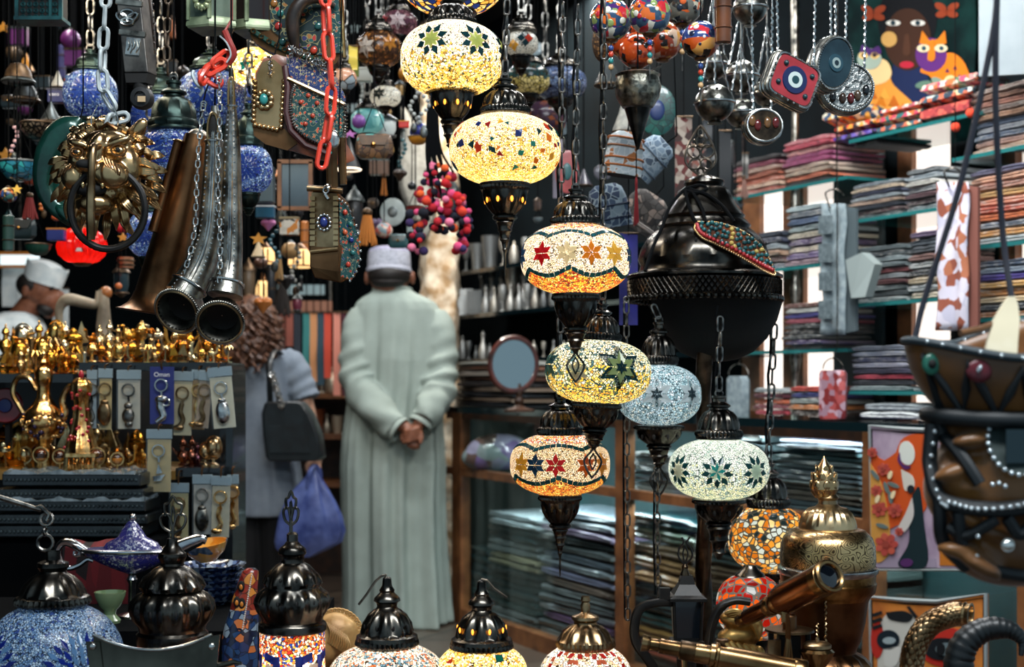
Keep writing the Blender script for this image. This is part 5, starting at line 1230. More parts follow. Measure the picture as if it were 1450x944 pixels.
stack(1205,1278,256,1.66,['#93a2ac','#d2c0a8','#1e2a48','#a0aeb6','#c8ac98','#1c2638','#5a3a3e','#3a4a50'],'the blue striped stack under the cat painting',G1)
stack(1281,1330,236,1.66,['#7f868a','#90a0aa','#d8d8d0','#8a9298','#5a3a42','#4a3038','#6a7a80'],'the grey and plum stack above the floral scarf',G1)
stack(1205,1283,347,1.385,['#5a6a6e','#3e4a50','#8a9a9e','#7a8a8e','#6a2a30','#8a9296','#5a282c','#94a0a2','#3a464a','#8a979a'],'the grey checked stack by the grey scarf',G1)
stack(1286,1330,325,1.385,['#6a5a78','#4a5660','#3a444c','#7a5a54','#a0a8aa','#26303a','#a89a80','#8a9498','#c0b8a4'],'the tilted stack crossed by the black cord',G1)
stack(1205,1292,488,1.10,['#6a7484','#8a94a8','#26305a','#a0a4b8','#2a2a48','#c03a50','#1e2430','#8a9a9c'],'the crimson-striped stack by the padded bag',G1)
stack(1108,1162,428,1.24,['#6a3a30','#b8bcb8','#3a3a8a','#a04a5a','#2a3236','#20282c','#2c363a','#5a4a78','#1e262a'],'the dark stack right of the dome brim',G1)
stack(1066,1106,326,1.53,['#3a4656','#2a3550','#94a2a8','#a08068','#5a3a38','#6a7280'],'the small stack behind the beaded amulet tip',G1)
stack(1118,1160,546,1.011,['#b83a2a','#2a3478','#9aa4a0','#c87a3a','#3a2a22'],'the red-topped pile on the counter',G1)
stack(1066,1108,548,1.011,['#98a4a8','#5a2030','#c85a2a','#7a2a38','#b03848'],'the maroon pile by the lamp chain',G1)
stack(1222,1306,569,1.011,['#c2ced0','#dde4e4'],'the white bundle on the counter',G1)
stack(1376,1474,118,1.80,['#9a8a84','#8a6a5a','#a87868','#7a6a64','#b08a70','#4a5a70','#9aa0a8','#5a6a80','#a88a80','#b89a86'],'the brown stack at the upper right edge',G1)
stack(1374,1474,232,1.53,['#5a5a74','#c89a80','#a07060','#c8a068','#d08a70','#b0503a','#c86a3a','#606a78','#c89050','#9aa4a8'],'the orange stack at the right frame edge',G1)
stack(1376,1474,365,1.315,['#4a5a70','#8a9aa8','#40308a','#d8a860','#c88a4a','#e0c8a0','#2a3440','#b87a4a'],'the gold stack above the padded bag',G1)
stack(1206,1240,208,1.925,['#241c1a','#2e2420'],'the dark pair under the striped pouch',G1)
# wrapped shawls inside the counter
G2='wrapped shawls inside the counter'
def wraps(px0,px1,ytop,z,cols,where,seed=0):
    cols=[c for q in cols for c in ((q,q) if len(cols)<11 else (q,))]
    stack(px0,px1,ytop,z,cols,where,G2,'wrapped_shawl','shawl',A_CNT+.06,.27,'shawl',PSLABS,seed)
wraps(764,866,722,.06,['#8a98a4','#a8b4bc','#8a7a98','#2a3438','#7a868a','#6a7a8a','#93a2ac','#8a90b0','#8a7a70','#9aa6aa','#6a7478','#a0a8ae','#8a6a9a','#6a767a','#96a2a4'],'the tall grey pile under the lamp spike')
wraps(690,758,726,.06,['#a8b8bc','#1a3236','#8fa0a2','#a8a888','#12282c','#18343a','#21484a','#7a8688'],'the pile behind glass beside the robe')
wraps(656,686,772,.06,['#24484c','#1c3a40','#2a5052','#1a3236'],'the dark teal pile nearest the robe')
wraps(892,985,728,.06,['#14363a','#5a6a5c','#8a7a62','#a8865c','#c09a70','#12282e','#3a4a4c','#1f4a4c','#8a6a3a','#9a4a3a','#2a4448'],'the tan and green pile behind the thin chains')
wraps(995,1100,730,.06,['#1c3236','#3a4a4a','#6a5a48','#20383c','#2a4648','#54483c','#18282c'],'the dark pile behind the lamp post')
wraps(1110,1214,728,.06,['#8a948f','#50605e','#3a4a4c','#7a6a58','#2a3a3c'],'the pile behind the brass pot')
wraps(892,990,640,.722,['#8a928e','#9aa4a4','#6a7478','#b0b4ae'],'the upper pile behind the icy lamp pendant')
wraps(1098,1216,607,.722,['#70608a','#8a94a0','#5a7a80','#9aacb0','#7a8a94','#b8c6c6','#8a8278','#6a7a80'],'the lilac pile left of the horse print')
wraps(1000,1080,612,.722,['#4a5a5e','#5a6a6a','#3a4a4e','#6a7274'],'the grey pile behind the white-green lamp')
# bagged purple bundle
bp=WL(708,A_CNT+.12);b=obj('bagged_bundle',MB().ell((0,0,.085),(.16,.10,.085),18,10).ell((.09,.02,.06),(.1,.08,.06),14,8).ell((-.08,0,.06),(.1,.08,.06),14,8),patches('lilac_plastic',['#6a5a86','#8a8aa0','#5a4a44','#7a8a8a','#a8a4b8'],14,distort=.6,rough=.2,coat=.6),loc=(bp.x,bp.y,.722));fuse(b,.008,4);tag(b,'lilac shawls bagged in clear plastic inside the upper counter, below the round mirror','bundle')
# flat framed things on the counter end and the round mirror
stack(646,724,510,1.011,['#9aa09a','#6a4a3a','#b8b0a4','#5a4034','#3a3a3a','#8a7a6a','#2a3034','#7a6a5a','#22282c'],'the pile left of the round mirror','flat boxes on the counter end','flat_box','box',A_CNT+.06,.22,'box',PSLABS)
f=Fr(735,588,5.6);k=f.k;f.loc.z=1.011;t=thing('round_mirror','round table mirror in a dark frame on a turned stand','mirror',f);zc=(588-521)*k
R=Matrix.Rotation(.25,3,'Z') @ Matrix.Rotation(.42,3,'Y') @ Matrix.Rotation(PI/2-.12,3,'X')
c=Vector((-8*k,0,zc))
obj('frame',MB().lathe([(30,-3),(36,-3),(38,0),(36,4),(32,4),(31,2)],36,c=c,R=Matrix.Scale(1.12,3,(.2,0,1)) @ R,k=k,cap=False),mat('mirror_frame','#2a1612',.3,0,'#5a2a20',20,coat=.4),t)
obj('glass',MB().lathe([(32,2),(.5,2.1)],36,c=c,R=Matrix.Scale(1.12,3,(.2,0,1)) @ R,k=k),mat('mirror_glass','#b8c0c0',.03,1),t)
obj('back',MB().lathe([(31,-2.5),(.5,-2.6)],30,c=c,R=Matrix.Scale(1.12,3,(.2,0,1)) @ R,k=k),HOLE,t)
obj('stand',MB().lathe([(22,0),(22,3),(10,6),(5,10),(7,16),(4,22),(6,28),(4,34),(3,40)],20,k=k),DARKWOOD,t)

# ---------------------------------------------------------------- silver things on the far shelves
SILC=objcol('silver_copy','metal',.4,.65)
m_bsh=mat('black_glass_shelf','#08161a',.12,coat=.5)
for i,(z,lab) in enumerate(((1.875,'black shelf with silver beakers right of the pompoms'),(1.70,'dark shelf carrying silver cups, upper of the silver shelves'),(1.475,'dark shelf carrying rows of silver bottles'),(1.245,'dark shelf carrying small silver figures above the flat boxes'))):
    if i== 0:continue
    p,q=WL(652,A_SHELF),WL(1010,A_SHELF);c=(p+q)/2;c.z=z
    o=obj('dark_shelf',MB().prism([Vector((p.x,p.y,z-.02))-c,Vector((q.x,q.y,z-.02))-c,Vector((q.x,q.y,z-.02))-c-WN*.3,Vector((p.x,p.y,z-.02))-c-WN*.3],(0,0,.02)),m_bsh,None,False,loc=c);tag(o,lab,'shelf','silver shelves')
def unit(prof,n=12):return MB().lathe(prof,n).mesh('silver',SILC)
SV={'beaker':unit([(.30,0),(.30,.04),(.36,.5),(.44,1),(.38,1),(.3,.1)]),'bottle':unit([(.2,0),(.22,.05),(.26,.25),(.2,.45),(.09,.62),(.08,.8),(.13,.86),(.05,.95),(.02,1)]),
      'goblet':unit([(.26,0),(.24,.04),(.06,.1),(.05,.4),(.2,.55),(.27,.8),(.24,1),(.2,.95)]),'lidded_jar':unit([(.25,0),(.3,.06),(.34,.3),(.3,.55),(.2,.75),(.06,.85),(.09,.92),(.02,1)])}
SV['frame']=MB().box((0,0,.5),(.62,.12,1)).box((0,-.07,.5),(.44,.02,.74)).mesh('silver',SILC,False)
r=random.Random(21)
ROWS=[(1.70,[(660,40,'goblet'),(676,38,'beaker'),(694,46,'beaker'),(713,40,'goblet'),(728,34,'lidded_jar'),(744,36,'goblet'),(760,30,'lidded_jar'),(777,34,'beaker'),(795,34,'goblet')],'silver shelf row under the pompoms',0),
        (1.475,[(658,50,'frame'),(672,46,'frame'),(688,40,'bottle'),(700,38,'bottle'),(712,38,'goblet'),(723,40,'bottle'),(735,38,'bottle'),(747,36,'goblet'),(758,38,'bottle'),(770,36,'bottle'),(784,34,'lidded_jar')],'front row of the silver bottle shelf',0),
        (1.475,[(683,62,'bottle'),(697,60,'bottle'),(711,58,'bottle'),(726,60,'goblet'),(742,58,'bottle'),(757,58,'bottle'),(772,56,'goblet')],'back row of the silver bottle shelf',.1),
        (1.245,[(655,34,'lidded_jar'),(664,26,'goblet'),(674,20,'bottle'),(684,40,'bottle'),(694,22,'lidded_jar'),(703,18,'goblet'),(712,20,'lidded_jar'),(722,24,'goblet'),(740,22,'bottle'),(756,24,'lidded_jar'),(770,22,'goblet'),(784,24,'bottle'),(798,22,'lidded_jar')],'lowest silver shelf row beside the mirror',0)]
for z,items,where,back in ROWS:
    for i,(px,h,kd) in enumerate(items):
        p=WL(px,A_SHELF+.05+back);o=link('silver_'+{'frame':'picture'}.get(kd,kd),SV[kd],None,(p.x,p.y,z));s=h*p.y/FP;o.scale=(s*.62,s*.62,s) if kd != 'frame' else (s*.75,)*3
        o.rotation_euler=(0,0,r.uniform(-.4,.1));o.color=S(r.choice(['#c9ccca','#a8acac','#e4e4de','#8a8f90','#d6d2c6']))
        tag(o,f"{kd.replace('_', ' ')}, {ORD[i]} from the left in the {where}",kd.split('_')[0],'silverware on the far shelves')

# ---------------------------------------------------------------- painted panel with a face and two cats (a plain stand-in), pouches
class WallPl:
    def __init__(s,a,px,py):s.a=a;s.o=s.q(px,py) if 0 else None;s.c=s.q0(px,py)
    def q0(s,px,py):p=WL(px,s.a);p.z=zat(py,p.y);return p
    def q(s,px,py,off=0.):return s.q0(px,py)+WN*off-s.c
def shape(P,par,name,pts,off,m,th=.0012,smooth=True,label=None):
    pts=bezp(pts+[pts[0]],30)[:-1] if smooth else pts
    return obj(name,MB().prism([P.q(x,y,off) for x,y in pts],WN*th),m,par,False,label)
def flat(h,r=.9):return mat('paint_'+h.strip('#'),h,r,spec=.2)
P=WallPl(3.80,1290,168);t=thing('painted_textile','painted textile of a dark face with one cream and one orange cat','picture',P.c)
shape(P,t,'backing',[(1203,-30),(1382,-60),(1384,60),(1378,150),(1374,168),(1205,186)],0,mat('dark_teal_ground','#06191a',.9,0,'#0f2f2d',9,spec=.1),.006,False)
def oval(cx,cy,rx,ry,n=18,a=0.):return [(cx+rx*math.cos(q)*math.cos(a)-ry*math.sin(q)*math.sin(a),cy+rx*math.cos(q)*math.sin(a)+ry*math.sin(q)*math.cos(a)) for q in [2*PI*i/n for i in range(n)]]
def sh(name,pts,lvl,h,smooth=True):return shape(P,t,name,pts,.006+lvl*.0014,flat(h),.0014,smooth)
sh('painted_hair',oval(1287,28,42,52),0,'#0a0d12');sh('painted_face',oval(1288,56,33,44),1,'#3a2318');sh('painted_neck',[(1268,88),(1308,88),(1318,160),(1256,165)],0,'#16244a')
sh('painted_cheek',oval(1262,56,11,11),2,'#c49a58');sh('painted_lips',oval(1287,92,10,5),2,'#b02438');sh('painted_nose',[(1284,50),(1290,50),(1292,76),(1282,76)],2,'#4a2e20')
for x in (1268,1303):sh('painted_eye',oval(x,33,10,4),2,'#d8d8d0');sh('painted_pupil',oval(x,33,3.4,3.6),3,'#16303a')
sh('painted_cat',[(1222,100),(1246,92),(1262,104),(1268,120),(1300,158),(1224,168),(1220,130)],2,'#d9923a');sh('painted_cat_chest',[(1222,92),(1254,84),(1266,102),(1258,116),(1232,122),(1222,112)],3,'#e8c890')
sh('painted_cat_face',oval(1235,84,17,15),4,'#9fb2a4');sh('painted_ear',[(1222,74),(1226,64),(1238,70),(1248,66),(1252,76),(1238,80)],5,'#4a2a6a')
for x in (1227,1243):sh('painted_eye',oval(x,79,6.5,5),5,'#e8c27a');sh('painted_pupil',oval(x,79,2.4,2.4),6,'#26242c')
sh('painted_cat',[(1330,78),(1354,76),(1372,96),(1380,140),(1330,140),(1322,110),(1306,100)],2,'#d97a1c');sh('painted_cat_face',oval(1322,78,22,24),3,'#5a2a74');sh('painted_ears',[(1306,62),(1310,44),(1320,58),(1332,56),(1342,44),(1344,62),(1326,66)],4,'#d97a1c',False)
sh('painted_muzzle',[(1322,58),(1327,58),(1328,84),(1318,84)],5,'#d97a1c')
for x in (1312,1337):sh('painted_eye',oval(x,69,9,5.5),5,'#e8d8b0');sh('painted_pupil',oval(x+1,69,3.2,3.2),6,'#2a4a5a')
for x,y in ((1345,100),(1356,96),(1362,108),(1350,114),(1366,122),(1354,126),(1342,122)):sh('painted_spot',[(x-3,y+3),(x+3,y+3),(x,y-3)],3,'#4a2450',False)
for i in range(3):
    for j in range(2+i):x=1238+j*18-i*5;y=132+i*11;sh('painted_scale',[(x-8,y+8),(x,y-8),(x+8,y+8)],3,('#b8601a','#e0a040','#c8741c')[(i+j) % 3],False)
for cx,cy in ((1240,18),(1344,14)):
    for dx,dy,a in ((-9,-4,.5),(9,-4,-.5),(-7,6,-.3),(7,6,.3)):sh('painted_wing',oval(cx+dx,cy+dy,9,5,12,a),2,'#8a3a20')
sh('painted_leaf',oval(1312,120,12,5,12,-.2),4,'#5a7a6a');sh('painted_leaf',oval(1332,116,10,5,12,.5),4,'#7a9484');sh('painted_cup',oval(1350,116,9,9),4,'#e8c890');sh('painted_cup_hollow',oval(1350,117,5,5),5,'#d97a1c')
FLOR={'coral':['#c84a6a','#e88a8a','#f0d8c8','#d86a3a','#5a7a5a'],'orange':['#e06a2a','#f2c890','#c83a5a','#2a6a6a','#f0e0d0'],'teal':['#3a5a6a','#c8d8d0','#d06a4a','#2a3a4a','#e8d0a0'],'purple':['#4a2a8a','#2a2a3a','#6a5ab0','#8a6a8a'],'red':['#a83a3a','#c85a4a','#8a2a30'],'fire':['#d8402a','#f0a03a','#2a1a1a','#e8d0b0'],'stripe':['#e8e0c8','#2a4a6a','#e8b04a','#c85a2a']}
def pouch(px0,px1,y0,y1,fl,label,a=3.53,z=None,zip_=True):
    p,q=WL(px0,a),WL(px1,a);c=(p+q)/2;w=(q-p).length;h=(y1-y0)*c.y/FP;z=zat(y1,c.y) if z is None else z
    t=thing('pouch',label,'pouch',Vector((c.x,c.y,z)),'zipped floral pouches');t.rotation_euler[2]=WROT
    b=obj('body',MB().loft([[(x,d*(.75 if i in (0,5) else 1),h*(.5+(zz-.5)*(.55 if i in (0,5) else 1))) for d,zz in ((.0,.3),(.0,.75),(.04,1),(.12,1),(.15,.7),(.15,.3),(.12,0),(.04,0))] for i,x in enumerate((-w/2,-w*.42,-w*.15,w*.15,w*.42,w/2))]),patches('floral_'+fl,FLOR[fl],60,distort=.8,rough=.8),t)
    if zip_:obj('zip',MB().tube([(w*.5,.01,h*.5),(w*.5,.14,h*.5)],.004,6),HOLE,t);obj('end_panel',MB().box((w*.495,.07,h*.5),(.006,.11,h*.7)),mat('dark_lining','#14161c',.7),t,False)
    return t
zs=1.925
pouch(1182,1238,190,203,'fire','flame-patterned pouch lying left on the top glass shelf',z=zs+.036);pouch(1180,1236,200,212,'purple','purple-flecked pouch under the flame-patterned one',z=zs+.006)
pouch(1241,1302,179,192,'teal','teal and white floral pouch, lower one in the middle of the top shelf',z=zs+.002);pouch(1241,1302,166,179,'orange','orange floral pouch lying on the teal floral one',z=zs+.033);pouch(1246,1300,158,167,'coral','thin pink floral pouch topmost of the middle pile',z=zs+.064)
pouch(1303,1372,157,184,'red','plain brick red pouch at the bottom of the right-hand pile',z=zs+.002);pouch(1303,1376,145,162,'teal','grey floral pouch in the middle of the right-hand pile',z=zs+.058);pouch(1303,1380,130,148,'coral','pink floral pouch on top of the right-hand pile',z=zs+.094)
for px,py,lab in ((1353,180,'small orange-red pompom dangling from the brick red pouch'),(1374,160,'small orange-red pompom dangling from the pink floral pouch')):
    p=WL(px,3.49);p.z=zat(py,p.y);o=obj('pompom',MB().ell((0,0,0),.014,12,8),mat('orange_wool','#e2452a',.9));o.location=p;tag(o,lab,'pompom');obj('thread',MB().tube([(0,0,.01),(0.003,.01,.05),(.0,.03,.062)],.0015,5),BLACK,o)
pouch(1165,1212,163,186,'stripe','striped cream and blue pouch between the purses and the pink stack',z=1.925+.035 if 0 else None,zip_=False).location.z=zs+.075

# hanging scarves in front of the shelves
def hangcloth(px0,px1,y0,y1,a,label,m,name='hanging_scarf',hookpx=None,fold=3,side=None):
    P=WallPl(a,(px0+px1)/2,y0);t=thing(name,label,'scarf',P.c,'scarves hung before the shelves');rows=[]
    n=18;seg=14;v=[]
    for i in range(n+1):
        y=y0+(y1-y0)*i/n;row=[]
        for j in range(seg+1):u=j/seg;row.append(P.q(px0+(px1-px0)*u+1.2*math.sin(i*.6),y,.008*math.sin(u*PI*fold)+.003*math.sin(i*.8+u*3)))
        v.append(row)
    mb=MB();mb.v=[p for r_ in v for p in r_];s=seg+1;mb.f=[(i*s+j,i*s+j+1,(i+1)*s+j+1,(i+1)*s+j) for i in range(n) for j in range(seg)]
    o=obj('cloth',mb,m,t);sd=o.modifiers.new('s','SOLIDIFY');sd.thickness=.006
    if side:x0,x1,sm=side;v=MB().prism([P.q(x0,y0+4,-.012),P.q(x1,y0+6,-.02),P.q(x1,y1-6,-.02),P.q(x0,y1-2,-.012)],-WN*.01);obj('back_fold',v,sm,t,False)
    hx=hookpx or (px0+px1)/2
    obj('hook',MB().tube(bez([P.q(hx,y0+6,.012),P.q(hx-5,y0-6,.012),P.q(hx-6,y0-16,.012),P.q(hx+4,y0-20,.0),P.q(hx+8,y0-12,-.02)],14)+[P.q(hx+8,y0-12,-.02)+Vector((0,0,0))],.003,6),STEEL,t)
    obj('hanging_line',MB().tube([P.q(hx+4,y0-20,0),Vector((P.q(hx+4,0).x,P.q(hx+4,0).y,CEIL-P.c.z))],.0012,5),BLACK,t)
    return t,P
m_gs=mat('grey_blue_weave','#6f8088',.85,0,'#93a3a9',40,.2)
t,P=hangcloth(1163,1197,288,474,3.40,'blue grey scarf with five printed square medallions hanging from a hook',m_gs,side=(1190,1205,mat('grey_weave_dark','#4a585e',.85)))
for y in (318,358,398,438):obj('printed_square',MB().prism([P.q(x,yy,.02) for x,yy in ((1166,y-12),(1186,y-13),(1186,y+13),(1166,y+14))],WN*.001),patches('medallion_print',['#4f5d63','#66757b','#5a686e'],90,distort=.8),t,False)
m_fl=patches('rust_floral_print',['#c9c6d6','#cfcddb','#b8b8cc','#a8674a','#c4c2d2','#8a4a38'],34,distort=.9,rough=.85)
N_=None
hangcloth(1326,1371,258,468,3.36,'white scarf printed with rust flowers hanging behind the black cord',m_fl,side=(1366,1377,mat('rust_cloth','#7a4a40',.85)))
def smallbag(px0,px1,y0,y1,a,label,m,name,cat):
    P=WallPl(a,(px0+px1)/2,y1);t=thing(name,label,cat,P.c)
    obj('body',MB().loft([[P.q(x,y,o) for x,o in ((px0+i_,.0),(px0+4+i_,.018),(px1-4-i_,.018),(px1-i_,0),(px1-4-i_,-.018),(px0+4+i_,-.018))] for y,i_ in ((y1,2),(y1-4,0),(y0+5,0),(y0,3))]),m,t)
    c=(px0+px1)/2;obj('ring',MB().tube([P.q(c+14*math.cos(q),y0-2-15*math.sin(q),0) for q in [PI*i/14 for i in range(15)]],.0022,6),STEEL,t);obj('hook',MB().tube([P.q(c,y0-16,0),P.q(c+3,y0-24,0),P.q(c+6,y0-34,0),Vector((P.q(c+6,0).x,P.q(c+6,0).y,CEIL-P.c.z))],.0018,5),STEEL,t)
    return t
smallbag(1162,1197,524,593,3.30,'red and mauve patterned flat bag hanging from a wire ring before the lit panel',patches('red_mauve_print',['#8a2a28','#a84a4a','#9a7a8a','#b89aa8','#7a2022'],45,distort=1.0,rough=.6),'flat_bag','bag')
smallbag(1031,1060,532,596,3.34,'plain grey cloth tag hanging behind the lamp chain',m_gs,'cloth_tag','tag')
tag(obj('folded_bag',MB().prism([(0,0,0),(.03,-.06,0),(.05,-.1,.1),(.02,-.06,.14),(-.02,-.01,.12)],(.03,.02,0)),mat('light_grey_plastic','#9aa8a8',.4),loc=WL(1205,3.38)+Vector((0,0,1.395))),'pale crumpled plastic bag end left of the grey checked stack','bag')

# printed cushion covers hung on the counter front
def cover(label,x0,y0,x1,y1,ground,a=A_CNT-.035):
    P=WallPl(a,(x0+x1)/2,y1);t=thing('printed_cover',label,'cushion cover',P.c,'printed covers hung on the counter')
    cor=[(x0,y0+2),(x0+50,y0+7),(x0+95,y0+9),(x1,y0-2),(x1,y1),(x0+4,y1)]
    shape(P,t,'cloth',cor,0,ground,.012,False);obj('grey_piping',MB().tube([P.q(x,y,.01) for x,y in cor],.006,6,True),mat('grey_piping','#8d9698',.7),t);obj('dark_piping',MB().tube([P.q(x0+(x-x0)*.97+3,y0+(y-y0)*.97+5,.012) for x,y in cor],.003,5,True),BLACK,t)
    return P,t
P,t=cover('lilac printed cover with an orange horse head and pink flowers, beside the wooden post',1236,600,1398,806,mat('lilac_ground','#8a7890',.8,0,'#a595a8',14))
def sh2(name,pts,lvl,h,smooth=True):return shape(P,t,name,pts,.0125+lvl*.0016,flat(h,.8),.0016,smooth)
ORG='#b84a1a'
sh2('printed_horse',[(1274,640),(1282,622),(1300,614),(1325,620),(1330,660),(1328,690),(1316,720),(1300,738),(1270,745),(1245,760),(1238,700),(1240,640),(1255,652)],0,ORG)
sh2('printed_border',[(1334,660),(1396,640),(1396,800),(1336,800)],0,'#a8641f',False);sh2('printed_base',[(1240,790),(1330,790),(1332,803),(1241,803)],0,'#8f8498',False)
sh2('printed_eye_patch',oval(1290,641,11,17,16,-.15),1,'#c8cec8');sh2('printed_lid',[(1280,640),(1284,656),(1296,660),(1288,664),(1278,652)],2,'#4a2458');sh2('printed_muzzle',[(1282,664),(1298,674),(1300,690),(1288,694),(1284,680)],1,'#c0beb4')
sh2('printed_mane',[(1298,700),(1308,690),(1314,740),(1318,800),(1278,800),(1292,770),(1294,740)],1,'#0c2228');sh2('printed_neck_patch',[(1298,704),(1300,730),(1288,752),(1278,748),(1288,728)],2,'#b9b6b2');sh2('printed_nostril',oval(1296,692,5,6),2,'#151a20')
sh2('printed_purple',oval(1290,796,9,6),2,'#4a2458');sh2('printed_ochre',[(1238,655),(1252,680),(1262,720),(1266,780),(1241,786)],1,'#b8863f')
for cx,cy,rr in ((1258,664,9),(1248,694,8),(1252,720,11),(1274,722,10),(1262,770,16),(1242,640,7),(1280,752,6)):
    for i in range(7):a=2*PI*i/7;sh2('printed_petal',oval(cx+rr*.6*math.cos(a),cy+rr*.6*math.sin(a),rr*.45,rr*.32,8,a),3,'#b0503f' if i % 2 else '#a3423a')
    sh2('printed_flower_heart',oval(cx,cy,rr*.34,rr*.34,8),4,'#8a3a30')
for x,y,a in ((1246,672,.9),(1262,690,1.2),(1256,744,.3),(1272,686,.4),(1268,704,1.4)):sh2('printed_leaf',oval(x,y,9,3,10,a),3,'#5a6a68')
for x,y in ((1272,700),(1268,672),(1250,706)):sh2('printed_bud',oval(x,y,3,6,8,.3),4,'#d8c8a0')
P,t=cover('orange printed cover with two bold painted eyes, below the horse print',1236,842,1400,1040,mat('orange_ground','#a35a1c',.8,0,'#c87a2c',12))
sh2('printed_face',[(1248,890),(1262,868),(1290,866),(1304,884),(1300,930),(1288,1000),(1252,1000)],0,'#b9bab4');sh2('printed_red',oval(1248,905,9,26),1,'#a8281f');sh2('printed_red',oval(1344,915,38,28),0,'#b02a20');sh2('printed_eye',oval(1264,905,16,14),2,'#0c1c26');sh2('printed_eye_white',oval(1266,906,9,5),3,'#8fa0a6');sh2('printed_eye',oval(1342,918,28,16,16,.05),2,'#0c1218');sh2('printed_eye_white',oval(1346,918,14,9),3,'#5f7076');sh2('printed_pupil',oval(1340,918,6,9),4,'#0a0f14');sh2('printed_brow',[(1260,866),(1285,864),(1298,872),(1290,880),(1266,876)],1,'#10161a')
for i in range(3):sh2('printed_lash',[(1242,868+i*9),(1254,864+i*9),(1256,868+i*9),(1243,873+i*9)],2,'#14181c',False)
sh2('printed_lash',[(1290,858),(1294,857),(1306,872),(1302,875)],2,'#14181c',False)
sh2('printed_lower_white',[(1258,918),(1280,916),(1276,940),(1260,942)],2,'#c2c4c0')

# ---------------------------------------------------------------- padded brown satin bag hanging close to the camera
f=Fr(1410,640,1.2);k=f.k
bag2=thing('padded_bag','padded brown satin bag with dark zigzag braid, rhinestones and cream lining, hung on black cords','bag',f)
SAT=mat('brown_satin','#472809',.36,0,'#855420',9,.12,30,sheen=.2)
CR=mat('cream_lining','#cfc3a6',.8,0,'#e8e0cc',12)
DB=mat('dark_braid','#0b1216',.55);GEM=mat('rhinestone','#c8d2d6',.06,.6,coat=1.)
cx,cy=1418,512
def bowl(th,s,t):  # s: 0 rim .. 1 bottom
    rim=492-20*math.cos(th*1.0+.5)+(-58 if False else 0)
    xx=math.sin(th);t_=.5-.5*math.cos(th);y0=(508-28*max(0,-xx)**1.5-83*max(0,xx)**1.6)*(1-t_)+(484-62*max(0,(xx+.3)/1.3))*t_
    rx=136*(1-.42*s*s);ry=80*(1-.4*s*s);y=y0+(592-y0)*s
    return f.p(cx+rx*math.sin(th)*t,y,-ry*math.cos(th)*t)
rings=[[bowl(2*PI*j/40,s,1) for j in range(40)] for s in (0,.15,.35,.55,.75,.92,1)]
mb=MB().loft(rings);mb.f=mb.f[:-2]
o=obj('upper_bowl',mb,SAT,bag2);sd=o.modifiers.new('s','SOLIDIFY');sd.thickness=.006;sd.offset=-1
mb=MB().loft([[bowl(2*PI*j/40,s,.95) for j in range(40)] for s in (0.02,.3,.6,.9)]);mb.f=mb.f[:-2]+[mb.f[-1]];obj('cream_lining',mb,CR,bag2)
rimp=[bowl(2*PI*j/60,0,1.0) for j in range(60)];obj('rim_braid',MB().tube(rimp,6*k,8,True),mat('grey_braid','#28343a',.6),bag2)
for s_ in range(0,60,2):obj('rhinestone',MB().ell(rimp[s_]+Vector((0,-5*k,0)),3*k,8,5),GEM,bag2)
obj('lining_flap',MB().loft([[f.p(x-w,y,d-4),f.p(x+w,y,d-8),f.p(x+w,y,d+8),f.p(x-w,y,d+4)] for x,y,w,d in ((1392,512,22,-66),(1398,485,20,-58),(1408,455,17,-46),(1416,432,9,-38),(1419,422,3,-36))]),CR,bag2)
obj('inner_shade_fold',MB().tube([f.p(1338,474,-70),f.p(1368,468,-60),f.p(1388,462,-46)],5*k,8),SAT,bag2)
zz=[bowl(-1.35+i*.27,(.2 if i % 2 else .92),1.03) for i in range(14)];obj('zigzag_braid',MB().tube([p for a,b in zip(zz,zz[1:]) for p in (a,a.lerp(b,.5)+Vector((0,-4*k,0)))]+[zz[-1]],7*k,7),DB,bag2)
for th,h in ((-.98,'#1f5a48'),(.16,'#1f5a48')):p=bowl(th,.28,1.03);obj('green_stone',MB().ell(p,(13*k,6*k,15*k),14,8),mat('green_stone','#1d4f42',.3,0,'#2f7a64',60),bag2);obj('stone_pupil',MB().ell(p+Vector((0,-5*k,0)),(6*k,4*k,7*k),10,6),HOLE,bag2)
p=bowl(-.42,.28,1.03);obj('red_patch',MB().ell(p,(18*k,5*k,16*k),14,8),mat('dark_red_satin','#5a1620',.3),bag2);obj('rhinestone',MB().ell(p+Vector((-2*k,-6*k,3*k)),(3*k,3*k,6*k),8,6,rot2(.5)),GEM,bag2)
bd=MB();bd.ell(f.p(1420,610,10),(95*k,60*k,34*k),20,12);bd.ell(f.p(1432,690,10),(122*k,72*k,92*k),24,16);bd.ell(f.p(1440,770,10),(100*k,62*k,62*k),20,12)
r=random.Random(3)
for i in range(9):bd.ell(f.p(1340+r.uniform(0,110),620+i*22,-44+r.uniform(-8,8)),(36*k,20*k,12*k),12,8,rot2(r.uniform(-.7,.7)))
o=obj('lower_body',bd,SAT,bag2);fuse(o,.004,5)
obj('waist_band',MB().tube([f.p(1418+104*math.sin(q),590+3*math.cos(q*2),-62*math.cos(q)) for q in [2*PI*i/36 for i in range(36)]],12*k,10,True),DB,bag2)
def bp(x,y,off=0):   # rough front surface of the lower body
    d=10-74*math.sqrt(max(0.02,1-((x-1432)/128)**2-((y-700)/130)**2));return f.p(x,y,d-10-off)
for pts,rr in (([(1316,600),(1312,660),(1318,700),(1345,712),(1400,714),(1460,704)],11),([(1322,598),(1345,640),(1366,680)],9),([(1330,742),(1352,752),(1388,728)],8),([(1340,720),(1350,770),(1390,800),(1450,812)],9),([(1400,726),(1420,748),(1446,720)],9),([(1318,700),(1326,760),(1360,800)],10)):
    obj('braid',MB().tube([bp(x,y,3) for x,y in bezp(pts,18)],rr*k,8),DB,bag2)
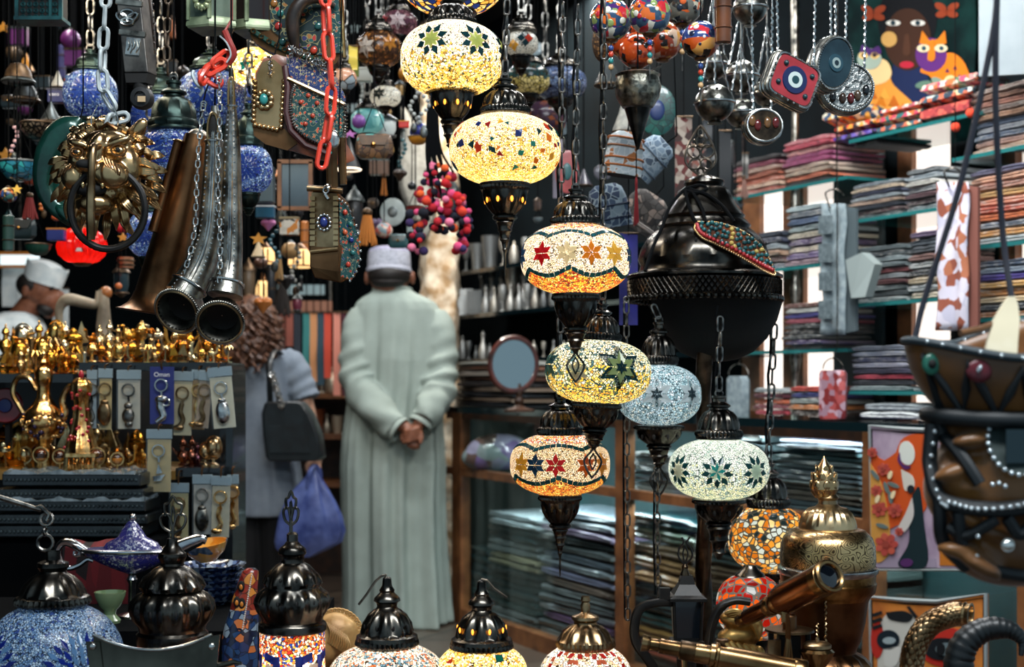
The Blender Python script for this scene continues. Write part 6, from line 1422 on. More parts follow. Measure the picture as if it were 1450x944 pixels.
for x,y in bezp([(1316,610),(1310,660),(1316,702),(1324,712)],9)+bezp([(1326,706),(1360,714),(1410,708),(1456,694)],15)+[(1362,752),(1378,680),(1386,678),(1394,682),(1364,780),(1352,778)]:obj('rhinestone',MB().ell(bp(x,y,15),3.4*k,8,5),GEM,bag2)
ring_=[(1417+40*math.cos(q),625+42*math.sin(q)) for q in [2*PI*i/26 for i in range(26)]]
obj('mirror_surround',MB().prism([bp(x,y,10) for x,y in ring_],(0,6*k,0)),mat('dark_green_cloth','#0f2422',.7),bag2);obj('mirror',MB().box(bp(1417,628,17),(40*k,3*k,46*k)),mat('dim_mirror','#39464a',.15,.8),bag2,False)
for x,y in ring_:obj('rhinestone',MB().ell(bp(x,y,15),3.6*k,8,5),GEM,bag2)
obj('silver_bead',MB().ell(bp(1401,763,12),(9*k,6*k,8*k),12,8).ring(bp(1401,763,12),8*k,2*k,12,6,Matrix.Rotation(PI/2,3,'X')),SILVERB,bag2)
for pts in ([(1292,482,-10),(1310,420,0),(1360,260,0),(1404,60,0),(1414,-30,0)],[(1422,424,-30),(1420,330,0),(1410,150,0),(1412,-30,0)]):
    P_=[f.p(*p) for p in bez_t(pts)];P_.append(Vector((P_[-1].x,P_[-1].y,CEIL-bag2.location.z)));obj('cord',MB().tube(P_,4.6*k,7),mat('navy_cord','#0c1020',.6),bag2)
# ================================================================ people
def capsule(mb,P,R,n=14):
    """a tapered limb with rounded ends through points P with radii R"""
    pts=bez(P,max(8,6*(len(P)-1))) if len(P)>2 else [Vector(P[0]).lerp(Vector(P[1]),i/6) for i in range(7)]
    m=len(pts)-1;rr=[float(np.interp(i/m,np.linspace(0,1,len(R)),R)) for i in range(m+1)]
    mb.tube(pts,rr,n);mb.ell(pts[0],rr[0],12,8);mb.ell(pts[-1],rr[-1],12,8)
def foldring(fr,cx,y,hw,hd,folds,ph,amp,n=96,d0=0.,sq=2.3):
    out=[]
    for j in range(n):
        a=2*PI*j/n;ca,sa=math.cos(a),math.sin(a)
        r=(abs(ca)**sq+abs(sa)**sq)**(-1/sq);w=amp*(math.sin(folds*a+ph)+.6*math.sin(folds*1.7*a+ph*2.1+y*.004)+.4*math.sin(folds*2.6*a-ph+1.3+y*.01))/hw
        out.append(fr.p(cx+hw*(r+w)*sa,y,d0-hd*(r+w)*ca))
    return out
# --- man in a pale green robe, seen from behind, hands clasped at his back
f=Fr(560,885,6.6);k=f.k;f.loc.z=0
man=thing('person','man from behind in pale green ankle-length robe and embroidered cap, hands clasped','person',f)
z0=(W(0,885,6.6).z)          # ~0
def mp(x,y,d=0):return f.p(x,y,d)+Vector((0,0,z0))
b=MB()
b.ell(mp(551,386,2),(29*k,34*k,37*k),20,14);b.ell(mp(551,402,8),(24*k,28*k,22*k),16,10)        # skull, jaw
capsule(b,[mp(554,440,4),mp(553,400,2)],[23*k,21*k])
b.ell(mp(519,393,4),(4*k,7*k,10*k),10,8);b.ell(mp(584,393,4),(4*k,7*k,10*k),10,8)               # ears
b.ell(mp(545,398,40),(5*k,8*k,8*k),10,8)                                                             # nose, on the far side
b.ell(mp(562,455,4),(56*k,26*k,26*k),18,12);b.ell(mp(562,530,4),(50*k,28*k,80*k),20,14);b.ell(mp(560,640,2),(52*k,34*k,50*k),20,14)
for hip,kn,an in (((538,640,2),(534,760,-4),(530,866,6)),((582,640,2),(588,760,-4),(592,866,6))):
    capsule(b,[mp(*hip),mp(*kn),mp(*an)],[27*k,18*k,11*k]);capsule(b,[mp(an[0],876,2),mp(an[0]+(-3 if an[0]<560 else 3),879,52)],[10*k,8*k])
AL=[mp(510,452,2),mp(508,500,-6),mp(511,545,-18)];AL2=[mp(511,545,-18),mp(545,582,-50),mp(583,606,-62)]
AR=[mp(622,455,2),mp(628,505,-6),mp(627,548,-20)];AR2=[mp(627,548,-20),mp(612,578,-48),mp(596,600,-58)]
capsule(b,AL,[18*k,15*k,13*k]);capsule(b,AL2,[13*k,11*k,8.5*k]);capsule(b,AR,[16*k,14*k,12*k]);capsule(b,AR2,[13*k,11*k,8.5*k])
# hands: palms and five fingers each, the right hand holding the left
b.ell(mp(585,612,-64),(10*k,7*k,13*k),12,8,rot2(-.5));b.ell(mp(593,610,-69),(10*k,6*k,12*k),12,8,rot2(.5))
for i in range(4):
    capsule(b,[mp(581+i*4.6,618+i*1,-66),mp(583+i*4.4,626+i*.6,-70),mp(586+i*3.8,632-abs(i-1.5)*1.4,-68)],[3.2*k,2.9*k,2.4*k],8)
    capsule(b,[mp(598-i*1,603+i*5,-74),mp(588-i*1,606+i*5,-78),mp(579-i*.4,608+i*5,-73)],[3.2*k,2.9*k,2.4*k],8)
capsule(b,[mp(599,606,-70),mp(602,616,-74),mp(600,624,-76)],[3.4*k,3.2*k,2.6*k],8);capsule(b,[mp(578,608,-62),mp(574,616,-64),mp(577,624,-66)],[3.4*k,3.2*k,2.6*k],8)
o=obj('body',b,SKIN,man);fuse(o,.0055,2)
o=obj('hair',MB().ell(mp(551,390,-2),(30.5*k,35*k,20*k),20,12).ell(mp(551,400,-16),(24*k,18*k,10*k),16,8),mat('black_hair','#0d0a09',.6,0,'#1d1613',90,.4),man)
# cap: soft cylinder with a domed top and eyelet embroidery
capp=[(30,386),(31,384),(30.5,370),(29.5,358),(28,354),(22,351.5),(12,350.5),(2,350)]
m_cap=patches('cap_eyelets',['#8f93a4','#a3a6b5','#5a5e6c'],150,'#c9cbd6',.14,.85);m_top=mat('cap_top','#8f8ea8',.85,0,'#a9a8c0',60)
R_=Matrix.Rotation(.10,3,'Y')
cp=obj('cap',MB().lathe([(r,372-y) for r,y in capp[:4]],36,c=mp(551,372,0),k=k,R=Matrix.Rotation(-.1,3,'X'),cap=False),m_cap,man);obj('cap_top',MB().lathe([(r,372-y) for r,y in capp[3:]],36,c=mp(551,372,0),k=k,R=Matrix.Rotation(-.1,3,'X')),m_top,man)
obj('cap_band',MB().lathe([(31.4,-14),(32,-12),(32,-9),(31.2,-8)],36,c=mp(551,372,0),k=k,R=Matrix.Rotation(-.1,3,'X'),cap=False),mat('cap_trim','#b4b7c4',.85),man)
# robe
rings=[]
for y,cx,hw,hd,amp,d0 in ((408,555,25,24,0,4),(415,556,33,25,0,4),(421,558,46,27,.3,4),(428,560,56,30,.5,4),(438,562,61,32,.6,4),(455,563,63,34,.8,4),(480,563,63,36,1.1,3),(510,562,64,39,1.4,2),(545,561,63,39,1.7,2),(580,558,64,40,2.0,2),(620,556,67,43,2.4,2),(660,556,69,46,2.6,2),(700,556,68,47,2.8,2),(740,557,68,48,2.8,2),(780,558,68,48,3.0,2),(820,560,69,49,3.2,2),(855,561,70,50,3.4,2),(878,562,71,51,3.6,2),(883,562,71,51,3.6,2)):
    out=[]
    for j in range(128):
        a=2*PI*j/128;sa,ca=math.sin(a),math.cos(a);r=(abs(ca)**2.3+abs(sa)**2.3)**(-1/2.3)
        w=1.9*amp*(math.sin(7*a+.7+y*.002)+.7*math.sin(12*a+2.+y*.0035)+.5*math.sin(21*a-1.+y*.006));s_=(hw*r+w)/hw
        out.append(mp(cx+hw*s_*sa,y+(2 if y>870 else 0)*math.sin(3*a),d0-hd*(r+w/hd)*ca))
    rings.append(out)
b=MB().loft(rings)
def sleeve(path,radii,wr,seed):
    P=bez(path,44);rr=random.Random(seed);m=len(P)-1;rows=[]
    for i,p in enumerate(P):
        t=i/m;T=(P[min(i+1,m)]-P[max(i-1,0)]).normalized();x=T.cross(Vector((0,1,0))).normalized();y=T.cross(x);R=float(np.interp(t,np.linspace(0,1,len(radii)),radii))
        row=[]
        for j in range(28):
            a=2*PI*j/28;w=wr*math.exp(-((t-.52)/.2)**2)*math.sin(t*52+2.2*math.cos(a)+seed)+.6*wr*math.sin(t*24+3*a+seed)*t
            row.append(p+(x*math.cos(a)+y*math.sin(a))*(R+w)*k)
        rows.append(row)
    b.loft(rows)
sleeve([mp(516,442,4),mp(510,464,0),mp(507,505,-8),mp(512,546,-20),mp(540,580,-48),mp(566,604,-60)],[20,25,25,26,23,19],3.2,1)
sleeve([mp(612,446,4),mp(620,468,0),mp(624,510,-8),mp(622,550,-22),mp(613,575,-44),mp(602,594,-56)],[20,25,24,25,22,18],3.2,5)
m_robe=mat('pale_green_cloth','#97a39b',.85,0,'#a0ada5',10,.12,260,spec=.3)
o=obj('robe',b,m_robe,man);fuse(o,.0065,2)
for c,a,r_ in ((mp(569,606,-61),(.82,.55,-.3),18.6),(mp(600,597,-57),(-.5,.8,-.3),17.4)):
    v=Vector((a[0],a[2],-a[1])).normalized();x=v.orthogonal().normalized();obj('cuff',MB().lathe([(r_,-3),(r_+.8,0),(r_+.4,3),(r_-2,3.4)],24,c=c,k=k,R=Matrix((x,v.cross(x),v)).transposed(),cap=False),m_robe,man)
obj('collar_seam',MB().tube([mp(555+27*math.sin(a),409-1.5*math.cos(a),4-25*math.cos(a)) for a in [2*PI*i/30 for i in range(30)]],2*k,6,True),m_robe,man)
for x in (529,592):obj('sandal',MB().box(mp(x,884,24)-Vector((0,0,.0)),(24*k,84*k,5*k)),LEATHER,man,False)

# --- woman with curly hair, seen from behind
f=Fr(366,900,6.0);k=f.k;f.loc.z=0;z0=W(0,900,6.0).z
wm=thing('person','woman from behind with curly brown hair, blue-grey tunic, black bag and violet carrier','person',f)
mp=lambda x,y,d=0:f.p(x,y,d)+Vector((0,0,z0))
b=MB();b.ell(mp(360,455,4),(27*k,32*k,35*k),18,12);capsule(b,[mp(364,510,6),mp(362,470,4)],[18*k,17*k]);b.ell(mp(352,468,36),(5*k,8*k,7*k),8,6)
b.ell(mp(364,530,4),(46*k,26*k,34*k),18,12);b.ell(mp(364,600,4),(44*k,30*k,66*k),18,12);b.ell(mp(366,680,2),(50*k,36*k,46*k),18,12)
FB=900+z0/k
for hx,kx in ((346,350),(388,390)):capsule(b,[mp(hx,690,2),mp(kx,780,-2),mp(kx,FB-18,4)],[26*k,18*k,10*k]);capsule(b,[mp(kx,FB-9,0),mp(kx,FB-7,46)],[9*k,7*k])
capsule(b,[mp(410,514,2),mp(426,556,0),mp(436,590,-4)],[17*k,15*k,13*k]);capsule(b,[mp(434,586,-4),mp(446,618,-8),mp(452,642,-14)],[13.5*k,11*k,7.5*k])
capsule(b,[mp(322,514,2),mp(314,570,6),mp(320,612,30)],[17*k,14*k,12*k]);capsule(b,[mp(320,612,30),mp(340,620,70)],[12*k,8*k]);b.ell(mp(346,620,78),(8*k,9*k,11*k),10,8)
for i in range(4):capsule(b,[mp(342+i*3,628,78+i*2),mp(342+i*3,640,80+i*2)],[3*k,2.4*k],8)
capsule(b,[mp(350,614,84),mp(353,622,90)],[3.2*k,2.6*k],8)
b.ell(mp(449,652,-16),(9*k,7*k,12*k),12,8,rot2(.3))
for i in range(4):capsule(b,[mp(443+i*4,660,-18),mp(441+i*4.2,668,-22),mp(444+i*3.6,673-i,-15)],[3.3*k,3*k,2.5*k],8)
capsule(b,[mp(443,652,-20),mp(437,660,-24),mp(440,668,-24)],[3.5*k,3.2*k,2.6*k],8)
o=obj('body',b,SKINL,wm);fuse(o,.0055,2)
hr=MB();r=random.Random(8)
hr.ell(mp(358,455,-2),(36*k,38*k,38*k),20,12);hr.ell(mp(352,496,-16),(38*k,24*k,30*k),18,10)
hair=obj('hair',hr,mat('brown_curls','#33201a',.5,0,'#6b4630',60,.7,120),wm)
cu=MB()
for i in range(120):
    a=r.uniform(-1.9,1.9);y0=r.uniform(425,500);rx=38-max(0,(445-y0))*.9;x=357+rx*math.sin(a);d=-2-40*math.cos(a)
    L=r.uniform(18,34);ph=r.uniform(0,6);pts=[]
    for j in range(9):q=j/8;pts.append(mp(x+3.6*math.cos(ph+q*9)+(x-357)*.12*q,min(y0+L*q,532),d+3.6*math.sin(ph+q*9)-2*q))
    cu.tube(pts,[k*s for s in (1.5,2.4,2.8,2.8,2.8,2.6,2.3,1.8,1)],5)
obj('curl',cu,MATS['brown_curls'],wm)
b=MB();rings=[]
for y,cx,hw,hd,amp in ((488,363,22,18,0),(494,364,36,22,0),(501,365,48,25,.3),(512,366,53,29,.4),(535,365,53,31,.8),(570,363,52,33,1.2),(610,362,55,36,1.6),(650,364,58,39,1.8),(690,366,61,42,2.2),(722,368,64,44,2.4),(729,368,64,44,2.4)):
    rings.append([v+Vector((0,0,z0)) for v in foldring(f,cx,y,hw,hd,8,.5,amp,96)])
b.loft(rings);k_=k
def sleeve2(path,radii,wr,seed):
    P=bez(path,26);m=len(P)-1;rows=[]
    for i,p in enumerate(P):
        t=i/m;T=(P[min(i+1,m)]-P[max(i-1,0)]).normalized();x=T.cross(Vector((0,1,0))).normalized();y=T.cross(x);R=float(np.interp(t,np.linspace(0,1,len(radii)),radii))
        rows.append([p+(x*math.cos(a)+y*math.sin(a))*(R+wr*math.sin(t*26+2*math.cos(a)+seed))*k for a in [2*PI*j/24 for j in range(24)]])
    b.loft(rows)
sleeve2([mp(398,505,4),mp(414,520,2),mp(424,545,0),mp(431,566,-2)],[18,22,22,23],1.2,0);sleeve2([mp(336,505,4),mp(322,520,2),mp(315,548,4),mp(313,572,8)],[18,22,22,22],1.2,2)
o=obj('tunic',b,mat('blue_grey_cloth','#67727f',.85,0,'#78838f',12,.15,200),wm);fuse(o,.0075,3)
b=MB();
for hx,kx in ((344,348),(390,392)):capsule(b,[mp(hx,690,2),mp(kx,780,-2),mp(kx,FB-14,4)],[32*k,25*k,19*k])
o=obj('trousers',b,mat('black_trousers','#0a0c10',.8),wm);fuse(o,.0075,2)
for kx in (350,390):obj('shoe',MB().ell(mp(kx,FB-6,22),(13*k,38*k,6*k),14,8),HOLE,wm)
# shoulder bag and carrier bag
f2=Fr(415,650,5.82);k=f2.k;hb=thing('shoulder_bag','black leather shoulder bag with chain strap on the woman\'s shoulder','bag',f2);bm_=mat('black_leather','#070c0f',.4,0,'#0e181c',20,.2,coat=.15)
o=obj('bag_body',MB().loft([[f2.p(x0,y,d) for x0,d in ((a,0),(a+4,-16),(c,-18),(c+6,0),(c,18),(a+4,18))] for y,a,c in ((652,380,448),(646,376,456),(615,372,452),(585,370,440),(572,374,430),(568,378,424))]),bm_,hb);bevel(o,.006)
obj('front_pocket',MB().prism([f2.p(x,y,-20) for x,y in ((386,640),(384,602),(432,600),(442,640))],(0,4*k,0)),bm_,hb);obj('zip',MB().tube([f2.p(380,574,-4),f2.p(426,572,-4)],1.4*k,6),SILVER,hb)
obj('strap',MB().tube(bez([f2.p(384,575,-6),f2.p(384,540,-14),f2.p(384,512,-10),f2.p(386,496,20),f2.p(392,500,40)],18),4.2*k,8,flat=.5),bm_,hb)
ch=MB()
for i in range(14):t_=i/13;ch.ring(f2.p(388+14*t_,530+46*t_,-18),4*k,1.4*k,10,5,Matrix.Rotation(i*1.57,3,'Z') @ Matrix.Rotation(1.2,3,'X'))
obj('chain_strap',ch,SILVERB,hb)
f2=Fr(440,780,5.8);k=f2.k;pb=thing('carrier_bag','violet-blue plastic carrier bag hanging from the woman\'s hand','bag',f2)
m_pb=mat('blue_plastic','#33407a',.35,0,'#5f70ae',14,.5,30,coat=.2);m_pb.node_tree.nodes['Principled BSDF'].inputs['Transmission Weight'].default_value=.15
rings=[]
for y,cx,hw,hd,am in ((664,444,4,4,0),(674,443,10,5,1.5),(690,441,21,8,4),(710,440,33,11,5),(730,440,42,13,5),(750,440,47,14,4),(766,436,46,14,4),(776,428,36,12,4),(788,424,16,8,2)):rings.append(foldring(f2,cx,y,hw,hd,5,y*.01,am*.8,48))
obj('bag_body',MB().loft(rings),m_pb,pb);obj('handles',MB().tube(bez([f2.p(436,690,-4),f2.p(440,668,-6),f2.p(446,660,-2),f2.p(452,668,2),f2.p(452,690,2)],14),4*k,7),m_pb,pb)

# --- seller at the left, bowed head in profile, white scalloped cap
f=Fr(40,880,6.7);k=f.k;f.loc.z=0;z0=W(0,880,6.7).z;mp=lambda x,y,d=0:f.p(x,y,d)+Vector((0,0,z0))
sel=thing('person','seller in white robe and white scalloped cap, head bowed in profile','person',f);FB=880+z0/k
b=MB();b.ell(mp(57,408,0),(27*k,24*k,28*k),18,12,rot2(.3));b.ell(mp(66,424,0),(19*k,18*k,20*k),16,10,rot2(.5));capsule(b,[mp(28,452,2),mp(46,428,0)],[19*k,17*k])
b.ell(mp(86,418,0),(7*k,5*k,6*k),10,8,rot2(.9));b.ell(mp(80,404,0),(6*k,14*k,4*k),10,6,rot2(.5));b.ell(mp(79,430,0),(6*k,8*k,3*k),10,6,rot2(.4));b.ell(mp(77,436,0),(7*k,8*k,3.4*k),10,6,rot2(.4));b.ell(mp(70,444,0),(9*k,9*k,7*k),10,8)
b.ell(mp(44,412,-22),(6*k,4*k,10*k),10,8,rot2(.3))
b.ell(mp(10,520,2),(56*k,34*k,76*k),18,12);b.ell(mp(6,620,2),(50*k,36*k,60*k),18,12)
for hx in (-14,28):capsule(b,[mp(hx,640,2),mp(hx,760,0),mp(hx,FB-16,0)],[26*k,18*k,11*k]);capsule(b,[mp(hx,FB-9,0),mp(hx+34,FB-8,-10)],[9*k,7*k])
for d in (-40,40):
    capsule(b,[mp(10,478,d*.9),mp(14,540,d*1.1),mp(40,580,d)],[17*k,14*k,12*k]);capsule(b,[mp(40,580,d),mp(74,584,d*.6)],[12*k,8*k]);b.ell(mp(84,585,d*.5),(12*k,8*k,7*k),10,8)
    for i in range(4):capsule(b,[mp(92,582+i*2,d*.5-6+i*4),mp(102,590,d*.45-6+i*4)],[3*k,2.4*k],8)
    capsule(b,[mp(84,580,d*.4),mp(92,578,d*.3)],[3.2*k,2.6*k],8)
o=obj('body',b,SKIN,sel);fuse(o,.0055,2)
obj('eye',MB().ell(mp(79,409,-17),(4*k,3*k,2.4*k),10,6),HOLE,sel)
obj('hair',MB().ell(mp(48,405,0),(25*k,25.5*k,20*k),18,10,rot2(.3)),mat('black_hair','#0d0a09'),sel);obj('beard',MB().ell(mp(66,438,-6),(13*k,15*k,9*k),12,8,rot2(.5)),mat('black_hair','#0d0a09'),sel)
Rc=rot2(.30);c=mp(64,388,0);caps=MB();rows=[]
for z in (-14,-6,2,10):
    rows.append([c+Rc @ Vector((29*k*math.cos(a)*(1+z*.003),26*k*math.sin(a),k*(z+(5*abs(math.sin(a*3)) if z== 10 else 0)))) for a in [2*PI*j/48 for j in range(48)]])
caps.loft(rows);obj('cap',caps,WHITECL,sel);obj('cap_top',MB().ell(c+Rc @ Vector((0,0,6*k)),(28*k,25*k,14*k),18,10,Rc),mat('cap_white','#dfe6e8',.85),sel)
b=MB();b.loft([[v+Vector((0,0,z0)) for v in foldring(f,cx,y,hw,hd,7,.3,am,64)] for y,cx,hw,hd,am in ((442,26,20,22,0),(450,22,34,34,0),(462,16,46,44,.4),(490,10,52,42,1),(560,8,54,40,1.5),(640,6,56,42,2),(760,8,58,44,2.5),(FB-14,8,60,46,3))])
for d in (-40,40):capsule(b,[mp(8,474,d*.8),mp(12,540,d*1.1),mp(40,580,d),mp(66,584,d*.65)],[24*k,22*k,20*k,15*k])
o=obj('robe',b,WHITECL,sel);fuse(o,.0075,3)
# ================================================================ souvenir stand on the left
GOLDO=objcol('gilt_copy','metal',.25,1.)
ss=thing('souvenir_stand','dark stepped souvenir stand crowded with gilt miniatures and keyrings','stand',Vector((-.85,3.0,0)));so=ss.location.copy()
def sp(name,c,size,m,par=None):return obj(name,MB().box(Vector(c)-so,size),m,par or ss,False)
m_sh=mat('black_lacquer_shelf','#0d1216',.25,0,coat=.4)
Z1,Z1L,Z2=1.170,1.146,.944
sp('upper_board',(-.755,3.09,Z1-.009),(.31,.20,.018),m_sh);sp('upper_board',(-1.12,3.16,Z1L-.009),(.40,.36,.018),m_sh)
sp('step',(-.77,3.16,Z1+.016),(.27,.06,.032),m_sh);sp('step',(-1.12,3.24,Z1L+.02),(.39,.16,.04),m_sh)
sp('lower_board',(-1.0,3.13,Z2-.009),(.60,.34,.018),mat('gilt_shelf_edge','#8a6a34',.4,.3));sp('lower_board',(-.65,3.06,Z2-.003),(.10,.20,.018),m_sh)
sp('back_panel',(-.98,3.35,.58),(.70,.02,1.16),mat('dark_backing','#11161a',.5,0,coat=.2));sp('side_panel',(-.635,3.24,.58),(.016,.22,1.16),m_sh);sp('end_post',(-.595,3.0,.58),(.014,.014,1.16),m_sh);sp('side_panel',(-1.325,3.17,.58),(.016,.38,1.14),m_sh)
sp('bottom_board',(-.97,3.17,.72),(.68,.34,.02),m_sh);sp('plinth',(-.97,3.17,.35),(.66,.34,.70),m_sh)
# archetypes of the gilt miniatures, 1 unit high
def mini(fn,v=None):
    b=MB();fn(b);return b.mesh('gilt_miniature',GOLDO)
def m_camel(b):
    for x,y in ((-.22,-.08),(-.2,.08),(.2,-.08),(.22,.08)):b.tube([(x,y,.42),(x*1.05,y,.22),(x,y,0)],[.07,.04,.05],6)
    b.ell((0,0,.5),(.34,.15,.17),10,6);b.ell((0,0,.66),(.14,.1,.14),8,5);b.tube([(.28,0,.5),(.42,0,.58),(.45,0,.84)],[.1,.07,.06],6);b.ell((.52,0,.9),(.13,.06,.07),8,5);b.box((0,0,.02),(.7,.3,.05))
def m_pot(b):
    b.lathe([(.2,0),(.22,.04),(.12,.1),(.26,.3),(.24,.42),(.1,.55),(.09,.66),(.16,.72),(.12,.82),(.03,.9),(.04,.95),(.01,1)],10)
    b.tube([(.2,0,.38),(.38,0,.5),(.5,0,.62)],[.07,.05,.03],6);b.tube([(-.1,0,.66),(-.36,0,.6),(-.36,0,.36),(-.2,0,.28)],.035,5)
def m_dagger(b):
    b.tube([(-.1,0,1),(-.1,0,.7),(-.08,0,.45),(.02,0,.26),(.24,0,.16),(.36,0,.22)],[.12,.07,.1,.09,.07,.03],7);b.box((0,0,.05),(.5,.25,.1));b.ell((-.1,0,.96),(.16,.07,.08),8,5)
def m_dhow(b):
    b.loft([[(x,y,z) for x,y,z in ((-a,0,.3),(-a*.6,-w,.3),(a*.6,-w,.3),(a*1.1,0,.36),(a*.6,w,.3),(-a*.6,w,.3))] for a,w in ((.45,.15),)]+[[(-.25,0,.06),(-.15,-.05,.06),(.15,-.05,.06),(.3,0,.06),(.15,.05,.06),(-.15,.05,.06)]])
    b.prism([(-.3,0,.36),(.3,0,.42),(-.05,0,1)],(0,.03,0));b.tube([(-.02,.02,.3),(-.04,.02,1)],.025,5);b.box((0,0,.04),(.5,.22,.08))
def m_palm(b):
    b.tube([(0,0,0),(.03,0,.35),(0,0,.68)],[.07,.05,.04],6);b.box((0,0,.03),(.4,.3,.06))
    for i in range(7):a=2*PI*i/7;b.tube([(0,0,.68),(.2*math.cos(a),.2*math.sin(a),.92),(.4*math.cos(a),.4*math.sin(a),.72)],[.03,.06,.01],5)
def m_burner(b):
    b.lathe([(.28,0),(.3,.06),(.12,.14),(.1,.3),(.3,.46),(.33,.6),(.26,.66),(.28,.7),(.2,.86),(.05,.93),(.06,.97),(.01,1)],10)
def m_globe(b):
    b.lathe([(.25,0),(.25,.05),(.06,.12),(.06,.25)],10);b.ell((0,0,.6),.34,12,8);b.ring((0,0,.6),.38,.03,16,5,Matrix.Rotation(PI/2,3,'X'))
MIN=[(mini(m_camel),'camel'),(mini(m_pot),'coffee pot'),(mini(m_dagger),'dagger'),(mini(m_dhow),'sailing boat'),(mini(m_palm),'palm'),(mini(m_burner),'incense burner'),(mini(m_globe),'globe')]
GC_=['#d99a3c','#c9852e','#f0c878','#e8b45a','#b87428','#f4dca8','#c0a070','#d8c8a8']
r=random.Random(13)
def row(px0,px1,n,Y,z,h0,h1,where,cols=GC_,kinds=None):
    for i in range(n):
        px=px0+(px1-px0)*(i+.5)/n+r.uniform(-1.5,1.5);me,kd=r.choice(kinds or MIN);h=r.uniform(h0,h1)*Y/FP
        o=link('gilt_'+kd.replace(' ','_'),me,None,((px-725)*Y/FP,Y+r.uniform(-.006,.006),z));o.scale=(h*.8,h*.8,h);o.rotation_euler=(0,0,r.uniform(-.7,.7)+(PI if r.random()<.5 else 0));o.color=S(r.choice(cols))
        tag(o,f"gilt {kd}, {ORD[i]} from left in {where}",'figurine','gilt miniatures on the souvenir stand')
row(124,330,16,3.02,Z1,20,30,'the front row of the higher upper board');row(124,322,17,3.09,Z1,30,38,'the second row of the higher upper board');row(126,300,15,3.155,Z1+.032,28,42,'the raised back row on the higher upper board')
row(2,120,11,3.0,Z1L,28,44,'the front row of the lower upper board');row(2,120,11,3.08,Z1L,40,54,'the second row of the lower upper board');row(2,122,10,3.22,Z1L+.04,40,56,'the raised row of the lower upper board')
row(0,200,16,3.24,Z2,40,66,'the back row of the lower board');row(150,206,5,3.06,Z2,26,44,'the lower board beside the amber balls');row(0,40,4,3.05,Z2,30,50,'the lower board left of the ewer')
row(254,308,5,3.04,Z2+.006,26,44,'the small right lower board',['#c9a070','#8a5a4a','#d8b88a','#e8d8c0','#5a3a44'],[MIN[5],MIN[6],MIN[1]])
# gilt ewer with grape clusters
f=Fr(62,640,2.98);k=f.k;f.loc.z=Z2;ew=thing('gilt_ewer','ornate gilt ewer with tall spire lid, curved handle and spout','ewer',f);zz0=W(0,640,2.98).z-Z2
e=lambda x,y,d=0:f.p(x,y,d)+Vector((0,0,zz0))
def lz(prof,cx=62,n=24,kk=None):return MB().lathe([(r_*k,(640-y)*k+zz0,*q) for r_,y,*q in prof],n,c=((cx-62)*k,0,0))
obj('body',lz([(16,640+zz0/k),(17,634),(10,628),(14,622),(27,610),(30,596),(25,582),(16,572),(10,562),(9,548),(11,542),(9,540)]),GOLD,ew);obj('lid',lz([(11,542),(12,538),(13,528),(9,520),(5,517),(7,513),(4,509),(2,504),(3,500),(1,497)]),GOLD,ew)
obj('handle',MB().tube(bez([e(52,552),e(40,534),e(24,536),e(18,556),e(28,576),e(36,590)],20),4*k,8),GOLD,ew);obj('spout',MB().tube(bez([e(84,600),e(92,584),e(88,566),e(96,548),e(104,544)],14),[q*k for q in np.linspace(6,3,15)],8),GOLD,ew)
g=MB();g2=MB()
for i in range(70):
    a=r.uniform(-2.2,2.2);y=r.uniform(586,622);rr=np.interp(y,[580,596,610,622],[25,30,27,15]);(g if r.random()<.6 else g2).ell(e(62+rr*math.sin(a),y,-rr*math.cos(a)),r.uniform(2.6,4)*k,7,5)
obj('grape_cluster',g,GOLD,ew);obj('dark_grape',g2,mat('violet_enamel','#2a1c34',.25,.3),ew)
f=Fr(115,660,2.95);k=f.k;f.loc.z=Z2;tw=thing('gilt_tower','tall gilt tower ornament set with red stones beside the ewer','ornament',f);zz0=W(0,660,2.95).z-Z2;e=lambda x,y,d=0:f.p(x,y,d)+Vector((0,0,zz0))
obj('body',MB().lathe([(q*k,(660-y)*k+zz0,.08,8) for q,y in ((26,660+zz0/k),(24,640),(22,632),(16,612),(11,590),(9,570),(12,560),(15,552),(14,542),(9,536),(4,534))],32),GOLD,tw);obj('red_finial',MB().lathe([(q*k,(660-y)*k+zz0) for q,y in ((2,536),(4,531),(3,527),(1,524))],12),mat('ruby_glass','#9a1420',.15,coat=.5),tw)
rb_=MB()
for i in range(26):t_=r.random();y=550+t_*84;rr=float(np.interp(y,[540,552,570,590,612,640],[14,15,9,11,16,24]));a=r.uniform(-1.4,1.4);rb_.ell(e(115+rr*math.sin(a),y,-rr*math.cos(a)-1),2.6*k,7,5)
obj('ruby_stone',rb_,MATS['ruby_glass'],tw)
f=Fr(116,662,2.9);k=f.k;f.loc.z=Z2;cr=thing('gilt_crown_box','openwork gilt box with claw feet in front of the tower','box',f);bx_=MB()
for i in range(26):bx_.tube([f.p(98+i*1.45,640,-4+3*math.sin(i)),f.p(99+i*1.4+2*math.sin(i*2),650,-8),f.p(98+i*1.45,660,-4)],1.2*k,5)
obj('openwork',bx_,GOLD,cr);obj('top_rim',MB().box(f.p(116,637,4),(42*k,22*k,5*k)),GOLD,cr,False);obj('foot',MB().box(f.p(116,662,4),(44*k,20*k,3*k)),GOLD,cr,False)
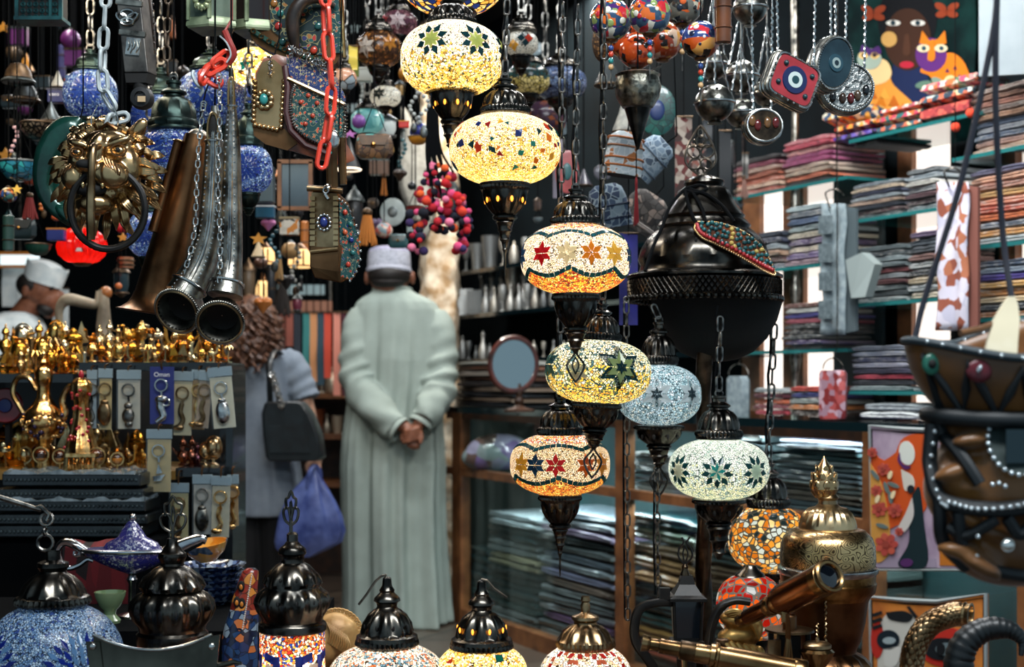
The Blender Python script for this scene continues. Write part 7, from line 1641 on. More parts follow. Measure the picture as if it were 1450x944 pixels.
for px,py,rr,lab in ((58,640,9,'first'),(85,642,8,'second'),(137,642,10,'third'),(166,646,7,'fourth')):
    f=Fr(px,664,2.93);k=f.k;f.loc.z=Z2;t=thing('amber_ball',f'{lab} from the left of the banded amber balls on gilt stands','ornament',f,'banded amber balls');obj('ball',MB().ell((0,0,(664-py)*k),rr*k,18,12),patches('tiger_eye',['#6a3410','#2a1408','#b06a1c','#4a200c'],40,distort=.6,rough=.12,coat=.6,stretch=(.15,.15,1.4)),t)
    obj('meridian_ring',MB().ring((0,0,(664-py)*k),(rr+2)*k,1.4*k,22,6,Matrix.Rotation(PI/2,3,'X')),GOLD,t);obj('stand',MB().lathe([(8,0),(7,2),(2,4),(2,(664-py)-rr)],14,k=k),GOLD,t)
# red doughnut plate at the far left
f=Fr(8,574,3.1);t=thing('red_ring_plate','red round plaque with blue centre at the left edge of the lower board','plaque',f);k=f.k
obj('plate',MB().lathe([(24,-2),(25,0),(23,3),(11,3),(10,1),(.5,1)],30,k=k,R=Matrix.Rotation(PI/2,3,'X')),mat('red_lacquer','#9a1c24',.3,coat=.3),t);obj('blue_centre',MB().lathe([(10,0),(9,4),(.5,5)],24,k=k,R=Matrix.Rotation(PI/2,3,'X')),mat('blue_lacquer','#1c2f86',.3),t);obj('easel',MB().box((0,.02,(Z2-f.loc.z)/2),(.01,.02,abs(Z2-f.loc.z))),HOLE,t,False)

# keyrings in clear pouches hung from the shelf edges
N=NT('clear_plastic');tb=N.n('ShaderNodeBsdfTransparent');tb.inputs[0].default_value=(.92,.95,.97,1);gb=N.n('ShaderNodeBsdfPrincipled');gb.inputs['Base Color'].default_value=S('#aab8c0');gb.inputs['Roughness'].default_value=.15;mx=N.n('ShaderNodeMixShader');mx.inputs[0].default_value=.07;N.l(tb.outputs[0],mx.inputs[1]);N.l(gb.outputs[0],mx.inputs[2]);N.l(mx.outputs[0],N.out.inputs[0]);CLEAR=N.m
def lettering(s,size,par,loc):
    c=bpy.data.curves.new('lettering','FONT');c.body=s;c.size=size;c.align_x='CENTER';c.extrude=.0002;o=bpy.data.objects.new('lettering_outline',c);COL.objects.link(o);bpy.context.view_layer.update()
    me=bpy.data.meshes.new_from_object(o.evaluated_get(bpy.context.evaluated_depsgraph_get()));bpy.data.objects.remove(o);me.materials.clear();me.materials.append(mat('white_print','#e6e8ee',.6));link('lettering',me,par,loc,(PI/2,0,0))
def keycard(x0,x1,y0,y1,Y,card,label,metal,charm,tilt=0.,clear=True,text=None,hooky=None,inset=14):
    f=Fr((x0+x1)/2,y0,Y);k=f.k;t=thing('keyring_card',label,'keyring',f,'keyrings hung in clear pouches');t.rotation_euler[1]=tilt;cx=(x0+x1)/2;w=x1-x0
    obj('card',MB().box(f.p(cx,(y0+inset+y1)/2,0),((w-3)*k,1.2*k,(y1-y0-inset)*k)),mat('card_'+card.strip('#'),card,.7),t,False)
    if clear:obj('pouch',MB().box(f.p(cx,(y0+y1)/2,-3.5),(w*k,.6*k,(y1-y0)*k)),CLEAR,t,False);obj('pouch_flap',MB().box(f.p(cx,y0+6,-1.5),(w*k,2.5*k,13*k)),mat('clouded_plastic','#8d9ca2',.3),t,False)
    H=y1-y0;ry=y0+H*.34
    obj('key_ring',MB().ring(f.p(cx,ry,-6),8.5*k,1.4*k,20,6,Matrix.Rotation(PI/2,3,'X')),metal,t);obj('link',MB().tube([f.p(cx,ry+8,-6),f.p(cx+1,ry+16,-6)],1.6*k,6),metal,t)
    b=MB();q=H*.01
    if charm== 'dagger':b.ell(f.p(cx,ry+20,-6),(9*k,3*k,6*k),10,6);b.tube(bez([f.p(cx-2,ry+18,-6),f.p(cx-1,ry+32,-6),f.p(cx+3,ry+44,-6),f.p(cx-7,ry+52,-6)],10),[q_*k for q_ in (6,5,5,6,5,5,5,5,4,4,3)],8,flat=.5);b.ring(f.p(cx+7,ry+24,-6),5*k,1.5*k,12,5,Matrix.Rotation(PI/2,3,'X'))
    elif charm== 'pot':b.ell(f.p(cx,ry+36,-6),(9*k,4*k,11*k),12,8);b.ell(f.p(cx,ry+22,-6),(6*k,3*k,5*k),10,6);b.ell(f.p(cx+1,ry+48,-6),(6*k,3*k,5*k),10,6)
    elif charm== 'drop':b.ell(f.p(cx,ry+34,-6),(10*k,4*k,17*k),12,8);b.ell(f.p(cx,ry+18,-6),(6*k,3*k,4*k),8,6)
    elif charm== 'boat':b.prism([f.p(cx-8,ry+36,-6),f.p(cx+10,ry+33,-6),f.p(cx+4,ry+42,-6),f.p(cx-6,ry+43,-6)],(0,3*k,0));b.prism([f.p(cx-3,ry+33,-6),f.p(cx+6,ry+31,-6),f.p(cx,ry+18,-6)],(0,2*k,0))
    else:b.tube(bez([f.p(cx,ry+14,-6),f.p(cx-2,ry+26,-6),f.p(cx+2,ry+38,-6),f.p(cx-5,ry+48,-6)],10),3.4*k,8,flat=.6);b.ell(f.p(cx-4,ry+48,-6),(8*k,3*k,4*k),8,5)
    obj('charm',b,metal,t)
    hy=hooky if hooky is not None else y0-5
    obj('hook',MB().tube(bez([f.p(cx,y0+6,0),f.p(cx-1,y0-1,-2),f.p(cx,hy,-2),f.p(cx+2,hy-1,4)],8),1.4*k,6),BRASSD,t)
    if text:
        lettering(text,9*k,t,f.p(cx,y0+16,-1.5))
    return t
GM,SM_=GOLD,SILVER
keycard(166,200,524,607,2.97,'#bcae98','cream keyring card with steel ring and pot-shaped charm, next to the blue card',STEEL,'pot');keycard(211,248,517,600,2.95,'#1c2a6e','navy blue keyring card with a silver dagger charm',SILVERB,'dagger',0,False,'Oman',512,2)
keycard(246,274,526,616,2.98,'#cdb688','sand yellow keyring card just right of the blue one',BRASS,'twist',.02);keycard(272,294,524,608,2.985,'#b8863c','narrow golden keyring card between the sand and cream cards',GM,'twist',.04);keycard(283,304,526,606,2.97,'#a88a6a','tan keyring card overlapped by the outermost cream one',BRASS,'twist',.10);keycard(294,328,520,606,2.955,'#d8c8a8','cream keyring card at the outer end, tilted, with pale silver charm',SILVERB,'drop',-.09)
keycard(140,160,522,608,2.97,'#c9a45c','narrow gold keyring card with dark green stone',BRASS,'drop',.01);keycard(124,138,524,606,2.975,'#a8b0b0','narrow clear pouch at the left end of the keyring row',STEEL,'twist')
keycard(208,244,608,696,2.93,'#c9ac74','yellow keyring card hung alone below the blue card, with a dark boat charm',SILVERB,'boat',.01,hooky=602);keycard(240,268,684,768,2.95,'#b8a468','dim yellow keyring card behind the trefoil finial',BRASS,'twist',0,hooky=668)
keycard(273,301,672,756,2.93,'#bdb2a4','grey-cream keyring card with a dark pewter drop charm, lower right row',SILVER,'drop',0,hooky=662);keycard(300,328,674,760,2.92,'#c8b898','cream keyring card with gold ring and gold charm, lower right row',GM,'twist',.03,hooky=662);keycard(322,338,672,744,2.97,'#b88a4c','brown-edged keyring card outermost in the lower right row',GM,'twist',-.02,hooky=662)
# beaded dark trays under plastic film
r=random.Random(17)
for i,(y0,y1,x0,x1) in enumerate(((670,688,4,200),(692,706,-10,205),(708,724,-6,208),(728,742,-10,210),(744,760,-8,204))):
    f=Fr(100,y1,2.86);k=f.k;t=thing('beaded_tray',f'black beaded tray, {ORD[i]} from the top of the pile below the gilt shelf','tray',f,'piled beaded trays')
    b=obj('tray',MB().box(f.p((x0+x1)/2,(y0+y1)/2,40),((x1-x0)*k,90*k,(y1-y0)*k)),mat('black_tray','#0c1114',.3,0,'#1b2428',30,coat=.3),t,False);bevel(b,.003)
    bd=MB()
    for j in range(34):bd.ell(f.p(x0+6+(x1-x0-12)*j/33,(y0+y1)/2,-6),2.6*k,6,4)
    obj('bead_edge',bd,mat('dark_beads','#1a2226',.2,.4,'#4a565a',60),t)
    if i in (0,2):fm=obj('plastic_film',MB().loft([[f.p(x,y0-(3+2.5*math.sin(x*.11+d)+1.5*math.sin(x*.31)),d) for d in (-8,20,60,84)]+[f.p(x,y0+1,84),f.p(x,y0+1,-8)] for x in range(int(x0)+4,int(x1),8)]),mat('film','#8d9ba4',.15,0,'#4a585e',40,coat=.5),t)
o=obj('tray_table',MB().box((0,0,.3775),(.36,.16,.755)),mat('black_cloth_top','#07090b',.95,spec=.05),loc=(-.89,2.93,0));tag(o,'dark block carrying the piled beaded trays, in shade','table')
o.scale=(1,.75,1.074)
# lower display step with oil lamp, bowls and painted ornaments
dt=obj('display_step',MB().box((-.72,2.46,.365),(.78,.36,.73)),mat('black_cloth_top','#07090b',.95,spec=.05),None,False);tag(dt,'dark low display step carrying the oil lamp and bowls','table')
f=Fr(187,835,2.42);k=f.k;f.loc.z=.73;ol=thing('oil_lamp','silver oil lamp with violet enamel, scrolled handle and pointed lid','lamp',f);zz0=W(0,835,2.42).z-.73;e=lambda x,y,d=0:f.p(x,y,d)+Vector((0,0,zz0))
VE=enamel('violet_scroll','#2c2c74',['#34348a','#9a9ab0','#2a2a6a','#c0c0cc'],190,'#d8d8e0');SL_=mat('shiny_silver','#9a9a9e',.18,1,'#d8d8da',30)
ring=lambda y,rx,ry_,cx=187:[e(cx+rx*math.cos(a),y,ry_*math.sin(a)) for a in [2*PI*j/32 for j in range(32)]]
obj('bowl',MB().loft([ring(812,6,6),ring(806,22,18),ring(797,44,24,186),ring(786,62,28,184),ring(780,66,28,182),ring(776,60,26,184)]),VE,ol);obj('rim',MB().tube(ring(779,66,28.5,182),3*k,8,True),SL_,ol)
obj('lid',MB().loft([ring(777,42,22),ring(768,36,20),ring(760,20,14),ring(748,13,10),ring(740,7,6),ring(737,4,4)]),VE,ol);obj('lid_knob',MB().ell(e(188,732),5*k,12,8),SL_,ol)
obj('foot',MB().lathe([(22*k,0),(20*k,3*k),(6*k,7*k),(5*k,zz0+(835-826)*k),(8*k,zz0+(835-820)*k),(5*k,zz0+(835-814)*k),(8*k,zz0+(835-808)*k)],20),SL_,ol)
obj('handle',MB().tube(bez([e(124,782),e(104,770),e(90,768),e(82,778),e(84,792),e(96,804),e(112,800),e(124,792),e(132,794)],30),[q*k for q in np.interp(np.linspace(0,1,31),[0,.5,1],[7,4.5,3])],9),SL_,ol);obj('handle_curl',MB().tube(bez([e(104,770),e(112,776),e(112,786),e(106,786),e(106,780)],14),2.6*k,7),SL_,ol)
obj('spout',MB().tube(bez([e(236,786),e(262,772),e(284,764),e(292,766)],16),[q*k for q in np.linspace(14,5,17)],12,flat=.7),SL_,ol)
def bowl_(px,pyb,Y,rad,h,label,m,zb,cat='bowl',name='bowl',prof=None,group=None):
    f=Fr(px,pyb,Y);k=f.k;f.loc.z=zb;o=obj(name,MB().lathe(prof or [(rad*.4,0),(rad*.45,2),(rad*.8,h*.45),(rad,h),(rad*.94,h),(rad*.74,h*.5),(rad*.3,h*.2),(.5,h*.18)],36,k=k),m,loc=f.loc);return tag(o,label,cat,group)
BW=patches('blue_white_glaze',['#1c2a4a','#9fb0c4','#22386a','#0e1a2e','#6a80a8'],130,distort=.8,rough=.15,coat=.6);zb=.73
for i in range(5):bowl_(300,850,2.56,46+(i== 4)*2,20,f'blue and white glazed bowl, {ORD[4-i]} from the top of the nested pile',BW,zb+i*.0118,group='nested blue and white bowls')
o=bowl_(294,800,2.56,32,26,'orange-yellow painted bowl tilted on the blue and white pile',patches('orange_glaze',['#d9862a','#e09a3a','#d98a2e','#3a4a5a','#e8a848'],40,distort=.5,rough=.2,coat=.5),zb+.078);o.rotation_euler=(.12,-.12,0)
bowl_(156,875,2.36,22,40,'pale green glass egg cup standing under the oil lamp spout side',mat('green_glaze','#8fa57a',.15,coat=.6),.73,'cup','egg_cup',[(14,0),(15,4),(8,12),(9,18),(15,24),(21,38),(22,44),(20,44),(14,28),(.5,24)])
o=obj('red_textile',MB().loft([[(x,y,z+.004*math.sin(x*80)) for y,z in ((-.02,0),(-.02,.10),(.02,.11),(.02,0))] for x in np.linspace(-.06,.06,8)]),patches('red_weave',['#5a1218','#6a161c','#1a1012','#5a1218','#8a7a70'],60,rough=.9,stretch=(1,.1,.2)),loc=W(140,850,2.58));o.location.z=.73;tag(o,'folded dark red woven textile behind the oil lamp handle','textile')
f=Fr(350,905,2.2);k=f.k;pc=thing('painted_cat','tall red and blue hand-painted wooden animal figure, glossy, beside the trefoil lamp','figurine',(f.loc.x,f.loc.y,TABZ));u0=f.loc.z-TABZ;e=lambda x,y,d=0:f.p(x,y,d)+Vector((0,0,u0))
PR=patches('painted_red',['#8a2a20','#9a3a2a','#7a2018','#d88a3a','#1c2430'],70,'#2a1a16',.03,.3,.4,.5);PBl=patches('painted_blue',['#1c2f5a','#22406a','#c8703a','#8a9aa8','#16203a'],80,'#0e1626',.04,.3,.4,.5)
obj('upper_body',MB().loft([[e(cx+rx*math.cos(a),y,ry_*math.sin(a)) for a in [2*PI*j/20 for j in range(20)]] for y,cx,rx,ry_ in ((862,346,20,14),(848,347,18,13),(830,350,15,12),(816,353,13,11),(808,355,11,9),(804,356,6,5))]),PR,pc);obj('lower_body',MB().loft([[e(cx+rx*math.cos(a),y,ry_*math.sin(a)) for a in [2*PI*j/20 for j in range(20)]] for y,cx,rx,ry_ in ((905+u0/k,340,26,20),(905,340,26,20),(885,342,24,17),(862,346,20.4,14.4))]),PBl,pc)
for x,y in ((344,828),(345,852),(338,850)):obj('painted_eye',MB().ell(e(x,y,-13),(5*k,2*k,8*k),12,8),HOLE,pc);obj('painted_pupil',MB().ell(e(x,y+1,-15),(2.5*k,1.5*k,4*k),8,6),mat('ochre_paint','#c87a2a',.3),pc)
dt_=MB()
for i in range(26):dt_.ell(e(359-i*.5,812+i*3,-13-(i*.15)),1.3*k,6,4)
obj('white_dots',dt_,mat('white_paint','#d8cfc4',.5),pc)
# carved pale-gold elephant head by the middle lamps
f=Fr(482,944,2.1);k=f.k;el=thing('carved_elephant','pale gold carved wooden elephant seen behind the confetti lamp','carving',(f.loc.x,f.loc.y,TABZ));u0=f.loc.z-TABZ;e=lambda x,y,d=0:f.p(x,y,d)+Vector((0,0,u0));CW=mat('carved_gold_wood','#8a6438',.45,.25,'#c9a064',24,.5,60)
b=MB();b.ell(e(476,900,0),(34*k,28*k,36*k),18,12);b.ell(e(462,912,-10),(22*k,18*k,30*k),14,10);b.ell(e(496,925,6),(26*k,24*k,40*k),14,10);b.ell(e(494,890,-8),(14*k,12*k,16*k),12,8);capsule(b,[e(455,900,-14),e(446,930,-18),e(452,960,-18)],[11*k,8*k,6*k])
for dx in (-16,20):capsule(b,[e(482+dx,950,0),e(482+dx,944+u0/k-8,0)],[16*k,15*k])
o=obj('body',b,CW,el);fuse(o,.0032,3)
cv=MB();r=random.Random(6)
for i in range(16):a=-2.3+i*.16;cv.ring(e(478+33*math.cos(a),900+35*math.sin(a),-4),4.5*k,1.6*k,12,5,Matrix.Rotation(PI/2,3,'X'))
for i in range(10):cv.tube(bez([e(466+i*3,876+i*2,-26),e(472+i*3,890+i*2,-29),e(468+i*3,904+i*2,-27)],8),1.8*k,5)
obj('carved_harness',cv,CW,el)
# silver curved tray edge with riveted horn ends at the very front
f=Fr(218,930,1.62);k=f.k;st=thing('curved_metal_piece','curved polished metal band with riveted upright ends, in front of the red chip lamp','metalware',f);up=TABZ-f.loc.z
TN=mat('smoky_silver','#2b2a26',.16,1,'#68655a',9)
def arcz(u):return 898+(22*(1-(2*u-1)**2))
path=[(132+u*168,arcz(u)) for u in [i/16 for i in range(17)]]
obj('band',MB().prism([f.p(x,y,0) for x,y in path]+[f.p(300,990,0),f.p(132,990,0)],(0,5*k,0)),TN,st,False);obj('rim',MB().tube([f.p(x,y,0) for x,y in path],2.4*k,8),SILVERB,st)
for x0,x1,dx in ((122,142,1),(290,312,-1)):
    obj('end_plate',MB().prism([f.p(x0,908 if dx>0 else 902,-3),f.p(x1,912 if dx<0 and 0 else 908 if dx>0 else 898,-3),f.p(x1+6*dx,960,-3),f.p(x0+8*dx,960,-3)],(0,4*k,0)),TN,st,False)
    for y in (914,950):obj('rivet',MB().ell(f.p((x0+x1)/2+(y-910)*.12*dx,y,-5),(5*k,3*k,5*k),12,8),SILVERB,st)
obj('side_tongue',MB().tube([f.p(306,944,4),f.p(330,938,4),f.p(342,940,4)],[5*k,4*k,2*k],8),TN,st);obj('base',MB().box(Vector((0,3*k,up+.02)),(150*k,30*k,.04)).box(f.p(216,980,3)*1.0,(150*k,5*k,40*k)),TN,st,False)
# ================================================================ lamps hanging further back
BLU=mosaic('mosaic_blue_far',[('#6a86b4',4),('#4a66a0',3),('#9ab2cc',2),('#2c3c98',2),('#c4d2de',1)],scale=250,edge=.1,grout='#16203a',translucent=.35)
BLUC=(.95,.97,1)
r=random.Random(31)
def bluelamp(cx,cy,rx,ry,Y,label,top,caph=46,capw=None,spots=2,power=.10):
    cw=capw or rx*.62;t,g,G,k=hanging(cx,cy,rx,ry,Y,label,BLU,(cw,cy-ry*.92,cy-ry*.92-caph),(rx*.5,cy+ry*.93,cy+ry*.93+rx*.7,cy+ry*.93+rx*.95),'short',chain_top=top,power=power,detailed=False,cord=False,col=BLUC,group='blue mosaic lamps hanging at the left',link=(26,13,1.8),metal=mat('dark_green_bronze','#14201f',.35,.9,'#33413c',40))
    for lon0 in ((-.55,.6) if spots== 2 else (.1,)):
        for R_,n,s in ((rx*.16,8,rx*.11),(rx*.30,13,rx*.13),(rx*.44,18,rx*.13)):
            for i in range(n):a=2*PI*i/n;u,v=pol(R_,a);tile(g,G,k,lon0,0,[(u+pol(s,a)[0],v+pol(s,a)[1]),(u+pol(s*.5,a+PI/2)[0],v+pol(s*.5,a+PI/2)[1]),(u-pol(s,a)[0],v-pol(s,a)[1]),(u+pol(s*.5,a-PI/2)[0],v+pol(s*.5,a-PI/2)[1])],'#3350a4',.8)
bluelamp(300,140,50,42,2.75,'blue mosaic lamp behind the red chain knot, uppermost of the blue ones',-16,30,spots=1)
bluelamp(246,222,52,40,2.5,'blue mosaic lamp under a dark green bell cap, between lion and brass horn',120,70,36);bluelamp(228,168,42,34,3.0,'blue mosaic lamp half hidden above the bell-capped one',-16,40)
bluelamp(128,134,38,36,2.9,'blue mosaic lamp behind the grey chain, above the lion head',-16,30,spots=1);bluelamp(352,240,34,36,2.6,'blue mosaic lamp peeping out under the large jewelled purse',-16,60,spots=1)
bluelamp(212,332,32,34,2.8,'blue mosaic lamp low behind the iron ring of the knocker',-16,40,spots=1);bluelamp(298,272,34,30,2.9,'blue mosaic lamp seen between the horns, lowest of the blue ones',-16,40,spots=1);bluelamp(356,145,24,40,3.0,'narrow blue mosaic lamp between the red knot and the jewelled purse',-16,30,spots=1)
YL=mosaic('mosaic_yellow_far',[('#ffd68a',4),('#f3a93c',3),('#fff0cc',2),('#c9701c',1)],scale=150,edge=.08)
t,g,G,k=hanging(362,96,36,28,2.7,'glowing yellow mosaic lamp with a teal star behind the jewelled purse',YL,(14,72,50),(13,121,140,150),'short',power=.55,detailed=False,cord=False,group='small lamps hanging further back');star(g,G,k,-.25,-3,9,'#0e6a6e',5)
# red ribbed glass lamp
f=Fr(116,348,3.6);k=f.k;rl=thing('red_glass_lamp','ribbed red glass lantern glowing beneath the iron ring','lamp',f);N=NT('red_ribbed_glass');p=N.n('ShaderNodeBsdfPrincipled');p.inputs['Base Color'].default_value=S('#8a0a12');p.inputs['Roughness'].default_value=.12;p.inputs['Coat Weight'].default_value=.6;tr=N.n('ShaderNodeBsdfTranslucent');tr.inputs[0].default_value=S('#d01a10');mx=N.n('ShaderNodeMixShader');mx.inputs[0].default_value=.5;N.l(p.outputs[0],mx.inputs[1]);N.l(tr.outputs[0],mx.inputs[2]);N.l(mx.outputs[0],N.out.inputs[0])
obj('glass',MB().lathe([(10,25),(20,23,.02,18),(30,14,.05,18),(34,0,.06,18),(31,-13,.05,18),(22,-22,.02,18),(12,-25)],108,k=k,cap=False),N.m,rl);obj('cap',MB().lathe([(14,24),(12,28),(5,30),(3,34)],20,k=k),BRASSD,rl);obj('bottom_cap',MB().lathe([(14,-24),(10,-28),(2,-29)],20,k=k),BRASSD,rl);obj('price_tag',MB().box((6*k,-31.5*k,-8*k),(10*k,1*k,5*k),Matrix.Rotation(.2,3,'Z')),mat('white_label','#d8d0cc',.6),rl,False);bulb(rl,(0,0,0),.28,(1,.6,.4));hang_wire(rl,f,[(116,314,0),(116,300,0)],1)
def farlamp(cx,cy,rx,ry,Y,label,m,cap,cup,power=.05,stars=(),top=-16,**kw):
    t,g,G,k=hanging(cx,cy,rx,ry,Y,label,m,cap,cup,'short',chain_top=top,power=power,detailed=False,cord=False,group='small lamps hanging further back',**kw)
    for lon,z,R,h,n in stars:star(g,G,k,lon,z,R,h,n)
M1=mosaic('mosaic_brown_star',[('#3a2418',3),('#5a3820',2),('#8a5a2c',2),('#2a1a16',2)],scale=140,edge=.08,translucent=.5);M2=mosaic('mosaic_purple',[('#4a2a3c',3),('#6a4250',2),('#8a6a72',1)],scale=150,edge=.08,translucent=.45);M3=mosaic('mosaic_plain_white',[('#d8d6cc',4),('#c0c4c0',2)],scale=220,edge=.06,translucent=.4);M4=mosaic('mosaic_teal_yellow',[('#1c3c40',3),('#2a5252',2),('#3a4a4a',1)],[('#d8c88a',3),('#b8a860',2)],-.004,.01,110,.08,translucent=.4);M5=mosaic('mosaic_dull_blue',[('#5a6f96',3),('#7f93b4',2),('#41527a',1)],scale=170,edge=.08,translucent=.35)
farlamp(536,70,33,26,3.3,'brown mosaic lamp with a pale star, below the dark tray lamp',M1,(20,46,22),(16,94,112,120),.12,[(-.5,-2,15,'#e6dcd0',6),(.6,4,12,'#c98a3a',6)]);farlamp(565,34,26,19,3.4,'small purple mosaic lamp with a white star at the top centre',M2,(16,17,-2),(14,51,66,72),.08,[(0,0,13,'#e8d8d8',6),(-.9,0,9,'#b8323c',6)])
farlamp(546,137,22,15,3.4,'small white oval lamp painted with a dark flower',M3,(11,123,106),(10,150,158,164),.08,[(-.35,1,9,'#2a3434',6)]);farlamp(520,172,24,18,3.6,'pale teal glass lamp with a dark scalloped collar',mosaic('teal_glass_far',[('#6aa0a4',3),('#4f8a92',2),('#8ab8b8',1)],scale=60,edge=.0,translucent=.4),(17,156,140),(12,189,198,204),.08)
farlamp(738,62,24,18,3.2,'small white lamp with dark eye-shaped motifs left of the first black chain',M3,(22,46,22),(16,79,100,108),.03,[(.25,3,12,'#16343c',4),(.45,3,6,'#c8402a',4),(-.5,-6,8,'#e0a83a',4)]);farlamp(748,112,31,23,3.4,'dark teal and yellow mosaic lamp under the eye-motif lamp',M4,(20,91,76),(16,133,148,156),.05)
farlamp(793,118,38,24,3.5,'dull blue mosaic lamp between the two black chains',M5,(26,97,76),(20,140,156,164),.03);farlamp(772,168,30,26,3.9,'dark plum glass lamp behind the creamy shard lamp',mosaic('plum_glass',[('#3a2a3a',3),('#5a3a3a',1),('#7a4226',1)],scale=70,edge=.03,translucent=.4),(18,144,130),(14,190,204,210),.04)
farlamp(470,62,20,16,3.2,'small grey mosaic lamp right of the long red chain top',M3,(14,48,34),(10,76,90,96),0);farlamp(488,112,17,16,3.1,'peach and slate lamp right of the red chain',mosaic('peach_slate',[('#c89a80',3),('#5a7080',2),('#8a9aa4',2)],scale=45,edge=.05,translucent=.4),(10,98,84),(8,127,136,142),.02)

# ================================================================ generic small hanging goods
def cordup(t,k,z,m=None,x=0.,spread=0.):
    top=CEIL-t.location.z;b=MB()
    if spread:b.tube([(-spread,0,z),(0,0,z+spread*2.6)],.7*k,5).tube([(spread,0,z),(0,0,z+spread*2.6)],.7*k,5).tube([(0,0,z+spread*2.6),(0,0,top)],.8*k,5)
    else:b.tube([(x,0,z),(x*.5,0,min(top,z+60*k)),(0,0,top)],.9*k,5)
    obj('cord',b,m or BLACK,t)
def small(kind,px,py,w,h,Y,m,label,cat,m2=None,rot=0.,hang=True,group='small goods hung on cords'):
    f=Fr(px,py,Y);k=f.k;nm={'ball':'bauble','lantern':'little_lantern','bag':'little_bag','box':'little_box','cone':'bell_cone','tassel':'tassel','disc':'plaque','strip':'ribbon','heart':'heart_charm','bowl':'hanging_bowl','rosary':'bead_string','tube':'tube_charm','hat':'hat','frame':'picture_frame','star':'star_charm'}[kind]
    t=thing(nm,label,cat,f,group);t.rotation_euler[1]=rot;a,b=w/2*k,h/2*k;m2=m2 or BRASSD;P=lambda n,mb,mm,**kw:obj(n,mb,mm,t,**kw)
    if kind== 'ball':P('ball',MB().ell((0,0,0),(a,a,b),18,12),m);P('cap',MB().lathe([(a*.35,b*.9),(a*.3,b*1.1),(a*.12,b*1.2)],12),m2)
    elif kind== 'lantern':
        P('body',MB().lathe([(a*.6,-b*.75),(a*.8,-b*.3,.03,8),(a*.8,b*.3,.03,8),(a*.7,b*.45)],16),m);P('roof',MB().lathe([(a,b*.4),(a*.9,b*.5),(a*.45,b*.75),(a*.2,b*.85),(a*.1,b)],16),m2);P('base',MB().lathe([(a*.2,-b),(a*.5,-b*.85),(a*.85,-b*.78),(a*.8,-b*.7)],16),m2)
    elif kind== 'bag':
        o=P('body',MB().loft([[(x*s,y*s2,z) for x,y in ((-a,0),(-a*.8,-a*.4),(a*.8,-a*.4),(a,0),(a*.8,a*.4),(-a*.8,a*.4))] for z,s,s2 in ((-b,.75,.6),(-b*.7,.98,1),(0,1,1),(b*.6,.9,.8),(b*.75,.8,.4))]),m);P('flap',MB().prism([(-a*.85,-a*.43,b*.6),(a*.85,-a*.43,b*.6),(a*.6,-a*.5,-b*.1),(-a*.6,-a*.5,-b*.1)],(0,a*.06,0)),m2);P('clasp',MB().ell((0,-a*.52,-b*.08),a*.14,10,6),GOLD)
    elif kind== 'box':bevel(P('body',MB().box((0,0,-b*.1),(2*a,1.2*a,1.8*b)),m,smooth=False),.002);P('lid',MB().box((0,0,b*.85),(2.1*a,1.3*a,.25*b)),m2,smooth=False)
    elif kind== 'cone':P('cone',MB().lathe([(a,-b),(a*.95,-b*.8),(a*.5,0),(a*.2,b*.7),(a*.1,b)],20),m);P('rim',MB().ring((0,0,-b),a,a*.08,24,6),m2)
    elif kind== 'tassel':
        P('head',MB().ell((0,0,b*.75),(a*.5,a*.5,b*.25),10,8),m2);s=MB();q=random.Random(int(px*7+py))
        for i in range(16):an=2*PI*i/16;s.tube([(a*.3*math.cos(an),a*.3*math.sin(an),b*.6),(a*.6*math.cos(an),a*.6*math.sin(an),-b*.2),(a*q.uniform(.6,1)*math.cos(an),a*.8*math.sin(an),-b*q.uniform(.8,1))],a*.13,5)
        P('strands',s,m)
    elif kind== 'disc':P('disc',MB().lathe([(1,-a*.08),(.98,a*.02),(.8,a*.06),(.01,a*.06)],28,k=1,R=Matrix.Diagonal((a,1,b)) @ Matrix.Rotation(PI/2,3,'X')),m);P('centre',MB().ell((0,-a*.08,0),(a*.4,a*.08,b*.4),16,8),m2)
    elif kind== 'strip':P('cloth',MB().loft([[(-a,-.003+.004*math.sin(i),z),(a,.003*math.cos(i),z),(a,.006,z),(-a,.004,z)] for i,z in enumerate(np.linspace(b,-b,9))]),m);P('rail',MB().tube([(-a*1.1,0,b),(a*1.1,0,b)],1.5*k,6),m2)
    elif kind== 'heart':P('heart',MB().ell((-a*.4,0,b*.3),(a*.6,a*.4,b*.55),14,8).ell((a*.4,0,b*.3),(a*.6,a*.4,b*.55),14,8).lathe([(a*.9,b*.25),(a*.5,-b*.4),(a*.05,-b)],16),m)
    elif kind== 'bowl':P('bowl',MB().lathe([(a*.2,-b),(a*.6,-b*.8),(a*.95,0),(a,b*.6),(a*.9,b*.6),(a*.5,-b*.5),(.001,-b*.7)],24),m);P('rim',MB().ring((0,0,b*.6),a,a*.06,24,6),m2)
    elif kind== 'rosary':
        s=MB();n=int(h/6)
        for i in range(n):s.ell((a*math.sin(i*.9),a*.4*math.cos(i*1.3),b-2*b*i/n),3.2*k,7,5)
        P('beads',s,m);P('pendant',MB().ell((0,0,-b*1.05),(a*.8,a*.5,a*1.2),10,8),m2)
    elif kind== 'tube':P('tube',MB().lathe([(a*.8,-b),(a,-b*.95),(a,b*.95),(a*.8,b)],14),m);P('band',MB().ring((0,0,b*.4),a*1.05,a*.12,18,6).ring((0,0,-b*.4),a*1.05,a*.12,18,6),m2)
    elif kind== 'hat':P('crown',MB().lathe([(a*.85,-b*.3),(a*.75,b*.3),(a*.5,b*.85),(a*.1,b)],20),m);P('brim',MB().lathe([(a*.8,-b*.3),(a,-b*.45),(a*1.05,-b*.6),(a*.95,-b*.7),(a*.8,-b*.5)],24),m2)
    elif kind== 'frame':
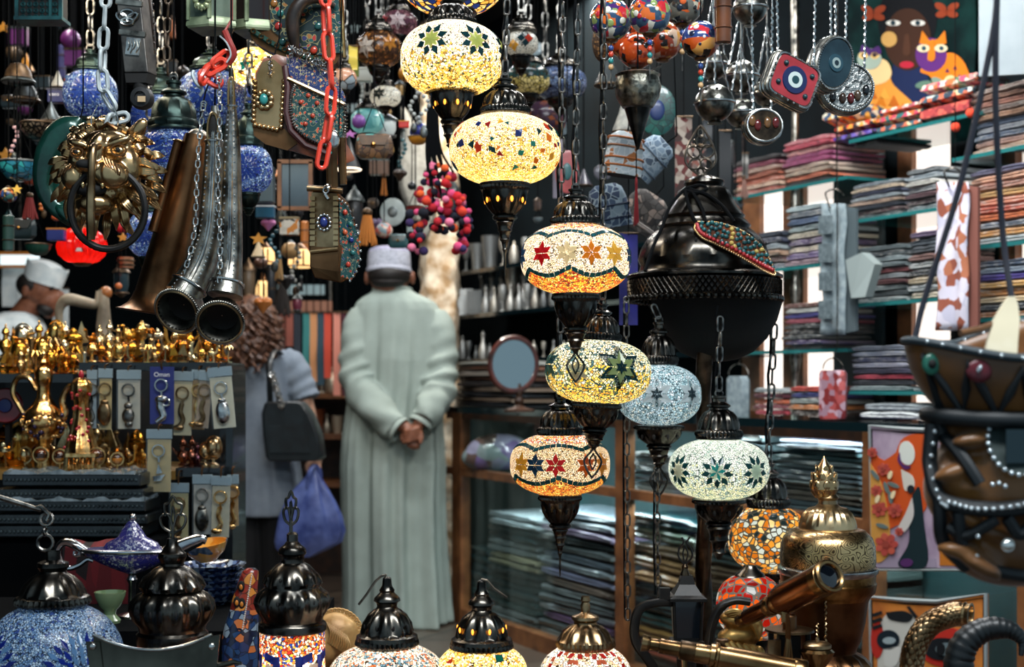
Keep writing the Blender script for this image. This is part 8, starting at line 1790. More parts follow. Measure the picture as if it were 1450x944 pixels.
        for x,z,sx,sz in ((-a,0,.25*a,2*b),(a,0,.25*a,2*b),(0,b,2.2*a,.25*a),(0,-b,2.2*a,.25*a)):P('frame_bar',MB().box((x,0,z),(sx,.012,sz)),m2,smooth=False)
        P('pane',MB().box((0,.004,0),(2*a,.004,2*b)),m,smooth=False)
    elif kind== 'star':
        P('star',MB().prism([(a*(1 if i % 2== 0 else .45)*math.sin(PI*i/5),-.002,b*(1 if i % 2== 0 else .45)*math.cos(PI*i/5)) for i in range(10)],(0,.006,0)),m,smooth=False)
    if hang:cordup(t,k,b*.95,spread=(a*.6 if kind in ('bowl','bag','frame') else 0))
    return t,k,a,b
def cm(h,rough=.4,metal=0.,coat=.2):return mat('plain_'+h.strip('#')+('m' if metal else ''),h,rough,metal,coat=coat)
BR=mat('brown_metal','#33261c',.4,.7,'#6a543c',40);GR=mat('grey_metal','#3a4040',.4,.8,'#7a8080',40);GLA=patches('painted_ceramic',['#c86a2a','#e0b060','#2a4a8a','#d8d0b8','#8a2a20','#3a6a6a'],90,'#1a1614',.06,.3,.4,.5)
C_=[
 ('hat',26,106,46,34,3.0,BR,'brown metal hat-shaped lamp top at the upper left, under thin cords','lamp top',GR),('hat',36,134,42,30,3.2,mat('dark_metal_hat','#171a1c',.4,.8,'#3a3e40',40),'darker hat-shaped lamp top just below the brown one','lamp top',BR),
 ('cone',82,112,22,24,3.2,cm('#b8b4a8'),'small white bell with two ribs near the blue tin','bell',BR),('ball',104,114,26,20,3.1,patches('orange_blue_ball',['#d8782a','#e8c070','#2a5a8a','#d8d0c0','#c84a2a'],110,distort=.4,rough=.3),'orange and blue painted bauble above the blue mosaic lamp','bauble',BR),
 ('box',82,136,26,20,3.15,cm('#12225e'),'navy tin box with tiny white lettering beside the blue mosaic lamp','tin',cm('#0c1638')),('bowl',54,184,50,30,3.0,patches('pierced_metal',['#6a5c4c','#7a6c5a','#54483c'],110,'#0c0a08',.14,.4,0,0,.3,.7),'pierced brown metal bowl left of the green knocker','bowl',BR),('cone',72,158,30,28,3.1,GR,'dark grey bell above the pierced bowl','bell',BR),
 ('rosary',20,200,10,40,3.0,cm('#c09aa0'),'string of pinkish beads at the left edge','beads',GR),('bowl',28,240,58,34,3.0,patches('turquoise_enamel',['#2a7f9a','#1f6a8a','#35a0a8','#24708e'],60,'#12343c',.05,.2,.6,.5),'turquoise enamelled bowl hanging at the left edge','bowl',GR),
 ('ball',12,276,24,22,3.0,GLA,'multicoloured ceramic ball at the left edge below the turquoise bowl','bauble',BR),('tassel',42,292,22,40,3.1,cm('#7a2420',.8,0,0),'dark red tassel left of the green leaf foot','tassel',BR),('rosary',62,280,10,44,3.2,cm('#c86a2a'),'string of amber beads beside the dark red tassel','beads',BR),('star',24,268,16,14,2.95,cm('#d8b04a'),'tiny yellow star charm under the turquoise bowl','charm'),
 ('bag',30,322,44,34,3.3,cm('#14262a'),'dark teal little bag under the ceramic ball','bag',cm('#0c1618')),('tube',12,330,16,50,3.2,cm('#2a4a44'),'dark green tube charm at the left edge','charm',BR),('box',80,332,24,18,3.5,cm('#1c2a7a'),'bright blue little box left of the red glass lantern','box',cm('#c87a2a')),('ball',80,308,14,10,3.4,cm('#d0603a'),'small coral ball above the bright blue box','bauble',BR),('bowl',54,352,36,20,3.5,cm('#17453a'),'green glazed hanging bowl above the seller cap','bowl',BR),
 ('ball',172,322,16,16,3.4,cm('#c8182a'),'shiny red bauble inside the iron ring','bauble',GR),('ball',190,314,13,13,3.5,cm('#d04a3a'),'smaller coral bauble inside the iron ring','bauble',GR),('star',174,336,16,14,3.3,cm('#d88a2a'),'small amber star inside the iron ring','charm'),('lantern',172,396,26,50,3.8,cm('#17343c'),'dim teal lantern left of the brass horn mouth','lantern',BR),('ball',168,405,10,10,3.6,cm('#d0703a'),'little orange bauble beside the dim teal lantern','bauble',BR),('tube',178,372,22,16,3.7,cm('#8a5a3a'),'short brown tube charm above the dim teal lantern','charm',BR),
 ('box',368,262,40,50,3.3,cm('#3a4a50'),'grey hanging box under the blue lamp by the big purse','box',GR),('frame',418,262,44,66,3.6,mat('pale_mirror','#7a8a92',.15,.5,'#5a6a74',4),'wooden framed mirror hanging left of the brass box purse','mirror',WOOD),('strip',352,262,20,60,3.7,cm('#4a6a74',.8),'dusty teal ribbon beside the framed mirror','ribbon',BR),
 ('box',376,300,26,18,3.4,cm('#16506a'),'blue house-shaped box charm','charm',cm('#c8ccd0')),('heart',380,318,22,18,3.4,cm('#c878a8'),'pink heart charm under the blue house charm','charm'),('star',366,338,26,18,3.4,cm('#c8862a'),'golden leafy star left of the pink heart','charm'),('box',410,320,26,26,3.5,patches('dotted_ivory',['#b8b0a0','#c8c0b0','#2a2420','#c87a2a'],80,rough=.6),'ivory dotted cube charm left of the brass box purse','charm',cm('#8a7a5a')),('cone',399,296,20,40,3.7,GR,'grey metal bell left of the ivory cube','bell',BR),
 ('tube',384,395,12,70,6.6,cm('#15181c'),'black hanging tube left of the warm lit shade','charm',BR),('tassel',400,420,26,60,6.9,cm('#16100e',.9,0,0),'black tassel under the warm lit shades','tassel',BR),('lantern',352,395,22,60,6.7,cm('#5a4a38'),'brown lantern over the woman\'s hair','lantern',BR),('cone',366,352,20,24,3.9,mat('cream_shade','#e0c8a0',.6),'cream bell beside the warm lit shade','bell',BR),
 ('bag',530,205,54,40,3.0,patches('jewelled_leather',['#4a3420','#5a4028','#3a2818','#2a7a78','#a04a2a','#6a4a2c'],70,'#2a1a10',.06,.5,.2,.3),'brown studded leather pouch with turquoise stones hanging in mid shop','bag',mat('leather_flap','#3a2a1a',.5,0,'#5a4028',40)),('cone',494,216,34,48,3.4,cm('#0e1218'),'black cone lamp with a bright underside right of the purse strap','lamp',mat('bright_rim','#ffe9cc',.5,emit=1.5)),('ball',508,172,20,20,3.5,cm('#7a4a9a'),'violet bauble left of the pale teal lamp','bauble',BR),('star',496,190,20,12,3.4,cm('#c070c0'),'pink star charm beneath the violet bauble','charm'),('lantern',546,178,36,40,3.7,cm('#c8d0cc'),'white-paned black lantern right of the pale teal lamp','lantern',cm('#0e1418')),
 ('ball',594,186,28,24,3.6,cm('#1c2a7a'),'shiny cobalt bauble above the white plaster bracket','bauble',BR),('bowl',592,198,28,14,3.5,cm('#c88a2a'),'amber bowl right under the cobalt bauble','bowl',BR),('box',572,176,14,10,3.5,cm('#c8281c'),'small red box left of the cobalt bauble','box',cm('#d8902a')),('disc',556,300,36,40,4.2,mat('pale_plate','#8a9694',.5,0,'#b0bab8',20),'pale round plate on a wire stand above the man','plate',GR),('tassel',520,322,30,56,4.0,cm('#b8702a',.8,0,0),'ochre tassel right of the brass box purse','tassel',BR),('ball',544,326,24,22,3.9,patches('pastel_ball',['#c87a6a','#d8c0b0','#8aa0a8','#c84a3a'],90),'pastel painted bauble above the man\'s cap','bauble',BR),('heart',533,320,18,26,4.1,cm('#5a4a6a'),'dusty violet heart charm between ochre tassel and bauble','charm'),('lantern',502,300,30,76,4.3,cm('#0e1216'),'tall black lantern above the man\'s shoulder side','lantern',GR),
 ('strip',500,82,12,34,3.2,cm('#c8b040',.7),'narrow yellow ribbon between red chain and brown star lamp','ribbon',BR),('strip',504,88,8,40,3.3,cm('#6a7a2a',.7),'olive ribbon behind the yellow one','ribbon',BR),('box',516,106,22,20,3.4,cm('#c8ccc4'),'white square box below the brown star lamp','box',cm('#d8dcd4')),('rosary',600,140,14,90,3.3,cm('#8a9090'),'long grey bead string left of the amber-slotted cup','beads',GR),('rosary',586,150,12,60,3.4,cm('#a0a4a0'),'pale bead string behind the grey one','beads',GR),('ball',576,104,24,24,3.6,cm('#c8862a'),'amber glass bauble left of the star-patterned cream lamp','bauble',BR),('bowl',640,198,12,22,3.2,cm('#c03ac0'),'magenta hanging cup behind the tail of the star-patterned lamp','cup',BR),('lantern',640,285,24,70,4.6,cm('#0f1418'),'black lantern behind the shard lamp cup','lantern',GR),
 ('disc',803,243,34,62,3.2,mat('dull_red_enamel','#8a3436',.4,0,'#a84a48',40,coat=.3),'dull red oval plaque with a teal centre behind the black chain','plaque',cm('#2a5a5c')),('disc',930,156,56,74,3.0,patches('green_plate',['#0f4a44','#0d403c','#155a50'],60,'#0a2a28',.05,.3,.5),'green enamel plate with a blue and white eye, behind the silver cone','plate',cm('#24386a')),('cone',884,162,34,50,3.1,mat('pale_patterned','#8a8a84',.7,0,'#b8b4a8',60),'pale patterned bell left of the green plate','bell',BR),('ball',853,60,30,56,2.6,patches('wicker',['#6a4628','#8a6238','#4a3018'],160,'#2a1a0e',.1,.8),'brown woven rope ball beside the black chain','ball',BR),
 ('tube',1024,25,24,74,2.2,mat('turned_wood','#3a1f10',.25,0,'#6a3c1e',14,coat=.5),'glossy turned wooden knob hanging at the top, left of the silver balls','knob',mat('turned_wood','#3a1f10')),('strip',968,250,24,170,3.4,patches('woven_ribbon',['#8a7a70','#5a2a28','#a09488','#3a2a28'],70,rough=.9),'long woven maroon and grey ribbon behind the dome finial','ribbon',BR),('strip',990,270,20,130,3.5,patches('woven_ribbon_b',['#6a5a54','#7a4a40','#8a8078','#2a2426'],80,rough=.9),'second woven ribbon, browner, right of the dome finial','ribbon',BR),('strip',1027,250,16,130,3.6,cm('#14181c',.7),'black hanging strap left of the rust red scarf stack','strap',BR),('strip',790,215,14,130,4.0,cm('#6a6470',.8),'pale violet ribbon between two black chains','ribbon',BR),('strip',890,395,26,130,2.9,mat('cobalt_cloth','#1c1c86',.6,0,'#16165a',20),'deep cobalt blue cloth hanging left of the dome canopy','cloth',BR),
 ('rosary',962,40,6,60,2.6,cm('#3a5a7a'),'blue bead drop under the painted balls','beads',BR),('cone',862,96,40,50,2.9,cm('#0e1c1e'),'dark teal cloth cone below the woven rope ball','cone',BR),
]
for row_ in C_:small(row_[0],*row_[1:5],row_[5],row_[6],row_[7],row_[8],row_[9] if len(row_)>9 else None)
# lettering on the navy tin
tin=[o for o in bpy.data.objects if o.get('label','').startswith('navy tin')][0];lettering('deco',.011,tin,(0,-.026,-.004))
# more of the dense small stock between the larger pieces, each hung on its own cord
LM=[('brass lion head',150,245),('pewter sheath',190,60),('filigree box lantern',56,25),('turquoise bowl',28,240),('red glass lantern',116,348),('blue bell-capped lamp',246,200),('framed mirror',418,262),('brass box purse',470,330),('warm lampshades',400,364),('long red chain',465,120),('pale teal lamp',520,172),('brown star lamp',536,70),('plaster bracket',588,230),('pompom bunch',625,300),('shard lamp',715,212),('eye-motif lamp',738,62),('dull blue lamp',793,118),('red oval plaque',803,243),('silver balls',1040,140),('dome finial',992,215)]
NOUN={'ball':'bauble','lantern':'tiny lantern','bag':'mini bag','box':'mini box','cone':'little bell','tassel':'tassel','disc':'medallion','heart':'heart charm','bowl':'mini bowl','rosary':'bead strand','tube':'tube charm','star':'star charm','strip':'ribbon end'}
used=set();r=random.Random(77);PTS=[(q[1],q[2]) for q in C_]
for x0,x1,y0,y1,n,pal in ((2,112,30,330,24,['#1c2a2e','#33261c','#17383a','#5a4630','#8a3a24','#c8862a','#2a2a5a','#8a8a80','#6a2a6a']),(186,262,20,176,9,['#14181a','#2a2018','#1c3030','#8a4a20','#4a4a48']),(362,432,236,440,18,['#2a3a40','#5a3a2a','#c87a3a','#8a8a84','#1a1a1e','#2a5a6a','#b08a5a','#6a2a3a']),(474,610,20,345,30,['#14181c','#33261c','#6a5040','#8a9a9a','#c07a3a','#2a5a60','#a0a8a4','#7a2a2a','#c8a060']),(700,866,30,330,16,['#10161a','#22343a','#3a3a44','#5a4a44','#6a7a80']),(1000,1062,196,330,7,['#14181c','#3a3030','#6a4a40','#5a5a58'])):
    for _ in range(n):
        for t_ in range(30):
            px,py=r.uniform(x0,x1),r.uniform(y0,y1)
            if all((px-a)**2+(py-b)**2>20**2 for a,b in PTS):break
        else:continue
        kd=r.choice(list(NOUN));h=r.choice(pal);w=r.uniform(12,28);hh=w*{'tassel':2.2,'rosary':3.5,'tube':2.6,'strip':3,'lantern':1.7,'bowl':.6,'bag':.8}.get(kd,r.uniform(.8,1.1))
        if kd in ('tube','rosary','tassel','strip'):w *= .5;hh *= .7
        nm,lx,ly=min(LM,key=lambda q:(q[1]-px)**2+(q[2]-py)**2);dx,dy=px-lx,py-ly
        rel=('above' if dy<0 else 'below') if abs(dy)>abs(dx) else ('left of' if dx<0 else 'right of')
        lab=f"{hname(h)} {NOUN[kd]} hanging {rel} the {nm}"
        if lab in used:continue
        used.add(lab);PTS.append((px,py));small(kd,px,py,w,hh,r.uniform(3.7,5.0),mat('stock_'+h[1:],h,.4,.5 if r.random()<.0 else .2,coat=.3),lab,NOUN[kd].split()[-1],BR if r.random()<.6 else GR)
# two warm lit shades in the depth
for px,py,w,h,Y,lab in ((376,362,26,22,4.4,'small warm lit lampshade, left of a pair in the depth of the shop'),(425,366,34,26,4.4,'wider warm lit lampshade just left of the brass box purse'),(372,415,20,34,6.9,'dim warm lit lampshade over the curly hair')):
    f=Fr(px,py,Y);k=f.k;t=thing('lit_lampshade',lab,'lamp',f,'lit lampshades in the depth');obj('shade',MB().lathe([(w*.42,-h/2),(w*.5,-h*.3),(w*.48,h*.2),(w*.3,h/2)],20,k=k),mat('lit_paper','#ffcf8a',.6,emit=1.1),t);obj('cap',MB().lathe([(w*.32,h/2),(w*.2,h*.7),(w*.05,h*.85)],14,k=k),BRASSD,t);obj('band',MB().ring((0,0,-h*.4*k),w*.47*k,1.2*k,20,5).tube([(w*.2*k,-w*.46*k,-h*.45*k),(w*.2*k,-w*.46*k,h*.4*k)],1.2*k,5).tube([(-w*.2*k,-w*.46*k,-h*.45*k),(-w*.2*k,-w*.46*k,h*.4*k)],1.2*k,5),BRASSD,t);cordup(t,k,h*.8*k)
# coloured belts on a rack in the depth
f=Fr(430,440,7.2);k=f.k;rk=thing('belt_rack','wooden display rail above hanging coloured belts','rack',f);obj('rail',MB().box(f.p(432,434),(76*k,10*k,16*k)),mat('pink_wood','#9a6a54',.6),rk,False);obj('light_panel',MB().box(f.p(426,410,4),(66*k,8*k,14*k)),mat('pale_panel','#8fa8ae',.5),rk,False)
for x in (398,468):obj('upright',MB().tube([f.p(x,440),Vector((f.p(x,0).x,0,CEIL-f.loc.z))],2*k,6),STEEL,rk)
for px,y1,h,lab in ((346,555,'#2f6a74','broad teal'),(362,560,'#2a5a64','dark teal'),(398,500,'#7a4436','rust brown'),(410,490,'#8a4a3c','brick'),(421,545,'#1a2430','black'),(434,530,'#2f7a78','turquoise'),(444,540,'#c88a5a','tan'),(454,545,'#23404e','navy'),(464,535,'#c8452e','scarlet'),(477,560,'#d88a78','salmon'),(489,560,'#4a1424','wine red')):
    small('strip',px,(442+y1)/2,10 if px>380 else 14,y1-442,7.15,mat('belt_'+h[1:],h,.7),f'{lab} belt hanging in the coloured row behind the man','belt',BR,group='coloured belts in the depth')
# back counter with dim goods
bc=thing('back_counter','dark wooden counter at the back between the woman and the man','counter',Vector((-1.25,8.2,0)));
for z in (.55,.82,1.05):obj('shelf_board',MB().box((0,0,z),(1.5,.4,.03)),WOOD,bc,False)
obj('back_board',MB().box((0,.2,.55),(1.5,.02,1.1)),DARKWOOD,bc,False)
for x in (-.74,.74):obj('upright',MB().box((x,0,.53),(.03,.4,1.06)),DARKWOOD,bc,False)
r=random.Random(44)
for i in range(14):
    px=398+i*7.2;z=(1.065,.835)[i % 2];x=(px-725)*8.1/FP;kd=('goblet','bottle','lidded_jar','beaker')[i % 4];o=link('back_'+kd,SV[kd],None,(x,8.1,z));s=r.uniform(.09,.16);o.scale=(s*.8,s*.8,s);h=r.choice(['#c08a5a','#8a9aa0','#b8b0a0','#a05a3a','#d8c8b0']);o.color=S(h);tag(o,f'small {hname(h)} {kd.replace("_", " ")}, {ORD[i]} from the left on the back counter','ornament','ornaments on the back counter')
# picture light and white cloths behind the seller
o=obj('tube_light',MB().box((0,0,0),(.19,.03,.05)),mat('lit_tube','#dff0f4',.5,emit=.9),None,False,loc=W(28,368,7.2));tag(o,'short white strip light with orange edges behind the seller\'s cap','light');obj('edge_strip',MB().box((0,-.003,.033),(.2,.035,.014)),mat('orange_edge','#c87a2a',.5),o,False);obj('edge_strip',MB().box((0,-.003,-.033),(.2,.035,.014)),mat('orange_edge','#c87a2a'),o,False);obj('bracket',MB().tube([(0,0,.03),(0,0,CEIL-o.location.z)],.006,6),STEEL,o)
for px,py,lab in ((14,404,'white cloth hanging behind the seller, nearest the frame edge'),(36,402,'second white cloth hanging behind the seller\'s neck'),(86,438,'pale cloth hanging in front of the seller\'s beard')):small('strip',px,py,22,60,7.25,WHITECL,lab,'cloth',BR,group='white cloths behind the seller')
# bone-coloured carved horn with wooden knob
f=Fr(118,480,4.0);k=f.k;t=thing('bone_horn','bone-white carved horn arching beside a wooden-topped bone post','horn',f);BO=mat('bone','#8a7c68',.5,0,'#b8aa92',20,.3)
obj('horn',MB().tube(bez([f.p(86,470),f.p(84,438),f.p(96,424),f.p(120,428),f.p(138,430),f.p(141,412)],20),[q*k for q in np.interp(np.linspace(0,1,21),[0,.4,1],[4,9,5])],10),BO,t);obj('post',MB().lathe([(9,0),(11,20),(8,50),(7,72)],14,c=f.p(147,482),k=k),BO,t);obj('knob',MB().ell(f.p(150,414),(9*k,8*k,9*k),14,10),mat('orange_wood','#a8642c',.4,coat=.3),t);obj('base',MB().box(f.p(118,484,2),(80*k,30*k,8*k)),HOLE,t,False);obj('stand_post',MB().tube([f.p(118,486,2),Vector((0,2*k,-f.loc.z))],6*k,8),HOLE,t)

# ---------------------------------------------------------------- painted ceramic balls with bead drops
def cball(px,py,r_,Y,ground,cols,lab,lower=None,drop=True):
    f=Fr(px,py,Y);k=f.k;t=thing('ceramic_ball',lab,'ornament',f,'painted ceramic balls');m=patches('ball_'+ground[1:]+str(px),[ground]*4+cols,75,distort=.9,rough=.16,coat=.6)
    obj('upper_half' if lower else 'ball',MB().lathe([(r_*math.cos(a),r_*math.sin(a)) for a in np.linspace(-1.5 if not lower else-.05,1.5,18)],32,k=k),m,t)
    if lower:obj('lower_half',MB().lathe([(r_*math.cos(a),r_*math.sin(a)) for a in np.linspace(-1.5,-.05,12)],32,k=k),patches('ball_low_'+lower[1:]+str(px),[lower]*4+['#1a1412','#e0a050'],60,distort=.8,rough=.16,coat=.6),t)
    rr=random.Random(px)
    for i in range(9):
        a,b=rr.uniform(-1.2,1.2),rr.uniform(-.6,.9);s=rr.uniform(.08,.2)*r_;c=Vector((math.sin(a)*math.cos(b),-math.cos(a)*math.cos(b),math.sin(b)))*r_*k;obj('painted_spot',MB().ell(c,(s*k,s*k,s*.25*k),10,6,Vector((0,0,1)).rotation_difference(c.normalized()).to_matrix()),mat('glaze_'+cols[i % len(cols)][1:],cols[i % len(cols)],.2,coat=.5),t)
    obj('collar',MB().lathe([(r_*.35,-r_*.96),(r_*.3,-r_*1.05),(r_*.1,-r_*1.1)],16,k=k),BRASSD,t)
    if drop:
        for i,h in enumerate(('#2a4a8a','#c8402a','#2a8a8a','#c8a070')):obj('drop_bead',MB().ell((0,-2*k,-(r_*1.15+6+i*9)*k),(4*k,4*k,4.4*k),10,6),mat('bead_'+h[1:],h,.25,coat=.4),t)
        obj('drop_chain',MB().tube([(0,-2*k,-r_*1.05*k),(0,-2*k,-(r_*1.15+60)*k)],1*k,5),STEEL,t)
    hang_wire(t,f,[(px,py-r_,0),(px,py-r_-20,0)],1)
BC=['#e0e0d0','#d86a2a','#4a2a6a','#8aa060','#c8303a']
cball(865,28,30,2.35,'#2a4666',BC,'slate blue painted ceramic ball with white and orange spots, leftmost of the row');cball(920,20,30,2.3,'#33506a',BC,'blue painted ceramic ball with a green crescent, centre of the row');cball(966,6,30,2.4,'#6a6a62',['#2a2a2a','#d8602a','#c8c0a8','#1c2a3a'],'grey speckled ceramic ball at the very top');cball(992,57,27,2.25,'#27407a',['#d8d8d8','#c8303a','#e0b050','#1a2440'],'half blue, half orange ceramic ball, rightmost of the row','#c8521c')
cball(884,56,26,2.55,'#b8481c',['#1a1412','#e0a050','#7a2a14'],'orange ceramic ball behind the slate blue one',None,False);cball(902,72,26,2.5,'#c04a1c',['#1a1412','#8a2a14'],'orange-red ceramic ball low between the two blue ones');cball(938,58,28,2.55,'#a8401c',['#1a1412','#e0a050','#d8b8a0'],'rust ceramic ball with a yellow flower behind the row',None,False)
# silver mosque lamp cone
f=Fr(903,130,2.45);k=f.k;t=thing('silver_cone_lamp','engraved silver cup lamp ending in a long dark cone','lamp',f);obj('cup',MB().lathe([(22,-22),(30,-8,.02,20),(33,8,.02,20),(30,20),(32,24),(28,26)],40,k=k),mat('engraved_silver','#4a4a44',.3,1,'#a8a698',90,.6,160),t);obj('cone',MB().lathe([(19,-24),(16,-34),(8,-60),(3,-78),(1,-82)],20,k=k),BRONZE,t);obj('rim_plate',MB().loft([[f.p(x,y,d) for x,y,d in ((868,128,-10),(870,122,14),(938,92,14),(936,98,-10))],[f.p(x,y-3,d) for x,y,d in ((868,128,-10),(870,122,14),(938,92,14),(936,98,-10))]]),mat('dark_silver','#2a2c2a',.3,.9),t,False);hang_wire(t,f,[(903,104,0),(903,80,0)],1.2)
# silver incense balls on chains
def sball(px,py,r_,Y,lab):
    f=Fr(px,py,Y);k=f.k;t=thing('silver_ball',lab,'incense ball',f,'hanging silver incense balls');obj('lower_half',MB().lathe([(r_*math.cos(a),r_*.95*math.sin(a)) for a in np.linspace(-1.5,-.06,10)],28,k=k),SILVER,t);obj('upper_half',MB().lathe([(r_*math.cos(a),r_*.95*math.sin(a)) for a in np.linspace(.06,1.45,10)],28,k=k),mat('pierced_silver','#55564f',.28,1,'#c4c2b8',70,.7,110),t);obj('waist_rim',MB().ring((0,0,0),r_*1.03*k,2*k,30,6),SILVERB,t)
    h=MB()
    for i in range(9):a=2*PI*i/9;h.ell((r_*.8*k*math.sin(a),-r_*.8*k*math.cos(a),r_*.58*k),2*k,6,4)
    obj('hole_ring',h,HOLE,t);obj('foot',MB().lathe([(r_*.3,-r_*.92),(r_*.4,-r_*1.04)],14,k=k),SILVER,t)
    for s in (-1,0,1):obj('chain',MB().tube([(s*r_*.8*k,0,r_*.4*k)]+[Vector((s*r_*.8*k*(1-i/20)+.6*k*math.sin(i*2.2),.6*k*math.cos(i*2.2),(r_*.4+i*4.5)*k)) for i in range(1,21)],1.5*k,5),SILVERB,t)
    obj('cord',MB().tube([(0,0,(r_*.4+90)*k),(0,0,CEIL-f.loc.z)],1.2*k,5),STEEL,t)
sball(1062,12,24,2.5,'silver incense ball cropped by the top edge');sball(1012,146,28,2.4,'largest silver incense ball, left of the hanging cluster');sball(1050,108,24,2.55,'silver incense ball in the middle of the cluster');sball(1049,160,22,2.5,'silver incense ball lowest in the cluster');sball(1086,132,20,2.65,'small silver incense ball beside the red purse');sball(1010,92,22,2.7,'dim silver incense ball behind the wooden knob')
# little metal purses on chains
def purse(cx,cy,w,h,Y,kind,face,lab,yaw,roll,cents,studs=True,chains=((-.5,0),(.5,0)),th=26):
    f=Fr(cx,cy,Y);k=f.k;t=thing('metal_purse',lab,'purse',f,'small metal purses on chains');t.rotation_euler=(0,roll,yaw);n=32;pts=[]
    for i in range(n):
        a=2*PI*i/n;e=.35 if kind== 'rect' else 1.;pts.append((w/2*math.copysign(abs(math.cos(a))**e,math.cos(a)),h/2*math.copysign(abs(math.sin(a))**e,math.sin(a))))
    R=lambda s,y:[Vector((x*s*k,y*k,z*s*k)) for x,z in pts]
    obj('case',MB().loft([R(.9,-th/2),R(1,-th/2+3),R(1.02,0),R(1,th/2-3),R(.9,th/2)]),SILVER,t);obj('face',MB().loft([R(.86,-th/2-1),R(.86,-th/2+2)]),face,t)
    ed=MB()
    for i in range(n*2):q=R(.93,-th/2-1);ed.ell(q[i//2].lerp(q[(i//2+1) % n],(i % 2)/2),2*k,6,4)
    obj('beaded_edge',ed,SILVERB,t);obj('side_ribs',MB().tube(R(1.02,-4),1.6*k,5,True).tube(R(1.02,4),1.6*k,5,True),SILVERB,t)
    for rr,h_ in cents:obj('eye_ring',MB().lathe([(rr,0),(rr*.95,-1.6),(.3,-1.8)],28,c=(0,(-th/2-1-(cents[0][0]-rr)*.08)*k,0),R=Matrix.Rotation(PI/2,3,'X') @ Matrix.Scale(-1,3,(0,0,1)),k=k),mat('enamel_'+h_[1:],h_,.3,coat=.4),t)
    if studs:
        for sx,sz,h_ in ((-.55,.5,'#17343a'),(.6,.5,'#17343a'),(-.6,-.4,'#17343a'),(.6,-.45,'#17343a')):obj('stud',MB().ell((sx*w*.5*k,(-th/2-1.5)*k,sz*h*.5*k),4*k,8,6),mat('enamel_'+h_[1:],h_,.3),t)
    for dx,dy in chains:
        Mi=(Matrix.Rotation(yaw,3,'Z') @ Matrix.Rotation(roll,3,'Y')).inverted();a=Vector((dx*w*.8*k,dy*k,h*.42*k));b=a+Mi @ Vector((dx*6*k,0,150*k));c_=Mi @ (Vector((0,0,CEIL-f.loc.z)));obj('chain',MB().tube([a.lerp(b,i/40)+Vector((.9*k*math.sin(i*2.4),.9*k*math.cos(i*2.4),0)) for i in range(41)],1.8*k,5).tube([b,c_],1.2*k,5),SILVERB,t)
purse(1118,116,78,66,2.0,'rect',mat('red_enamel','#8a2228',.35,0,'#a03038',30,coat=.3),'red rectangular metal purse with a navy and white eye',.35,.38,((20,'#16204a'),(12,'#b8c4c0'),(6,'#1a3a40')))
purse(1174,92,64,84,2.05,'oval',mat('slate_enamel','#10222b',.3,0,'#20363f',30,coat=.3),'tilted oval metal purse with dark slate enamel face',.5,.5,((13,'#22404c'),(8,'#8a9a98'),(4,'#16242c')),False,((-.3,0),(.3,0)))
purse(1196,126,80,72,2.15,'oval',mat('beaded_silver','#3a3c3c',.3,1,'#b8b8b4',160,.8,240),'round silver-beaded purse set with dark stones, rightmost',.1,.0,((1,'#16161a'),),False,((-.2,0),(.45,0)))
t=[o for o in bpy.data.objects if o.get('label','').startswith('round silver-beaded')][0];k=2.15/FP
for x,z,h in ((-22,-14,'#101418'),(-8,-16,'#3a2a20'),(4,-16,'#5a1a1c'),(14,-12,'#4a3a2c'),(26,-4,'#101418')):obj('dark_stone',MB().ell((x*k,-15*k,z*k),(5*k,4*k,8*k),10,8),mat('stone_'+h[1:],h,.2,coat=.5),t)
purse(1079,180,54,48,2.2,'oval',mat('dark_bronze_face','#2a2420',.3,.8,'#5a4c3c',60),'small round bronze purse with red stones under the silver balls',.1,0,((1,'#16161a'),),False,((-.3,0),(.3,0)))
t=[o for o in bpy.data.objects if o.get('label','').startswith('small round bronze')][0];k=2.2/FP
for x,z,h in ((-10,0,'#5a1a1c'),(4,4,'#6a4a2c'),(16,4,'#5a1a1c'),(-18,6,'#6a4a2c')):obj('stone',MB().ell((x*k,-15*k,z*k),(5*k,3*k,8*k),10,8),mat('stone_'+h[1:],h,.2,coat=.5),t)
# embroidered caps hung in a bunch
def kuma(px,py,w,h,Y,roll,yaw,side,lab,stripes):
    f=Fr(px,py,Y);k=f.k;t=thing('embroidered_cap',lab,'cap',f,'embroidered caps hung in a bunch');t.rotation_euler=(0,roll,yaw)
    m=lambda z,s=1.:[Vector((w/2*k*s*(abs(math.cos(a))**.6*math.copysign(1,math.cos(a))),w*.28*k*s*math.sin(a),z*h*k)) for a in [2*PI*i/36 for i in range(36)]]
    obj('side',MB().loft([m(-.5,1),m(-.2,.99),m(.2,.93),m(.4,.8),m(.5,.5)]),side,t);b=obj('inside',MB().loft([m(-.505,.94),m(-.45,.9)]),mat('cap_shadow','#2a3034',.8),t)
    for z0,hh in stripes:obj('stitched_line',MB().tube(m(z0,1.015-(max(0,z0)*.22)),1.5*k,5,True),mat('thread_'+hh[1:],hh,.8),t)
    hang_wire(t,f,[(px,py-h*.45,0),(px+3,py-h*.8,0)],1,up=False);obj('hanging_cord',MB().tube([f.p(px+3,py-h*.8,0),(Matrix.Rotation(yaw,3,'Z') @ Matrix.Rotation(roll,3,'Y')).inverted() @ Vector((0,0,CEIL-f.loc.z))],1*k,5),BLACK,t)
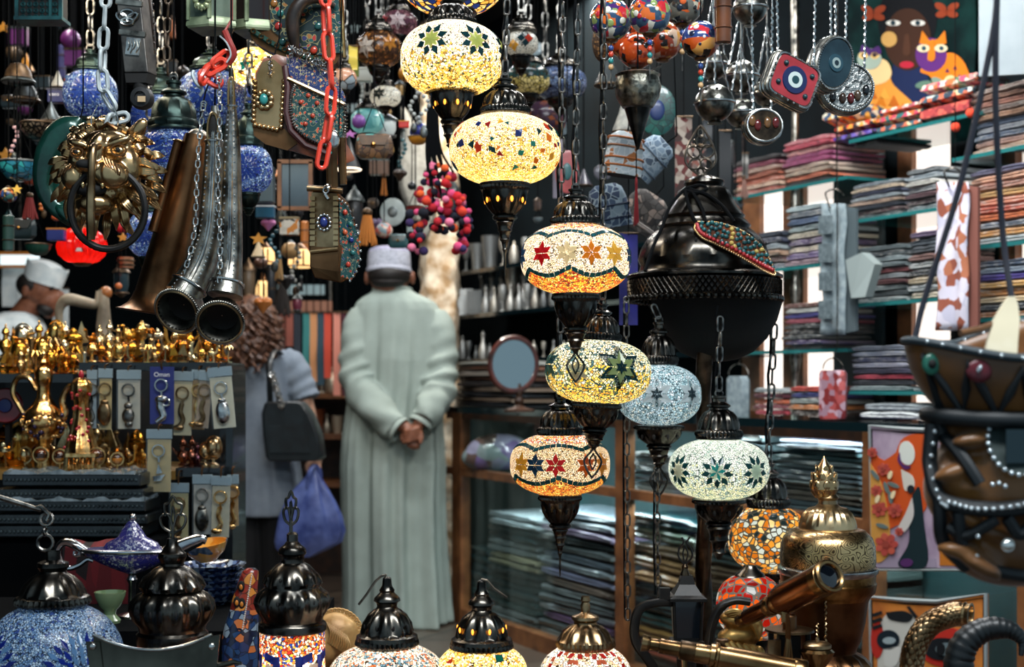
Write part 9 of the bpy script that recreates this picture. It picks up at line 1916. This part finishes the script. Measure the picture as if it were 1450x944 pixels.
KW=patches('cap_white_embroidery',['#aab4b8','#b6c0c4','#9ca8ae','#a86a3c'],70,'#c8ced0',.06,.85,distort=.5);KB=patches('cap_blue_embroidery',['#7f93a4','#90a4b4','#6a7e92','#4a5a6c'],80,'#a8b8c4',.06,.85,distort=.5);KN=patches('cap_navy_embroidery',['#2a3850','#3a4a60','#16243a','#7a8a94'],60,'#8a98a0',.05,.85,distort=.6);KD=patches('cap_brown_embroidery',['#4a4644','#5a5450','#3a3634','#8a7a70'],70,'#2a2624',.05,.85,distort=.6)
kuma(884,218,56,62,2.75,.12,.2,KW,'white embroidered cap with orange stitched bands',((-.3,'#a8602c'),(-.12,'#a8602c'),(.15,'#8a5a3a'),(.34,'#a8602c')));kuma(922,222,52,58,2.9,.85,-.3,KB,'pale blue folded cap tipped sideways beside the white one',((-.3,'#5a6a7a'),(.1,'#5a6a7a')));kuma(862,292,60,62,2.95,-.2,.3,KN,'navy and grey embroidered cap below the white one',((-.3,'#16243a'),(.0,'#16243a')));kuma(912,300,64,56,3.1,.6,-.2,KD,'brown patterned cap with pale trim behind the red tassel',((-.35,'#b0a49c'),(-.3,'#b0a49c')))
small('tassel',901,285,8,70,2.7,cm('#8a1c24',.8,0,0),'thin dark red tassel hanging under the white embroidered cap','tassel',cm('#8a1c24',.8,0,0))
# pompom bunch on black cords
f=Fr(625,290,3.4);k=f.k;pb=thing('pompom_bunch','big bunch of red, orange, pink and navy pompoms on black cords','pompoms',f);r=random.Random(12);cols=['#c8202a','#d8402a','#e8602a','#d84a7a','#1a1c34','#101420','#a01830','#e87a9a','#3a2a5a','#b01a28','#141828']
PM=[MB().ell((0,0,0),1,10,7).mesh('pompom',mat('wool_'+c[1:],c,.95,bump=.6,bscale=3)) for c in cols]
for i in range(150):
    t_=r.random()**.8;y=232+t_*125;hw=float(np.interp(y,[230,260,290,320,360],[8,26,40,46,40]));x=622+r.uniform(-1,1)*hw+(y-290)*.02;d=r.uniform(-1,.6)*hw*.7
    if y>330 and 605<x<645:continue
    o=link('pompom',r.choice(PM),pb,f.p(x,y,d));s=r.uniform(4.2,7.6)*k;o.scale=(s,s,s*.95)
b=MB()
for i in range(10):x=600+i*2.4;b.tube(bez([f.p(606+i*4,245+(i % 3)*20,-8),f.p(604+i*2.2,210,-4),f.p(606+i*1.4,150,0)],10),1.8*k,5)
b.tube([f.p(612,150),Vector((f.p(612,0).x,0,CEIL-f.loc.z))],3*k,6);obj('black_cords',b,BLACK,pb)
